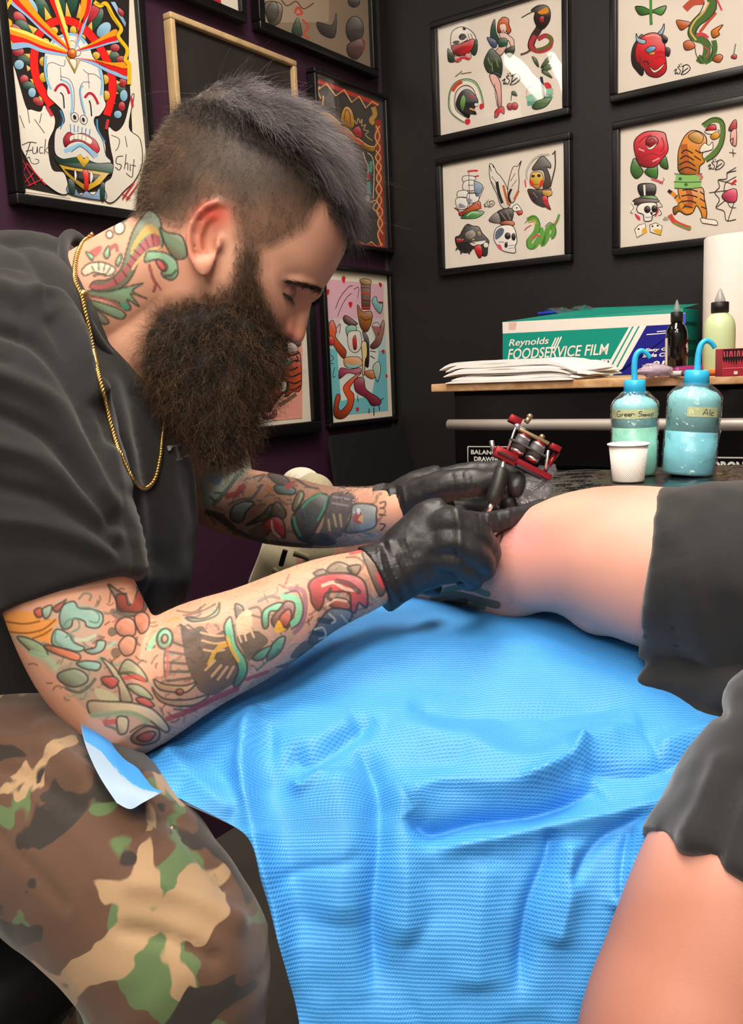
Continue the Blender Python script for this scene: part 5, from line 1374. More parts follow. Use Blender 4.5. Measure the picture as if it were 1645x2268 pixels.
# ------------------------------------------------------------------ tattoo artist seated at the bed
MAN = empty('person', at(-120, 1700, .86)); tag(MAN, 'bearded tattoo artist in black t-shirt and black gloves leaning over the bed', 'person')
HD = .86; HS = HD / FPX; HO = at(480, 545, HD)
HA = .839 * CR + .545 * CD; HB = .545 * CR - .839 * CD; HN = -CF               # head forward, up, towards viewer (his right)
def hp(a, b, s_=0.0): return HO + HA * (a * HS) + HB * (b * HS) + HN * (s_ * HS)
def hpx(x, y, s_=0.0):                                                        # photo position -> head, s_ = sideways in photo px
    dx, dy = x - 480, y - 545; k = 1 - s_ * HS / HD
    return HO + (CR * dx + CD * dy) * (HS * k) + HN * (s_ * HS) + (HO - EYE - CF * HD) * (k - 1)
HEADROWS = np.array([[324, -80, -20, 18], [316, -122, 52, 66], [298, -158, 98, 104], [268, -188, 152, 138], [220, -210, 206, 162], [170, -223, 236, 175], [120, -227, 245, 179], [70, -222, 247, 175], [42, -214, 245, 169], [12, -204, 236, 162], [-20, -190, 232, 157], [-60, -166, 233, 150], [-100, -132, 232, 140], [-140, -92, 226, 128], [-180, -45, 217, 113], [-215, 15, 208, 92], [-238, 70, 188, 60], [-248, 105, 160, 25]], float)
art_ = MB(); HR = spline(HEADROWS, 4); n = 64; th = np.linspace(0, 2 * math.pi, n, endpoint=False); V = []
for b, ab, af, W in HR:
    c, h = (ab + af) / 2, (af - ab) / 2; ct, st_ = np.cos(th), np.sin(th)
    x = np.sign(ct) * np.abs(ct) ** (2 / 2.25) * h; y = np.sign(st_) * np.abs(st_) ** (2 / 2.25) * W
    for xx, yy in zip(x, y):
        a = c + xx; bb = b
        w = math.exp(-((a - 218) / 34) ** 2 - ((bb + 6) / 24) ** 2 - ((abs(yy) - 70) / 46) ** 2); a -= 13 * w; yy *= 1 - .05 * w              # eye socket
        w = math.exp(-((a - 150) / 50) ** 2 - ((bb + 38) / 28) ** 2); yy *= 1 + .05 * w                                                    # cheekbone
        w = math.exp(-((a - 175) / 55) ** 2 - ((bb - 95) / 50) ** 2); yy *= 1 - .04 * w                                                    # temple
        V.append(hp(a, bb, yy))
m_ = len(HR); F = [(i * n + k, i * n + (k + 1) % n, (i + 1) * n + (k + 1) % n, (i + 1) * n + k) for i in range(m_ - 1) for k in range(n)] + [tuple(range(n)), tuple((m_ - 1) * n + k for k in range(n - 1, -1, -1))]
art_.add(V, F)
# nose
art_.limb([hp(228, 18), hp(240, -16), hp(250, -50), hp(255, -70)], np.array([13, 14.5, 17.5, 20]) * HS, 18)
for s_ in (-1, 1):
    art_.ball(hp(236, -76, 19 * s_), np.array([17, 16, 15]) * HS); art_.limb([hp(224, -40, 20 * s_), hp(236, -70, 20 * s_)], np.array([10, 13]) * HS, 12)
    art_.limb([hp(237, 38, 14 * s_), hp(226, 32, 52 * s_), hp(207, 18, 84 * s_), hp(176, 2, 104 * s_)], np.array([15, 16, 13, 8]) * HS, 14)      # brow ridge
    art_.limb([hp(222, -106, 0), hp(216, -108, 34 * s_), hp(196, -112, 60 * s_)], np.array([16, 14, 10]) * HS, 12)                                # lips
# ear (his right one faces the viewer; mirrored on the far side)
EAR = np.array([(521, 517), (521, 483), (505, 460), (479, 449), (452, 457), (431, 479), (418, 503), (414, 533), (418, 562), (431, 588), (446, 606), (458, 596), (470, 568)], float)
EAR[:, 0] += 3
def ear_side(x, y): return 158 + 26 * np.clip((515 - x) / 95, 0, 1) + 6 * np.clip((500 - y) / 60, -1, 1)
for s_ in (1, -1):
    ep = spline(EAR, 5); art_.limb([hpx(x, y, s_ * ear_side(x, y)) if s_ > 0 else hpx(x, y, s_ * ear_side(x, y)) for x, y in ep[::3]], np.array([7.5] * len(ep[::3])) * HS, 12, sub=2)
    cx_, cy_ = 466, 528
    cup = MB(); ring = np.array([(cx_ + (x - cx_) * k, cy_ + (y - cy_) * k) for k in (1,) for x, y in ep]); top = [hpx(x, y, s_ * (ear_side(x, y) - 2)) for x, y in ring]; bot = [hpx(x, y, s_ * 140) for x, y in ring]
    inn = [hpx(cx_ + (x - cx_) * .72, cy_ + (y - cy_) * .72, s_ * (ear_side(x, y) - 16)) for x, y in ring]; k_ = len(ring)
    vv = bot + top + inn + [hpx(cx_ + 6, cy_ + 4, s_ * 146), hpx(cx_, cy_, s_ * 135)]; ff_ = []
    for i in range(k_):
        j = (i + 1) % k_; ff_ += [(i, j, k_ + j, k_ + i), (k_ + i, k_ + j, 2 * k_ + j, 2 * k_ + i), (2 * k_ + i, 2 * k_ + j, 3 * k_), (j, i, 3 * k_ + 1)]
    art_.add(vv, ff_)
    art_.limb([hpx(x, y, s_ * (ear_side(x, y) - 7)) for x, y in ((498, 478), (470, 478), (449, 497), (440, 528), (444, 556), (458, 572))], np.array([5, 6, 7, 7, 7, 6]) * HS, 10)
    art_.limb([hpx(486, 530, s_ * 164), hpx(482, 548, s_ * 166)], np.array([8, 8]) * HS, 10)
    art_.ball(hpx(446, 590, s_ * 170), np.array([15, 18, 11]) * HS, (CR, CD, CF))
# neck, trapezius, torso (inside the shirt), arms, legs
art_.limb([at(150, 735, .87), at(225, 685, .865), at(310, 628, .86), at(400, 575, .86)], [.062, .0605, .0575, .054], 36)
art_.limb([at(395, 640, .86), at(330, 730, .865), at(260, 800, .87)], [.045, .046, .05], 24)
TOR = [(120, 800, .89), (90, 980, .9), (70, 1180, .9), (10, 1380, .89), (-80, 1560, .88), (-170, 1690, .88)]
art_.limb([at(*q) for q in TOR], [.10, .105, .105, .105, .11, .105], 28)
UA = [(-20, 740, .765), (40, 950, .73), (95, 1130, .715), (150, 1310, .71), (215, 1450, .712), (282, 1556, .716)]
UR = [.052, .052, .0515, .0515, .052, .046]
FA = [(300, 1545, .717), (420, 1462, .722), (560, 1400, .737), (700, 1325, .757), (800, 1288, .775), (865, 1262, .785), (930, 1235, .787)]
FR = [.0445, .0450, .0400, .0328, .0278, .0240, .016]
art_.limb([at(*q) for q in UA], UR, 32); art_.limb([at(*q) for q in FA], FR, 32)
art_.ball(at(300, 1598, .716), .0215); art_.limb([at(330, 1450, .705), at(420, 1430, .71), at(520, 1400, .725)], [.02, .03, .022], 18)
FUA = [(300, 800, 1.03), (400, 900, 1.06), (470, 1020, 1.08), (486, 1095, 1.085)]; FUR = [.05, .048, .045, .042]
FFA = [(492, 1105, 1.085), (600, 1127, 1.05), (710, 1144, 1.0), (805, 1142, .955), (868, 1130, .925), (930, 1115, .915)]; FFR = [.0415, .0425, .0365, .0305, .0255, .015]
art_.limb([at(*q) for q in FUA], FUR, 28); art_.limb([at(*q) for q in FFA], FFR, 28)
art_.limb([at(110, 770, .88), at(200, 790, .96), at(300, 810, 1.03)], [.07, .06, .05], 20); art_.limb([at(100, 760, .88), at(20, 745, .80), at(-20, 750, .765)], [.07, .06, .05], 20)
TH = [(-190, 1735, .86), (-60, 1745, .79), (90, 1800, .70), (270, 1945, .635), (400, 2120, .605)]
art_.limb([at(*q) for q in TH], [.075, .07, .062, .058, .05], 24); art_.limb([at(400, 2120, .605), at(385, 2500, .64), at(380, 2900, .70), at(400, 3250, .76)], [.05, .045, .04, .035], 20)
TH2 = [(-190, 1735, .90), (-120, 1800, 1.0), (-20, 1900, 1.05), (60, 2000, 1.06)]
art_.limb([at(*q) for q in TH2], [.075, .07, .06, .05], 22); art_.limb([at(60, 2000, 1.06), at(60, 2250, 1.1), at(80, 2500, 1.15)], [.05, .045, .035], 18)
bm_ = fuse('body', art_, .0025, 5)
# finer mesh where skin carries drawings
px = proj(coords(bm_)); V = coords(bm_)
def near_axis(V, pts, rad):
    P = np.array([at(*q) for q in pts]); d = np.full(len(V), 9.0)
    for A, B in zip(P[:-1], P[1:]):
        e_ = B - A; t_ = np.clip(((V - A) @ e_) / (e_ @ e_), 0, 1); d = np.minimum(d, np.linalg.norm(V - A - t_[:, None] * e_, axis=1))
    return d < rad
facing = (normals(bm_) * (V - EYE)).sum(1) < .12 * np.linalg.norm(V - EYE, axis=1)
def in_zone(V, px, g=0.0):
    zn = (near_axis(V, FA[:6], .062 + g) | near_axis(V, UA[3:], .066 + g)) & (px[:, 2] < .83 + g); zf = (near_axis(V, FFA[:5], .06 + g) | near_axis(V, FUA[2:], .055 + g)) & (px[:, 2] < 1.12 + g)
    zk = (px[:, 0] > 110) & (px[:, 0] < 450) & (px[:, 1] > 430) & (px[:, 1] < 830); zh = (px[:, 0] > 280) & (px[:, 1] < 840); return zn, zf, zk, zh
keep = np.logical_or.reduce(in_zone(V, px, .03))
ob_ = bpy.data.objects.new('tmp', bm_); COL.objects.link(ob_); vg = ob_.vertex_groups.new(name='h'); vg.add(np.where(~keep)[0].tolist(), 1.0, 'REPLACE')
md_ = ob_.modifiers.new('d', 'DECIMATE'); md_.ratio = 1 - .92 * float((~keep).mean()); md_.vertex_group = 'h'; md_.vertex_group_factor = 1.0
dg = bpy.context.evaluated_depsgraph_get(); dg.update(); nm_ = bpy.data.meshes.new_from_object(ob_.evaluated_get(dg)); bpy.data.objects.remove(ob_, do_unlink=True); bm_ = nm_; bm_.materials.clear()
V = coords(bm_); px = proj(V); zn, zf, zk, zh = in_zone(V, px); facing = (normals(bm_) * (V - EYE)).sum(1) < .12 * np.linalg.norm(V - EYE, axis=1)
vis = (zn | zf | (zk & (px[:, 2] < .87)) | (zh & (px[:, 2] < .87))) & facing
bm = bmesh.new(); bm.from_mesh(bm_); bm.verts.ensure_lookup_table(); vv = vis
ed = [e_ for e_ in bm.edges if vv[e_.verts[0].index] and vv[e_.verts[1].index]]
bmesh.ops.subdivide_edges(bm, edges=ed, cuts=1, use_grid_fill=True);
bm.verts.index_update(); Vn = np.array([v_.co[:] for v_ in bm.verts]); pn = proj(Vn); z1, _, _, _ = in_zone(Vn, pn); bm.normal_update(); Nn = np.array([v_.normal[:] for v_ in bm.verts]); z1 &= (Nn * (Vn - EYE)).sum(1) < 0; ed = [e_ for e_ in bm.edges if z1[e_.verts[0].index] and z1[e_.verts[1].index]]; bmesh.ops.subdivide_edges(bm, edges=ed, cuts=1, use_grid_fill=True); bmesh.ops.triangulate(bm, faces=[f for f in bm.faces if len(f.verts) > 4]); bm.to_mesh(bm_); bm.free()
bm_ = apply_mods('body', bm_, [('SMOOTH', dict(factor=.4, iterations=3))])
V = coords(bm_); px = proj(V); NVb = normals(bm_)
cols = np.tile(np.array(lin('#cf9a80')), (len(V), 1)); cols *= (1 + .05 * noise3(V, 45) + .05 * noise3(V, 15))[:, None]
gx = lambda cx, cy, sx, sy: np.exp(-((px[:, 0] - cx) / sx) ** 2 - ((px[:, 1] - cy) / sy) ** 2)
head = (px[:, 1] < 800) & (px[:, 0] > 280)
cols = blend(cols, .95 * gx(468, 474, 48, 32) * head, '#cc4c3e'); cols = blend(cols, .55 * gx(440, 540, 28, 60) * head, '#d9765f'); cols = blend(cols, .5 * gx(480, 520, 14, 26) * head, '#8f3c32')
cols = blend(cols, .45 * gx(645, 735, 34, 24) * head, '#cf6f5a'); cols = blend(cols, .35 * gx(590, 690, 40, 40) * head, '#bd7f68'); cols = blend(cols, .3 * gx(655, 655, 28, 14) * head, '#8f6258')
def pip(P, poly):
    ins = np.zeros(len(P), bool); poly = np.array(poly, float)
    for (x1, y1), (x2, y2) in zip(poly, np.roll(poly, -1, 0)):
        if y1 != y2: ins ^= ((y1 > P[:, 1]) != (y2 > P[:, 1])) & (P[:, 0] < (x2 - x1) * (P[:, 1] - y1) / (y2 - y1) + x1)
    return ins
def soft_pip(P, poly, r):
    k = 0
    for dx, dy in ((0, 0), (r, 0), (-r, 0), (0, r), (0, -r), (r * .7, r * .7), (-r * .7, r * .7), (r * .7, -r * .7), (-r * .7, -r * .7)): k = k + pip(P + [dx, dy], poly)
    return k / 9
BUZZ = [(276, 470), (300, 400), (300, 300), (420, 180), (600, 120), (760, 200), (830, 420), (800, 505), (762, 512), (738, 425), (712, 440), (690, 480), (668, 512), (620, 535), (575, 555), (566, 620), (548, 640), (530, 600), (526, 520), (515, 462), (480, 440), (440, 455), (412, 500), (385, 505), (340, 480), (300, 492)]
wv = px[:, :2] + 6 * np.column_stack([noise3(V, 90), noise3(V + 3, 90)]); bz = soft_pip(wv, BUZZ, 14) * (px[:, 2] < .99)
mott = .5 + .5 * noise3(V, 70); dkt = np.clip((((V - HO) @ HB) / HS - 90) / 110, 0, 1)[:, None]; dark = np.array(lin('#2c241d')) * (1 - mott[:, None] * .25) + np.array(lin('#7a6048')) * mott[:, None] * .35 * (1 - dkt)
fade = np.clip(.7 + .38 * (noise3(V, 30) * .5 + .5) + .3 * np.clip((440 - px[:, 1]) / 150, 0, 1), 0, .97); cols = cols * (1 - (bz * fade)[:, None]) + dark * (bz * fade)[:, None]
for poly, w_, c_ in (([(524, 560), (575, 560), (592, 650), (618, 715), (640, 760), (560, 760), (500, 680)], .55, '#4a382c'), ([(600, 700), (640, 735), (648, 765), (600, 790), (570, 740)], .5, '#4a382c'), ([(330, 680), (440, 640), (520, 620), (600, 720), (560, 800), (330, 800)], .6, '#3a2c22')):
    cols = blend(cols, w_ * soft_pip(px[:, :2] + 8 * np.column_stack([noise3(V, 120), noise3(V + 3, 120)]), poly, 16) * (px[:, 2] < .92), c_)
ART_NECK = """
O 4f7a62 16 1060,70 1140,40 1230,110 1260,220 1280,400 1250,470 1100,520 1000,620 900,830 760,960 560,1000 420,940 480,860 640,840 780,720 850,500 930,260
F d0a458 0 1010,290 1120,190 1220,270 1230,330 1120,300 1010,400 900,560 920,440
F b05058 0 930,560 1040,400 1160,310 1230,340 1240,440 1120,480 980,600 880,740 760,880 600,950 460,950 430,910 620,890 780,760
S 6a2a34 7 940,500 1010,560
S 6a2a34 7 1000,430 1060,500
S 6a2a34 7 1070,370 1110,460
S 6a2a34 7 1150,320 1170,450
S 6a2a34 7 900,570 970,630
S 6a2a34 7 860,660 920,720
S 6a2a34 7 800,740 850,810
S 6a2a34 7 700,830 740,900
S d8b878 26 1240,465 1120,510 1010,600 920,720
O 5c8f74 14 1240,240 1330,290 1500,340 1560,560 1450,610 1380,560 1300,420
O 79bf9a 12 1100,520 1260,520 1360,560 1440,640 1450,780 1380,850 1290,820 1260,760 1310,740 1330,690 1270,620 1180,610 1060,640
O d4505c 8 1190,620 1260,630 1310,710 1260,740
S 3f4f44 26 1300,800 1380,790 1430,740
S 8a3a44 30 1120,680 1150,800 1190,900 1170,980
S 8a3a44 16 1200,880 1250,960
O 79bf9a 8 580,540 640,450 650,560 610,600
O 79bf9a 8 720,640 780,540 790,600 750,690
O 79bf9a 8 370,520 460,560 440,620
S a04a54 40 440,520 540,470 480,560
S 8a4a50 40 660,480 720,440 740,500
O d8ccb4 8 320,740 400,660 500,640 600,650 720,720 640,800 480,760 360,800
S 54604e 8 440,690 470,750
S 54604e 8 520,650 525,730
S 54604e 8 600,660 580,740
S 54604e 8 660,700 620,770
S 4a4440 30 470,800 530,780 600,790
O 6aa584 9 400,980 640,980 860,930 1040,890 920,980 1090,1070 900,1010 1000,1160 860,1080 900,1180 840,1210 760,1120 560,1060 420,1040
O 6aa584 9 380,1080 560,1120 760,1190 840,1260 780,1310 640,1260 480,1180
S 9a4a54 12 420,1050 600,1080 780,1170
S 7a6a5a 10 600,1060 700,1110 820,1180
F 4aa587 0 780,1120 880,1150 860,1200 800,1170
O 7a8078 8 420,1180 560,1250 640,1340 580,1370 440,1290
E ccd0bc 8 820,100 46,70 20
E ccd0bc 8 765,240 62,74 15
E ccd0bc 8 650,315 40,46 0
S d88878 30 430,330 560,260 700,160
S 9fb8b0 40 110,470 200,470
S 9fc0b8 50 130,720 190,860
S 7aa595 40 200,990 300,1030
"""
neckm = (px[:, 0] < 470) & (px[:, 1] < 780) & (px[:, 2] < .95)
def paint_masked(art, mask, org, sc, op=.82, soft=1.4, ink='#3c3a34'):
    idx = np.where(mask)[0]; c = cols[idx].copy(); Art(art, org, sc, ink).paint(px[idx, :2], c, op, soft); cols[idx] = c
paint_masked(ART_NECK, neckm, (120, 460), 5.306, .8)
# near arm, drawn in two views of it
ART_UP = """
F e0933a 0 0,480 130,420 250,440 330,490 440,480 400,560 380,660 280,640 160,600 60,590
S 7a4a24 9 20,500 180,520 300,500
S 7a4a24 9 60,580 200,590 330,560 420,490
S 7a4a24 8 250,630 330,600 390,560
O c04a4a 7 260,420 310,400 320,460 280,470
O c04a4a 7 400,400 480,350 500,340 440,430
O 8fb8a4 7 320,410 390,380 380,450 340,480
O 88bcae 9 450,480 480,380 560,350 600,400 700,410 770,440 780,500 740,550 660,540 640,500 560,480 540,540 480,560
S 5f8578 10 600,400 680,400 750,450 740,510 680,500
S 5f8578 9 480,540 520,490 590,490 600,550 550,580
S 6f7a68 14 600,330 640,290 690,300 680,340
O 88bcae 9 400,600 440,560 520,600 560,660 640,700 600,730 500,710 400,680
S 5f8578 9 420,580 420,650 470,690
S 5f8578 9 500,620 540,600 560,660
S b8c8b0 22 580,640 650,640 720,610
O 88bcae 8 640,720 720,700 740,650 800,655 780,720 700,750
O 88bcae 8 580,820 660,800 760,820 740,870 640,860
O 8aab84 8 130,620 220,630 330,690 360,760 280,760 200,700
S 9ab494 40 240,740 360,780 420,850
O d4704a 8 340,680 450,700 600,750 590,800 480,770 360,720
O 7a746a 12 820,220 900,270 960,290 1060,240 1100,300 1110,400 1040,460 900,440 880,340
O a84640 8 880,310 950,300 980,380 1060,250 1090,300 1080,420 980,430 910,420
F d8a284 0 900,230 1030,230 1000,370 950,260
S 6a6258 50 860,430 900,460 960,460
O d98f76 9 880,520 940,470 1010,490 1030,560 1010,610 920,610 880,570
O d98f76 9 1020,470 1080,430 1130,470 1120,560 1060,590
O d9987c 9 900,680 960,610 1030,640 1010,740 940,760
E 55584e 0 850,580 34,36
E 6a5a4c 0 880,740 40,40
S 9fc0a4 20 820,700 870,660
O 86907a 8 440,900 560,860 650,900 660,960 560,1000 460,960
S 55564a 20 500,1010 600,1040 680,990 720,940
O b8ac88 11 770,780 860,840 940,960 990,1060 1000,1110 920,1110 900,1000 840,880
O 9ba582 10 900,890 960,790 1060,850 1120,950 1040,940 960,900
S 55564a 16 900,900 1000,890 1110,950
O c04a44 8 770,930 860,920 900,960 850,1010 790,980
S c04a44 26 950,930 1040,920 1090,950
O 9ba582 10 960,990 1040,980 1120,1030 1160,1090 1060,1070
O c04a44 7 1030,1090 1100,1080 1170,1140 1100,1150
F b8b088 0 720,1010 840,1040 900,1110 760,1100
O c8b088 12 670,1110 820,1110 1000,1120 1160,1170 1280,1300 1250,1340 1130,1250 980,1190 800,1210 690,1210
S 8f9a78 40 700,1215 860,1200 1000,1200 1120,1260
S c04a44 34 800,1270 880,1260
O c8b088 10 890,1230 970,1240 960,1340 900,1350
O b07a5c 12 1000,1370 1100,1300 1200,1320 1200,1400 1100,1440 1010,1420
S 55483c 14 990,1340 1080,1290 1190,1310
O b8504a 8 1040,1380 1120,1340 1180,1350 1130,1410 1060,1410
S 6a6258 16 800,1290 880,1320 900,1350
"""
ART_FORE = """
S 7fc09a 30 0,680 50,600 90,560
E 7fc09a 12 100,620 50,66 10
E d08a7a 10 100,620 20,28 10
F 4b463f 0 200,530 260,560 340,540 400,600 480,560 520,560 540,680 600,780 610,860 500,930 420,980 330,960 280,880 240,780 220,680
S c8a27e 10 330,580 420,600 480,600
S c8a27e 10 340,630 420,650 490,640
S c8a27e 10 350,690 420,700 480,690
F c89a3c 0 370,780 420,680 480,640 520,660 440,700 400,780
S c8a27e 12 360,820 420,760
S c8a27e 12 400,860 460,790
S c8a27e 12 440,880 500,800
S c8a27e 12 500,870 540,800
S 57504a 14 110,700 230,720
S 57504a 14 100,770 240,780
S 57504a 14 100,830 250,830
S 57504a 14 120,890 270,870
S 57504a 12 150,640 250,680
S 57504a 14 200,530 280,590 330,560
S 57504a 12 250,530 330,600
S 6a5a50 9 100,690 95,780 105,870
S b86058 14 120,670 115,860
O c8a27e 10 30,880 100,910 220,920 300,900 240,960 140,960 60,940
O c8a27e 10 20,930 90,1000 240,1010 380,980 300,1040 160,1050 60,1010
S 57504a 12 160,1070 280,1070 400,1010
E b05a50 6 195,960 24,20
O 66ba94 10 480,540 520,480 540,560 560,660 620,760 620,850 560,930 540,900 570,820 540,720 500,640
S d0a048 18 500,610 530,690 570,760
O 6a645c 9 550,400 600,420 600,490 560,490
F e0b494 0 560,490 640,430 660,520 620,600 570,600
F 54504a 0 560,610 620,590 680,570 740,600 760,640 700,700 640,760 600,700
S e0b494 9 570,590 590,640
S e0b494 9 610,580 620,630
S e0b494 9 650,560 670,610
S 6a5a50 12 640,430 700,420 720,480 660,470
O 6cc09a 10 720,480 740,430 820,390 860,400 830,440 770,450 760,540 730,550
O 8a5a5c 9 780,500 840,420 880,380 930,400 920,480 880,560 820,560
O c06a58 8 830,490 890,430 910,480 870,550
S 6cc09a 34 860,350 930,360 960,420 950,490 920,520
S 8a6070 26 900,300 980,310 1000,400 980,520 930,580
S 5a4a50 9 870,330 950,320 985,420 965,510 910,560
F e0a83a 0 800,560 830,500 860,550 880,560 830,580
O 3f9a82 9 760,700 820,620 870,610 840,700 760,760
O 3f9a82 9 660,740 720,690 780,670 740,740 690,760
S 3f6a60 10 690,820 760,760 830,690
S 7a6a60 16 700,380 770,350 830,360
O 8aa88a 8 240,480 340,490 420,450 450,390 440,460 360,500 270,510
S 6a5a50 9 180,440 280,450 360,400
S 6a5a50 8 220,470 320,450 420,400
O 7a7464 10 1140,170 1200,130 1270,150 1290,200 1220,210 1150,200
O 7a7464 9 1050,200 1110,175 1130,200 1080,220
O 7a7464 9 1270,160 1350,150 1330,210 1290,200
O c84450 11 1020,270 1080,220 1200,200 1300,210 1370,250 1395,330 1390,420 1340,390 1320,450 1290,440 1280,330 1200,320 1130,330 1110,400 1080,440 1040,390 1030,330
S e8c0a8 18 1110,280 1180,260 1250,300 1320,310
S 5a4a48 30 1200,250 1280,270 1340,320
O b85a4c 8 1150,400 1190,360 1260,370 1290,420 1220,440
S e8c0a8 12 1140,400 1190,370 1260,380
S 4a4446 20 1160,300 1140,350 1160,370
O 5a6a72 10 1080,520 1160,430 1280,440 1290,490 1200,590 1110,640 1020,640
S 2f3840 34 1090,500 1160,510
S 2f3840 30 1060,580 1130,600
S c8c4ac 10 1060,560 1110,550 1130,600 1090,620
S c8c4ac 10 1170,520 1190,500 1150,460
S c8c4ac 9 1230,470 1270,520
F 3f4644 0 980,640 1060,650 1000,720 900,740
F 3f4644 0 800,800 920,760 980,700 1000,740 880,800
S a83a44 30 120,1130 260,1080 400,1010 560,940
S a83a44 20 620,880 760,830
O 5a5652 9 1360,60 1430,80 1500,160 1520,280 1480,350 1440,280 1400,180
F c84450 0 1450,200 1500,200 1520,280 1480,290
S c84450 26 1290,70 1350,55
S 6a5a50 10 1260,100 1330,100 1380,140
"""
nearm = (px[:, 1] > 1180) & (px[:, 2] < .84) & (px[:, 0] < 960)
def filler(poly, n, seed, axis):                    # small linework and colour between the large motifs
    g_ = np.random.default_rng(seed); poly = np.array(poly, float); lo, hi = poly.min(0), poly.max(0); t = ''; k = 0; cs = ['5a9a86', 'a8504a', 'c08a40', '4a4640', '7f8f88', '8a5a54', '4a4640', '6a645a']
    while k < n:
        p = lo + (hi - lo) * g_.random(2)
        if not pip(p[None], poly)[0]: continue
        a = axis + g_.normal(0, .7); L_ = g_.uniform(9, 26); b = g_.uniform(-.5, .5); q = [p + L_ * s_ * np.array([math.cos(a + b * s_ * 2), math.sin(a + b * s_ * 2)]) for s_ in (-.5, -.15, .2, .5)]
        t += 'S %s %.1f ' % (cs[int(g_.integers(len(cs)))] if k % 3 else '443d36', g_.uniform(2.6, 6) if k % 3 else 2.6) + ' '.join('%.1f,%.1f' % tuple(u__) for u__ in q) + '\n'; k += 1
    return t
FL1 = filler([(10, 1380), (300, 1290), (345, 1370), (500, 1320), (800, 1220), (850, 1320), (700, 1420), (480, 1560), (320, 1640), (120, 1540)], 230, 3, -.5)
FL2 = filler([(455, 1150), (560, 1030), (700, 1080), (860, 1090), (850, 1190), (700, 1210), (540, 1190)], 110, 5, .1)
farm = (px[:, 2] > .88) & (px[:, 1] > 960) & (px[:, 1] < 1240) & (px[:, 0] > 430)
paint_masked(FL1, nearm, (0, 0), 1, .6, 1.2); paint_masked(FL2, farm, (0, 0), 1, .6, 1.2)
paint_masked('''F 8aa08c 0 40,560 300,640 520,760 700,900 640,1100 400,900 160,700
F 7f8878 0 440,860 760,800 1000,960 1180,1100 1250,1300 1000,1400 760,1250 560,1080
F b5766a 0 760,900 1000,860 1150,1000 1100,1160 900,1050
F 9aa79a 0 420,350 760,400 760,560 620,760 420,700''', nearm & (px[:, 0] < 420), (0, 1230), 3.427, .38, 3)
paint_masked('''F 6d675f 0 140,560 400,520 600,560 640,800 520,1000 260,1060 60,980 120,760
F 7d8a80 0 560,420 900,330 1010,420 940,600 760,760 600,800
F 7a6a66 0 1020,240 1380,200 1400,420 1240,560 1020,680 900,760 1080,480
F 5a5652 0 700,860 1000,700 1250,540 1180,660 900,820 640,940''', nearm & (px[:, 0] > 325), (330, 1200), 2.886, .36, 3)
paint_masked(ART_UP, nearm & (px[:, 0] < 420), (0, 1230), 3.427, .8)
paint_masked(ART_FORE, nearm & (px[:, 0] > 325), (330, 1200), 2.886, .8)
# remaining parts of both sleeves get loose colour fields so no side of the arm is bare
ART_FAR = """
F 7f8f86 0 60,240 200,180 330,60 450,180 330,300 200,420 80,520
F 5f7f9a 0 130,260 210,260 200,330 130,310
S 3f4a44 12 120,420 180,460 220,400 160,390
S 4a5a54 26 330,260 260,360 150,480
S 54504c 10 360,60 340,150 380,190
O 55565a 9 570,250 640,240 730,290 720,340 640,320
O 4f7f82 10 620,340 700,330 780,360 770,400 690,400 640,390
F a84a50 0 700,330 770,300 760,350 710,370
S 5a4a4a 12 460,270 540,250 500,300
S b0703a 10 550,370 600,380 560,330 600,350
O 8aa0a0 10 300,500 380,460 460,470 400,540 380,600 330,620 280,580
S 4f5f64 16 270,480 360,440 450,430 520,330
S 8a3a44 40 260,410 320,400 380,340
O 5a5a50 10 560,560 640,460 710,540 690,590 620,570
O 5a5a50 9 400,640 520,560 600,480 580,580 480,620
O b8343f 11 520,640 600,580 660,580 700,640 700,740 640,700 600,680 560,720
S e0b8a0 12 600,610 610,680 660,730
O 9aa084 9 760,500 810,380 850,400 830,460 780,530
S 6a6a5a 8 820,380 780,500
O 3f5258 12 760,580 840,480 960,400 1040,420 1020,520 960,640 900,740 830,760 770,680
S 4f9a80 16 840,500 900,440 980,400
S 4f9a80 16 770,580 790,660 830,740
S 4f9a80 12 960,600 1010,500 1030,420
F 4a4a52 0 1040,420 1140,380 1240,420 1200,560 1160,700 1060,760 960,740 1000,620
S 8a8a90 8 1080,420 1200,440
S 8a8a90 8 1070,470 1190,490
S b0a070 12 1080,560 1100,650
S b0a070 12 1130,560 1140,650
S b0a070 12 1040,600 1050,680
F 35424a 0 800,740 980,700 1100,760 1060,800 900,790
O 8a9aa0 10 1240,480 1400,490 1410,560 1390,660 1180,700 1210,590
F b04048 0 1230,570 1290,540 1300,620 1240,620
F e0c070 0 1270,600 1300,560 1310,620
F d8e4ea 0 1260,510 1290,520 1270,560
S 3a3a34 9 1440,470 1480,460 1475,500 1440,510
S 3a3a34 9 1435,560 1480,565
S 3a3a34 9 1440,630 1480,640 1450,680
S 3f3a3c 30 150,560 260,640 400,720 560,770
S 4a4440 40 100,540 200,570 300,660
S 4a4848 24 600,770 760,790 900,800
F 6a5a54 0 420,690 520,640 560,740 480,760
S 4a4a50 12 740,240 860,330 960,360
"""
paint_masked('F 5f5c5c 0 90,520 300,250 560,260 800,260 1240,400 1240,740 900,800 560,790 260,680', (px[:, 2] > .88) & (px[:, 1] > 960) & (px[:, 1] < 1240) & (px[:, 0] > 430), (430, 980), 3.5, .4, 3)
paint_masked(ART_FAR, (px[:, 2] > .88) & (px[:, 1] > 960) & (px[:, 1] < 1240) & (px[:, 0] > 430), (430, 980), 3.5, .85)
setcol(bm_, np.clip(cols, 0, 1)); M_skin = mat('artist_skin', rough=.48, attr=True, sss=.1, spec=.35, bump=(800, .15, .0006))
link('body', bm_, M_skin, MAN)
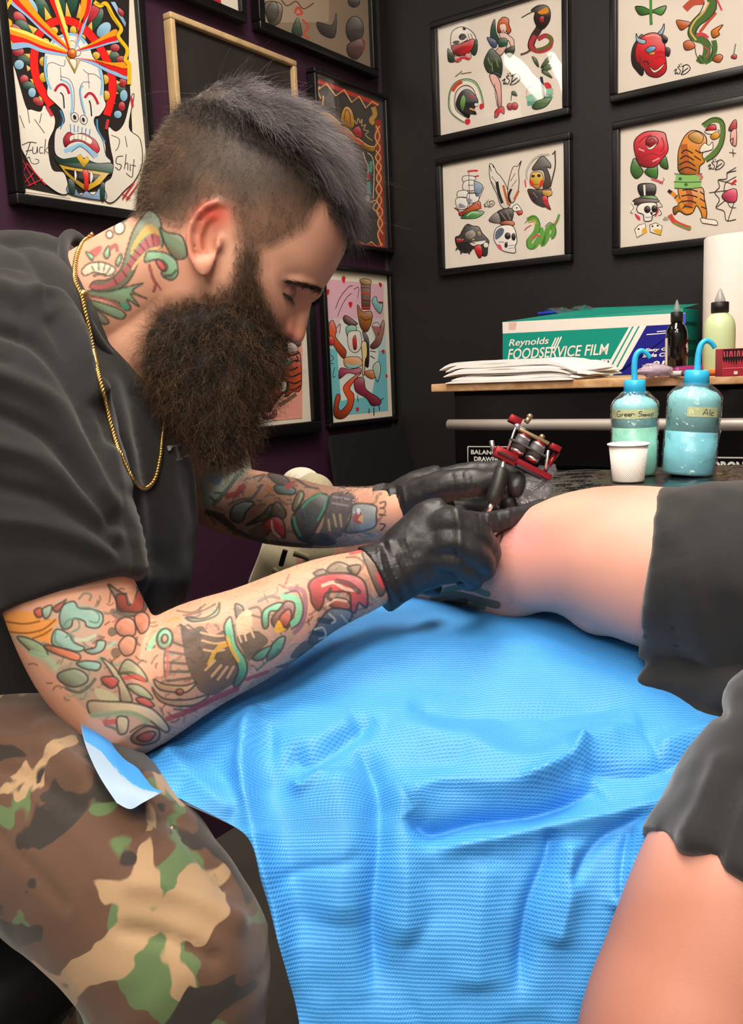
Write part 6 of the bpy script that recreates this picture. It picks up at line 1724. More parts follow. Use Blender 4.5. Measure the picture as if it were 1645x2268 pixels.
# eyes: ball, lids, lashes, brow hair
M_eye = mat('eye_white', rough=.15, attr=True)
def pm(pts): return np.array(pts)
for s_ in (1, -1):
    c = hp(193, -10, 62 * s_); r = 23 * HS
    e_ = MB(); e_.ball(c, r, (HN, HB, HA), 28, 18); me = e_.mesh('eyeball'); V2 = coords(me); look = unit(HA * .85 - HB * .5); d = (V2 - c) @ look / r
    cc = np.tile(np.array(lin('#9a8b82')), (len(V2), 1)); cc[d > .86] = lin('#3a2a20'); cc[d > .965] = lin('#0a0808'); setcol(me, cc); eb = link('eyeball', me, M_eye, MAN)  # eye white darkened: shade between the lids put into its colour
    for nm, lo, hi, rr_ in (('upper_lid', -20, 82, 1.10), ('lower_lid', -100, -36, 1.07)):     # lid shells, angle measured up from the gaze
        G2 = []
        for i in range(13):
            el = math.radians(lo + (hi - lo) * i / 12); row = []
            for k in range(19):
                az = math.radians(-115 + 230 * k / 18); w_ = math.cos(az); e2 = el if nm == 'upper_lid' and i > 0 else el
                if i == (0 if nm == 'upper_lid' else 12): e2 = el * 1 + math.radians((10 if nm == 'lower_lid' else -6) * (1 - w_))
                d = HA * math.cos(e2) * math.cos(az) + HB * math.sin(e2) + HN * s_ * math.cos(e2) * math.sin(az); row.append(c + unit(d) * r * rr_)
            G2.append(row)
        g = MB(); g.grid(G2); me = g.mesh(nm); setcol(me, np.tile(np.array(lin('#99695a' if nm == 'upper_lid' else '#a8755f')), (len(me.vertices), 1))); o = link(nm, me, M_skin, MAN)
        if nm == 'upper_lid':
            G2 = np.array(G2); edge = G2[0]; g = MB(); g.tube(edge, .0011, 6); g.build('lash_line', mat('lash', '#1c1412', .6), o)
            rt_ = np.repeat(edge[3:16], 4, 0) + rng.normal(0, .0004, (52, 3)); strands('eyelashes', rt_, unit_rows(np.tile(HA * .9 - HB * .55 + HN * s_ * .15, (52, 1)) + rng.normal(0, .15, (52, 3))), .007, .00016, MATS['lash'], o, 3, .05)
    n_ = 600; t_ = rng.random(n_); path = spline([hp(253, 40, 20 * s_), hp(243, 31, 56 * s_), hp(225, 17, 88 * s_), hp(200, 2, 110 * s_)], 10); q = np.stack([np.interp(t_ * (len(path) - 1), np.arange(len(path)), path[:, k]) for k in range(3)], 1)
    q = q + HB[None] * rng.normal(0, 2.9, n_)[:, None] * HS * (1 - .5 * t_)[:, None] + HA[None] * 1.5 * HS; tang = unit(path[-1] - path[0])
    strands('eyebrow', q - HA * .0015, unit_rows(tang[None] * .8 + HA * .35 - HB * .1 + rng.normal(0, .2, (n_, 3))), rng.uniform(.006, .010, n_), .00018, mat('brow_hair', '#261b16', .6), MAN, 3, .06)
# ------------------------------------------------------------------ clothing of the artist
from mathutils.bvhtree import BVHTree
def ridges(V, NV, lst, mask=None):
    q = proj(V); d_ = np.zeros(len(V))
    for pl, amp, wd_ in lst:
        pl = spline(np.array(pl, float), 8); lo = pl.min(0) - 4 * wd_; hi = pl.max(0) + 4 * wd_
        idx = np.where((q[:, 0] > lo[0]) & (q[:, 0] < hi[0]) & (q[:, 1] > lo[1]) & (q[:, 1] < hi[1]) & (mask if mask is not None else True))[0]
        if len(idx): d = np.min(np.hypot(q[idx, None, 0] - pl[None, :, 0], q[idx, None, 1] - pl[None, :, 1]), 1); d_[idx] += amp * np.exp(-(d / wd_) ** 2)
    return V + NV * d_[:, None]
def oval(mb, rows, n=44, cap=True):                       # rows: x,y,depth, half depth, half in-plane
    Q = np.array([list(at(*r[:3])) + list(r[3:]) for r in rows]); Q = spline(Q, 6); mb.tube(Q[:, :3], Q[:, 3], n, cap, up=CF, flat=Q[:, 4] / Q[:, 3])
shb = MB()
oval(shb, [(88, 690, .88, .07, .03), (100, 790, .885, .15, .092), (122, 950, .895, .185, .124), (120, 1150, .90, .18, .142), (60, 1350, .895, .175, .150), (-60, 1540, .885, .17, .15), (-150, 1640, .88, .165, .14)])
shb.limb([at(82, 648, .875), at(20, 660, .87), at(-110, 720, .86)], [.060, .065, .085], 28)
shb.limb([at(100, 760, .88), at(30, 750, .82), at(-30, 770, .785)], [.085, .085, .075], 28)
Q = spline(np.array([list(at(-40, 740, .785)) + [.078], list(at(25, 900, .748)) + [.075], list(at(72, 1050, .727)) + [.070], list(at(118, 1190, .715)) + [.0655], list(at(157, 1318, .71)) + [.0610]]), 8); shb.tube(Q[:, :3], Q[:, 3], 48)
shb.limb([at(110, 790, .89), at(220, 800, .97), at(300, 820, 1.03)], [.085, .075, .07], 26); shb.tube(spline([at(300, 800, 1.03), at(370, 870, 1.05), at(432, 962, 1.07)], 6), np.linspace(.068, .057, 13), 36)
sm = fuse('t_shirt', shb, .004, 9); V = coords(sm); NV = normals(sm); q = proj(V)
V = ridges(V, NV, [([(0, 640), (90, 680), (150, 760), (190, 880), (225, 1010), (240, 1120)], .009, 24), ([(0, 730), (80, 765), (160, 870), (205, 990), (235, 1090)], -.008, 14), ([(-40, 820), (100, 880), (170, 980), (222, 1090)], .009, 20), ([(-40, 900), (100, 965), (185, 1080), (240, 1160)], -.009, 15),
    ([(-40, 980), (90, 1020), (180, 1100), (250, 1190)], .008, 20), ([(-20, 1075), (100, 1105), (200, 1160), (250, 1210)], -.007, 15), ([(-20, 1150), (120, 1170), (240, 1225)], .006, 18), ([(-10, 1215), (120, 1215), (220, 1245)], -.003, 14), ([(-10, 1335), (150, 1293), (305, 1240)], -.0016, 4), ([(-30, 790), (30, 800), (45, 720), (40, 690)], -.0035, 5),
    ([(75, 655), (120, 668), (155, 730), (168, 800), (200, 880)], .010, 16), ([(110, 720), (150, 800), (200, 900), (230, 980)], -.008, 14)], q[:, 2] < .82)
V = ridges(V, NV, [([(240, 860), (280, 1000), (300, 1150), (320, 1280)], .008, 26), ([(300, 880), (330, 1060), (350, 1240)], -.006, 22), ([(370, 1000), (400, 1150), (390, 1280)], .006, 24), ([(290, 1100), (330, 1280), (320, 1360)], -.006, 18), ([(20, 540), (60, 560), (100, 620), (110, 680)], -.004, 10), ([(84, 512), (96, 560), (120, 640)], -.0015, 4)], q[:, 2] >= .70)
V = V + NV * (.0022 * noise3(V * [1, 1, .6], 24) + .001 * noise3(V, 60))[:, None]; setco(sm, V); sm = apply_mods('t_shirt', sm, [('SMOOTH', dict(factor=.5, iterations=3))])
M_tee = mat('washed_black_cotton', '#121111', .9, sheen=.12, bump=(900, .3, .0005), vary=(14, .10)); tee = link('t_shirt', sm, M_tee, MAN)
# neckband and sleeve hem
nb = spline(np.array([at(*k) for k in [(142, 538, .868), (146, 590, .822), (170, 652, .801), (196, 722, .801), (236, 782, .815), (296, 822, .852), (328, 800, .90), (300, 716, .93), (220, 590, .93), (168, 530, .905)]]), 6, True); m = MB(); m.tube(nb, .0085, 14, closed=True, flat=.7); m.build('neckband', M_tee, tee)
BV = BVHTree.FromPolygons([tuple(v) for v in coords(sm)], [tuple(p.vertices) for p in sm.polygons])
BVb = BVHTree.FromPolygons([tuple(v) for v in coords(bm_)], [tuple(p.vertices) for p in bm_.polygons])
def cast(p, trees=(BV, BVb), lift=.0008):
    out = []
    for x, y in p:
        d = ray(x, y); L_ = np.linalg.norm(d); best = None
        for t in trees:
            h = t.ray_cast(Vector(EYE), Vector(d / L_))
            if h[0] is not None and (best is None or h[3] < best): best = h[3]
        out.append(EYE + d / L_ * ((best if best else .86 * L_) - lift))
    return np.array(out)
# chest lettering, follows the cloth
for t_ in ("P a8a6a2 0 370,988 402,980 404,990 398,989 394,986 399,1012 404,1013 405,1018 391,1021 390,1016 393,1014 387,988 381,991 377,998 372,998", "P a8a6a2 0 416,984 422,982 436,1003 440,1002 441,1007 428,1010 427,1006 430,1004 427,998 416,1001 416,1006 420,1007 420,1011 409,1013 408,1009 412,1007\nP 121111 0 417,996 424,994 419,987"):
    me = Art(t_).mesh('lettering', lambda p: cast(p, (BV,), .0045), -CF, .0002, .0003); link('lettering', me, M_ink, tee, False)
# camouflage trousers
tr = MB()
def lim(mb, pts, r, n=36): 
    Q = spline(np.array([list(at(*p)) + [k] for p, k in zip(pts, r)]), 8); mb.tube(Q[:, :3], Q[:, 3], n)
tr.limb([at(-190, 1690, .86), at(-60, 1735, .80), at(85, 1798, .708), at(262, 1955, .64), at(398, 2128, .608)], [.112, .10, .086, .072, .064], 36)
lim(tr, [(398, 2128, .608), (388, 2500, .645), (382, 2900, .705)], [.064, .06, .057]); tr.limb([at(-190, 1700, .90), at(-120, 1800, 1.0), at(-20, 1900, 1.05), at(60, 2000, 1.06)], [.105, .09, .078, .066], 30); lim(tr, [(60, 2000, 1.06), (60, 2250, 1.1), (80, 2500, 1.15)], [.066, .06, .056])
oval(tr, [(-60, 1560, .885, .162, .138), (-150, 1660, .88, .165, .14), (-200, 1730, .88, .15, .12)])
tm = fuse('trousers', tr, .0048, 6); V = coords(tm); NV = normals(tm); q = proj(V)
V = ridges(V, NV, [([(60, 1752), (140, 1826), (228, 1908)], .003, 7), ([(228, 1908), (200, 1960), (150, 2040)], .003, 6), ([(0, 1850), (80, 1930), (150, 2010)], -.003, 8), ([(230, 1910), (290, 1860), (390, 1815)], -.003, 5), ([(150, 1560), (210, 1650), (300, 1740)], -.006, 18), ([(100, 1620), (200, 1740), (330, 1850)], .006, 26), ([(390, 1815), (430, 1880), (500, 1960)], -.006, 14), ([(0, 1640), (100, 1660), (180, 1720)], .006, 20), ([(300, 1960), (400, 1980), (520, 2040)], .006, 24), ([(280, 2060), (380, 2080), (470, 2120)], -.006, 18), ([(0, 1700), (90, 1730), (170, 1790)], -.005, 14)], q[:, 2] < .82)
setco(tm, V + NV * (.0025 * noise3(V, 26) + .001 * noise3(V, 60))[:, None])
def camo():
    m = mat('woodland_camouflage', '#6b4a33', .85, sheen=.2, bump=(900, .3, .0005)); nt = m.node_tree; N = nt.nodes.new; L = nt.links.new; b = nt.nodes['Principled BSDF']; tc = N('ShaderNodeTexCoord'); prev = None
    for sc, off, thr, c in ((14, 0, .53, '#4c5f3a'), (14, 7, .57, '#94795a'), (15, 13, .54, '#251e19')):
        mp = N('ShaderNodeMapping'); mp.inputs['Location'].default_value = (off, off * .7, off * 1.3); mp.inputs['Rotation'].default_value = (.3, .5, .9); mp.inputs['Scale'].default_value = (1, .55, 1.2); L(tc.outputs['Object'], mp.inputs[0])
        n = N('ShaderNodeTexNoise'); n.inputs['Scale'].default_value = sc; n.inputs['Detail'].default_value = 2.5; n.inputs['Distortion'].default_value = .5; L(mp.outputs[0], n.inputs['Vector'])
        r = N('ShaderNodeMapRange'); r.inputs['From Min'].default_value = thr; r.inputs['From Max'].default_value = thr + .012; L(n.outputs['Fac'], r.inputs['Value'])
        x = N('ShaderNodeMix'); x.data_type = 'RGBA'; L(r.outputs[0], x.inputs['Factor'])
        if prev is None: x.inputs['A'].default_value = lin('#4e3525') + (1,)
        else: L(prev, x.inputs['A'])
        x.inputs['B'].default_value = lin(c) + (1,); prev = x.outputs['Result']
    L(prev, b.inputs['Base Color']); return m
link('trousers', tm, camo(), MAN)
# ------------------------------------------------------------------ gloves
M_glove = mat('black_nitrile', '#242325', .44, spec=.5, bump=(160, .4, .0016, 6))
def fin(mb, pts, r): mb.limb([at(*p) for p in pts], r, 16)
g = MB()
Q = spline(np.array([list(at(*p)) + [a, b] for p, a, b in (((828, 1285, .779), .0298, 1.1), ((878, 1258, .785), .0268, 1.12), ((930, 1224, .784), .0235, 1.5), ((975, 1200, .784), .0228, 1.75), ((1005, 1190, .784), .019, 1.9))]), 6); g.tube(Q[:, :3], Q[:, 3], 28, True, up=CF, flat=Q[:, 4])
fin(g, [(985, 1150, .782), (1048, 1160, .797), (1130, 1148, .812), (1200, 1123, .832)], [.0135, .0115, .0098, .0082])
fin(g, [(960, 1165, .775), (1008, 1158, .767), (1062, 1192, .770), (1084, 1226, .795), (1066, 1240, .828)], [.013, .0135, .0122, .0105, .009])
fin(g, [(960, 1210, .772), (1012, 1200, .763), (1060, 1238, .766), (1072, 1262, .795), (1050, 1268, .822)], [.013, .0135, .012, .0103, .009])
fin(g, [(950, 1240, .775), (1004, 1240, .766), (1042, 1270, .770), (1048, 1286, .795), (1026, 1288, .815)], [.012, .012, .0105, .0092, .008])
fin(g, [(915, 1265, .798), (938, 1290, .810), (958, 1302, .825)], [.014, .0115, .009])
def glove(name, g, folds):
    me = fuse(name, g, .0019, 5); V = coords(me); NV = normals(me); V = ridges(V, NV, folds); setco(me, V + NV * (.0005 * noise3(V, 60) + .0006 * noise3(V, 130))[:, None]); o = link(name, me, M_glove, MAN); return o
g1 = glove('glove', g, [([(838, 1215), (850, 1270), (884, 1330)], .0022, 4), ([(850, 1205), (868, 1262), (896, 1325)], -.0018, 4), ([(862, 1200), (882, 1255), (908, 1318)], .0018, 4), ([(880, 1200), (900, 1250), (920, 1310)], -.0014, 4), ([(900, 1195), (915, 1230), (930, 1270)], .0012, 4), ([(1010, 1130), (1018, 1180), (1014, 1245)], .0022, 9), ([(1060, 1140), (1064, 1180)], -.001, 3), ([(1080, 1138), (1084, 1175)], .001, 3), ([(1100, 1132), (1106, 1170)], -.001, 3), ([(1125, 1125), (1130, 1165)], .001, 3)])
g = MB()
Q = spline(np.array([list(at(*p)) + [a, b] for p, a, b in (((846, 1134, .938), .0285, 1.06), ((885, 1126, .928), .0265, 1.08), ((935, 1106, .922), .022, 1.45), ((985, 1090, .930), .019, 1.6))]), 6); g.tube(Q[:, :3], Q[:, 3], 28, True, up=CF, flat=Q[:, 4])
fin(g, [(915, 1108, .910), (975, 1080, .892), (1040, 1070, .882), (1092, 1066, .880)], [.0205, .0172, .0150, .0115])
fin(g, [(950, 1080, .935), (1035, 1050, .932), (1112, 1044, .918), (1143, 1064, .895), (1142, 1082, .888)], [.018, .0128, .0108, .0105, .0092])
fin(g, [(955, 1100, .945), (1045, 1096, .946), (1108, 1100, .925), (1126, 1114, .9)], [.016, .0118, .0105, .0095])
fin(g, [(950, 1118, .945), (1035, 1124, .942), (1088, 1132, .917), (1084, 1142, .895)], [.015, .0115, .0102, .009])
fin(g, [(940, 1132, .94), (1005, 1146, .93), (1046, 1150, .908)], [.014, .0105, .0088])
g2 = glove('glove', g, [([(862, 1085), (866, 1130), (862, 1180)], .0022, 4), ([(876, 1082), (880, 1130), (876, 1175)], -.0018, 4), ([(892, 1080), (897, 1125), (890, 1170)], .0014, 4), ([(1000, 1052), (1006, 1085), (1000, 1105)], -.0012, 3), ([(1022, 1048), (1028, 1080), (1024, 1100)], -.0012, 3), ([(1044, 1046), (1050, 1080), (1046, 1096)], -.001, 3), ([(950, 1105), (985, 1098), (1020, 1102)], -.0018, 6)])
# clear film round the far wrist
G2 = []; A0 = np.array([at(770, 1146, .972), at(800, 1143, .957), at(835, 1138, .941), at(870, 1130, .927)])
C_ = spline(A0, 5); ax_ = unit(C_[-1] - C_[0]); r1_ = unit(np.cross(ax_, CF)); r2_ = np.cross(ax_, r1_)
for i, c in enumerate(C_):
    row = []
    for k in range(41):
        th_ = 2 * math.pi * k / 40; rr_ = .0345 - .0052 * i / (len(C_) - 1) + .0009 * noise3(np.array([[math.cos(th_) * 2, math.sin(th_) * 2, i * .5]]), 1.5)[0]; row.append(c + (r1_ * math.cos(th_) + r2_ * math.sin(th_)) * rr_ + ax_ * .006 * math.sin(th_ * 2))
    G2.append(row)
G2 = np.array(G2); G2[:, -1] = G2[:, 0]; m = MB(); m.grid(G2); m.build('film_cuff', glass_mat('cuff_film', '#ffffff', 1, .05, (60, .9, .012), 1.5, .03), MAN)
# ------------------------------------------------------------------ beard and hair
BR = np.array([(640, 505, 560, 26), (665, 448, 580, 40), (692, 392, 598, 52), (724, 352, 616, 61), (758, 330, 630, 62), (800, 324, 620, 58), (840, 330, 604, 54), (880, 348, 586, 48), (920, 376, 570, 42), (960, 412, 556, 35), (1000, 448, 540, 26), (1026, 472, 514, 13)], float)
BRs = spline(BR, 5); bc = MB(); n = 48; V = []; 
for y, xl, xr, hw in BRs:
    c = HO + (CR * ((xl + xr) / 2 - 480) + CD * (y - 545)) * HS
    for k in range(n):
        t_ = 2 * math.pi * k / n; V.append(c + CR * (xr - xl) / 2 * HS * math.copysign(abs(math.cos(t_)) ** .85, math.cos(t_)) + HN * hw * .001 * math.copysign(abs(math.sin(t_)) ** .85, math.sin(t_)))
F = [(i * n + k, i * n + (k + 1) % n, (i + 1) * n + (k + 1) % n, (i + 1) * n + k) for i in range(len(BRs) - 1) for k in range(n)] + [tuple(range(n)), tuple((len(BRs) - 1) * n + k for k in range(n))]
bc.add(V, F); bme = fuse('beard', bc, .004, 4); V = coords(bme); NV = normals(bme); V = V + NV * (.0045 * noise3(V, 55) + .003 * noise3(V, 110))[:, None]; setco(bme, V)
M_hairc = mat('hair_strands', rough=.42, attr=True, spec=.4); beard = link('beard', bme, mat('beard_mass', '#150f0b', .8), MAN)
q = proj(V); ok = np.where((q[:, 1] > 640))[0]; nB = 13500; ids = rng.choice(ok, nB); rt_ = V[ids] - NV[ids] * .004; qd = proj(rt_)
cheek = np.clip((qd[:, 0] - 520) / 80, 0, 1) * np.clip((790 - qd[:, 1]) / 100, 0, 1); ln = rng.uniform(.018, .034, nB) * (1 - .62 * cheek) * np.clip((qd[:, 1] - 600) / 110, .35, 1) * np.where(qd[:, 1] > 900, .8, 1); 
dr_ = unit_rows(NV[ids] * (.55 - .3 * cheek[:, None]) + CD * (.55 + .4 * cheek[:, None]) - CR * .18 * cheek[:, None] + rng.normal(0, .34, (nB, 3)))
t_ = rng.random((nB, 1)) ** 2.2; cb = np.array(lin('#1c130d')) * (1 - t_) + np.array(lin('#8a6848')) * t_
strands('beard_hair', rt_, dr_, ln, .00017, M_hairc, beard, 6, .17, .1, 2.1, cb)
# hair on the skull: (a,b) measured along and up the head
Vb = coords(bm_); NVb = normals(bm_); rel = Vb - HO; aa = rel @ HA / HS; bb = rel @ HB / HS; ss = rel @ HN / HS; pb = proj(Vb)
onhead = (np.abs(ss) < 190) & (bb > -120) & (aa > -240) & (aa < 262) & (pb[:, 2] < 1.0)
low = np.interp(aa, [-200, -120, -67, 44, 119, 165, 200, 245], [200, 205, 213, 224, 222, 218, 196, 190]); top = np.where(onhead & (bb > low + 4 * noise3(Vb, 60)))[0]
nT = 8800; ids = rng.choice(top, nT); a_ = aa[ids]; fr = np.clip((a_ - 60) / 150, 0, 1)[:, None]; bk = np.clip((-a_ - 60) / 110, 0, 1)[:, None]
side_ = np.sign(ss[ids])[:, None] * HN; ln = rng.uniform(.030, .052, nT) * (1 - .68 * bk[:, 0]) * (1 - .34 * fr[:, 0]) * np.clip((bb[ids] - low[ids]) / 34 + .35, .35, 1)
cl_ = np.stack([noise3(Vb[ids] + k_, 95) for k_ in (0, 11, 23)], 1); dr_ = unit_rows(NVb[ids] * (.66 - .42 * fr) + HA * (.72 - .12 * fr) - HB * (.10 + .62 * fr) + cl_ * .45 + rng.normal(0, .14, (nT, 3)))
up_ = np.clip((bb[ids] - low[ids]) / 60, 0, 1)[:, None]; t_ = np.clip(rng.random((nT, 1)) ** 1.5 * .6 + .45 * up_ + .35 * noise3(Vb[ids], 120)[:, None] - .05, 0, 1); ct = np.array(lin('#241d1c')) * (1 - t_) + np.array(lin('#988f93')) * t_  # strands lighter towards the top: grey sheen of the light put into their colour
hair = strands('hair', Vb[ids] - NVb[ids] * .001, dr_, ln, .0002, M_hairc, MAN, 6, .08, .38, .8, ct)
bzv = np.where(onhead & (soft_pip(pb[:, :2], BUZZ, 4) > .6) & (bb < low + 25))[0]; nZ = 9000; ids = rng.choice(bzv, nZ)
t_ = rng.random((nZ, 1)) ** 2; cz = np.array(lin('#2f261f')) * (1 - t_) + np.array(lin('#9a8266')) * t_
strands('buzzed_hair', Vb[ids], unit_rows(NVb[ids] * .55 - HB * .5 + HA * .15 + rng.normal(0, .3, (nZ, 3))), rng.uniform(.003, .0065, nZ), .00011, M_hairc, hair, 2, .05, 0, 1, cz)
md = np.where(onhead & (bb > low - 34) & (bb < low + 16) & (aa < 215))[0]; nM = 4200; ids = rng.choice(md, nM); t_ = rng.random((nM, 1)) ** 1.6; cz = np.array(lin('#1d1714')) * (1 - t_) + np.array(lin('#6a5f5c')) * t_
strands('blended_hair', Vb[ids], unit_rows(NVb[ids] * .5 + HA * .55 - HB * .35 + rng.normal(0, .28, (nM, 3))), rng.uniform(.008, .018, nM), .00015, M_hairc, hair, 4, .08, .1, .8, cz)
sb = np.where(onhead & pip(pb[:, :2] + rng.normal(0, 7, (len(pb), 2)), [(530, 540), (566, 556), (578, 640), (604, 700), (626, 735), (560, 715), (515, 660), (530, 600)]) & (ss > 0))[0]; nS = 2000; ids = rng.choice(sb, nS); Vb = Vb + rng.normal(0, .0016, Vb.shape) * 0; t_ = rng.random((nS, 1)) ** 1.6; cz = np.array(lin('#2a1f18')) * (1 - t_) + np.array(lin('#7a5c44')) * t_
strands('sideburn', Vb[ids], unit_rows(NVb[ids] * .35 + CD * .7 - CR * .1 + rng.normal(0, .25, (nS, 3))), rng.uniform(.004, .016, nS), .00011, M_hairc, beard, 4, .1, 0, 1, cz)
jw = np.where(onhead | ((pb[:, 0] > 300) & (pb[:, 0] < 640) & (pb[:, 1] > 600) & (pb[:, 1] < 800) & (pb[:, 2] < .9)))[0]
jw = jw[pip(pb[jw, :2] + rng.normal(0, 5, (len(jw), 2)), [(536, 600), (500, 632), (440, 655), (380, 668), (345, 700), (335, 780), (420, 790), (620, 790), (636, 756), (614, 730), (596, 690), (572, 640)])]; nJ = 4500; ids = rng.choice(jw, nJ); t_ = rng.random((nJ, 1)) ** 2; cz = np.array(lin('#1f1610')) * (1 - t_) + np.array(lin('#8a6848')) * t_
fr_ = np.clip((pb[ids, 0] - 540) / 80, 0, 1)[:, None]; strands('jaw_hair', Vb[ids], unit_rows(NVb[ids] * (.55 - .25 * fr_) + CD * .7 - CR * .15 + rng.normal(0, .32, (nJ, 3))), rng.uniform(.010, .022, nJ) * (1 - .45 * fr_[:, 0]), .00015, M_hairc, beard, 6, .15, 0, 1.6, cz)
w_ = rng.choice(top, 26); strands('stray_hair', Vb[w_], unit_rows(NVb[w_] * .9 + HA * .3 + rng.normal(0, .45, (26, 3))), rng.uniform(.05, .075, 26), .00009, M_hairc, hair, 10, .10, .25, .5, np.tile(np.array(lin('#8a8088')), (26, 1)))
fl_ = np.where(onhead & (aa > 215) & (bb > 165) & (bb < 200) & (ss > 10) & (ss < 90))[0]
if len(fl_): w_ = rng.choice(fl_, 30); strands('forelock', Vb[w_], unit_rows(HA * .35 - HB * .7 + CR * .2 + HN * .25 + rng.normal(0, .15, (30, 3))), rng.uniform(.025, .045, 30), .00014, M_hairc, hair, 8, .08, -.1, .5, np.tile(np.array(lin('#33281f')), (30, 1)))
# forearm hair
sel = np.where((pb[:, 1] > 1180) & (pb[:, 2] < .82) & (pb[:, 0] > 330) & (pb[:, 0] < 830))[0]; sel = rng.choice(sel, 1600); strands('arm_hair', Vb[sel], unit_rows(NVb[sel] * .45 + CR * .6 + CD * .2 + rng.normal(0, .25, (1600, 3))), rng.uniform(.004, .010, 1600), .00006, mat('arm_hair_brown', '#5a3a28', .5), MAN, 3, .1)
sel = np.where((pb[:, 1] > 1000) & (pb[:, 1] < 1230) & (pb[:, 2] > .9) & (pb[:, 2] < 1.12) & (pb[:, 0] > 520) & (pb[:, 0] < 780))[0]; sel = rng.choice(sel, 900); strands('arm_hair', Vb[sel], unit_rows(NVb[sel] * .5 + CR * .5 + rng.normal(0, .25, (900, 3))), rng.uniform(.004, .009, 900), .00007, MATS['arm_hair_brown'], MAN, 3, .1)
# ------------------------------------------------------------------ rope necklace
pl = spline(np.array([(205, 517), (182, 540), (168, 575), (166, 620), (180, 655), (190, 700), (206, 770), (226, 860), (248, 950), (274, 1022), (298, 1068), (320, 1083), (342, 1062), (354, 1015), (361, 965), (366, 930)], float), 12)
P = cast(pl, (BV, BVb), .0022); dd = (P - EYE) @ CF; k_ = np.ones(9) / 9; ds = np.convolve(np.pad(dd, 4, 'edge'), k_, 'valid'); ds = np.minimum(ds, dd); P = np.array([at(x, y, d) for (x, y), d in zip(pl, ds)])
Ls = np.r_[0, np.cumsum(np.linalg.norm(np.diff(P, axis=0), axis=1))]; u_ = np.linspace(0, Ls[-1], int(Ls[-1] / .0009)); P = np.stack([np.interp(u_, Ls, P[:, k]) for k in range(3)], 1)
T = unit_rows(np.gradient(P, axis=0)); A_ = unit_rows(np.cross(T, np.tile(CF, (len(T), 1)))); B_ = np.cross(T, A_); nk = empty('necklace', P[0]); tag(nk, 'gold rope chain hanging from the artist\'s neck over the shirt', 'necklace')
M_gold = mat('gold', '#cfaa66', .3, metal=1)
for k in range(2):
    ph = u_ / .0058 * 2 * math.pi + k * math.pi; m = MB(); m.tube(P + (A_ * np.cos(ph)[:, None] + B_ * np.sin(ph)[:, None]) * .00125, .00115, 6); m.build('twisted_strand', M_gold, nk)
m = MB(); c = cast(np.array([[184, 652.0]]), (BV, BVb), .004)[0]; m.ball(c, .0042, n=14, m=10); m.limb([c - ZD * .002, c - ZD * .010], [.0028, .0022], 10); m.build('clasp', M_gold, nk)
# ------------------------------------------------------------------ tattoo machine
MO = at(1150, 995, .885); ms = .885 / FPX; E1 = unit(CR * .894 + CD * .447); E2 = unit(CR * .447 - CD * .894); E3 = -CF
def mp(x, y, z=0): return MO + (CR * (x - 1150) + CD * (y - 995)) * ms + E3 * z * ms
TMc = empty('tattoo_machine', mp(1085, 1120)); tag(TMc, 'red coil tattoo machine with black grip held in the far glove', 'tattoo machine')
M_red = mat('red_anodised', '#96222c', .3, metal=.6); M_sil = mat('polished_steel', '#eeeeee', .32, metal=1); M_dk = mat('coil_wrap', '#4a474b', .5); M_brass = mat('aged_brass', '#a08a6c', .35, metal=.7); M_grip = mat('rubber_grip', '#1c1b19', .5)
def mbox(nm, x, y, l, h, d, mt, z=0, bev=2.0): m = MB(); m.box(mp(x, y, z), (l * ms, h * ms, d * ms), (E1, E2, E3), bev=bev * ms); return m.build(nm, mt, TMc)
def mrod(nm, a, b, r, mt, z=0, z2=None, n=14): m = MB(); m.tube([mp(*a, z), mp(*b, z if z2 is None else z2)], r * ms, n); return m.build(nm, mt, TMc)
mbox('base_bar', 1163, 1031, 124, 13, 26, M_red); v_ = mbox('tube_vice', 1118, 1010, 52, 25, 28, M_red, 2)
m = MB(); c = [mp(1104 + 0, 1004, 16.4), mp(1134, 1019, 16.4)]; m.limb(c, 5.5 * ms, 12, flat=.3); m.build('vice_slot', mat('dark_red', '#4a0f15', .5), v_)
mbox('under_plate', 1170, 1043, 62, 10, 24, mat('dark_plate', '#2a2532', .4), 0)
for (x, y) in ((1152, 985), (1185, 1001)):
    m = MB(); a = E2 * ms; c = mp(x, y); m.tube([c - a * 13, c + a * 13], 17 * ms, 24); cw = m.build('coil', M_dk, TMc)
    for s_ in (-1, 1):
        m = MB(); m.tube([c + a * 12.8 * s_, c + a * 20 * s_], 15.5 * ms, 24); m.build('coil_washer', M_sil, cw); m = MB(); m.tube([c + a * 20 * s_, c + a * 24 * s_], 13 * ms, 20); m.build('coil_rim', M_red, cw)
mbox('coil_tie', 1168, 993, 88, 5, 36, mat('grey_strap', '#3c3a3c', .6), 0, 1)
mbox('armature_bar', 1181, 967, 74, 8, 18, M_brass, 2); mbox('upper_bridge', 1140, 931, 28, 17, 24, M_red, 0); mbox('spring_deck', 1229, 992, 24, 13, 24, M_red); mbox('front_spring', 1150, 946, 26, 4, 14, M_sil, 4, .8)
m = MB(); m.ball(mp(1144, 945, 8), 7 * ms); m.build('contact_knob', mat('pale_blue_metal', '#aebccf', .3, metal=.6), TMc)
mrod('front_post', (1140, 948), (1122, 997), 2.6, M_sil, 10); mrod('rear_post', (1213, 998), (1206, 1042), 4, M_sil, 6); mrod('upright', (1236, 1000), (1206, 1045), 6, M_red, -8)
m = MB(); m.tube([mp(1164, 936), mp(1172, 926)], 6 * ms, 14); m.ball(mp(1173, 923), 7 * ms); m.build('contact_screw', M_brass, TMc)
mrod('binding_post', (1088, 976), (1091, 1000), 5.2, M_sil, 4); m = MB(); m.ball(mp(1199, 968, 4), 6.5 * ms); m.build('armature_screw', M_brass, TMc)
mrod('tube_stem', (1115, 1018), (1107, 1046), 6, M_sil, 6, 24)
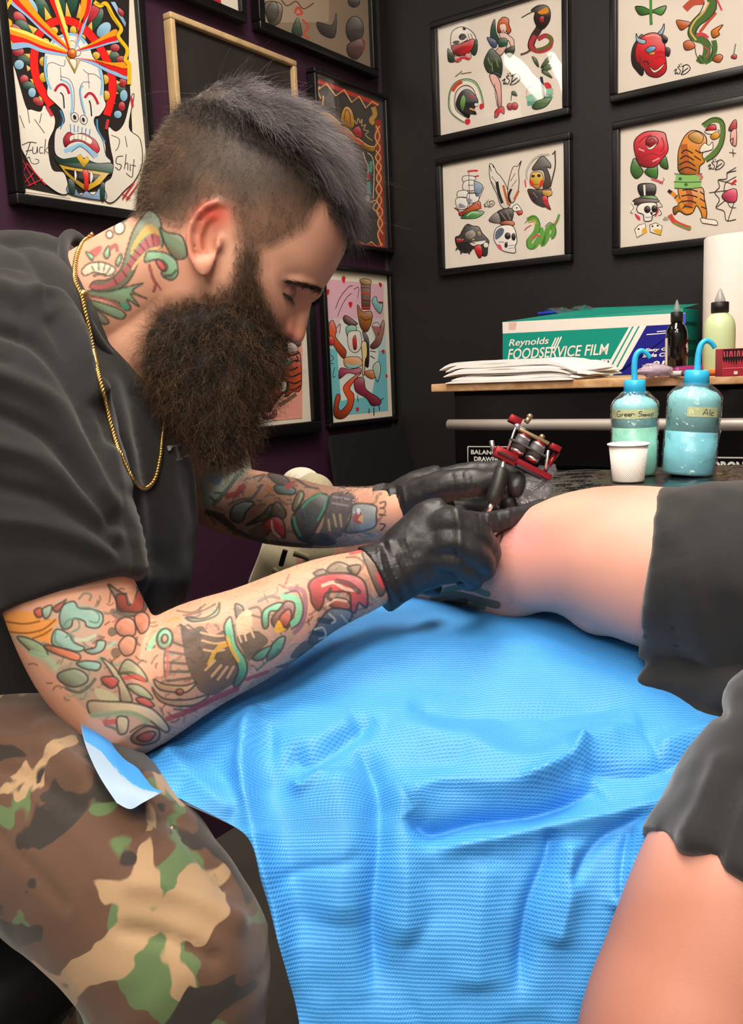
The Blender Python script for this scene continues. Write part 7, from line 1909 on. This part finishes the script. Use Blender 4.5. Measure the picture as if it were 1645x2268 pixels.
m = MB(); m.tube(spline([mp(1108, 1042, 22), mp(1100, 1068, 34), mp(1090, 1098, 38), mp(1084, 1114, 38)], 5), np.array([14, 15, 16, 17, 17, 17.5, 18, 18, 18.5, 18, 18, 18, 17, 17, 16, 14]) * ms, 20); m.build('grip', M_grip, TMc)
m = MB(); m.tube([mp(1084, 1113, 38), mp(1079, 1126, 38), mp(1074, 1142, 38)], np.array([8, 6, 3]) * ms, 14); m.build('tip', M_sil, TMc)
# bagged clip cord hanging from the machine
bg = MB(); c = mp(1190, 1075, -10); bg.ball(c, np.array([44, 52, 20]) * ms, (CR, CD, CF), 40, 26); me = bg.mesh('cord_bag'); V = coords(me); n_ = (V - c); V = V + n_ * (.30 * noise3(V, 70) + .18 * noise3(V, 150))[:, None]; V = V + np.outer(np.clip((V - c) @ CD / ms / 50, -1, 1), -CR * 14 * ms); setco(me, V)
cb_ = link('cord_bag', me, glass_mat('bag_film', '#f4f6fa', 1, .07, (110, .9, .012), 1.5, .16, '#b8bcc6')); tag(cb_, 'crumpled clear plastic bag round the machine\'s cord', 'bag')
m = MB(); m.tube(spline([mp(1215, 1048, -6), mp(1205, 1070, -14), mp(1170, 1095, -20), mp(1190, 1125, -30)], 6), 5 * ms, 10); m.build('cord', mat('cord_black', '#1a1b24', .5), cb_)
# ------------------------------------------------------------------ stool under the artist
hp0 = at(-170, 1690, .88); st_ = empty('stool', (hp0[0], hp0[1], 0)); tag(st_, 'round black stool under the seated artist', 'stool'); zs = hp0[2] - .15
m = MB(); m.lathe((hp0[0], hp0[1], 0), [(.16, zs - .07), (.18, zs - .06), (.18, zs - .012), (.16, zs), (.01, zs)], 36); m.build('seat', M_vinyl, st_)
m = MB(); m.tube([(hp0[0], hp0[1], .08), (hp0[0], hp0[1], zs - .07)], .025, 16); m.build('column', M_steel, st_)
for k in range(5):
    a = k * 2 * math.pi / 5; m = MB(); m.limb([(hp0[0], hp0[1], .09), (hp0[0] + .24 * math.cos(a), hp0[1] + .24 * math.sin(a), .065)], [.02, .015], 12); m.ball((hp0[0] + .25 * math.cos(a), hp0[1] + .25 * math.sin(a), .03), .028); m.build('leg', M_chest, st_)
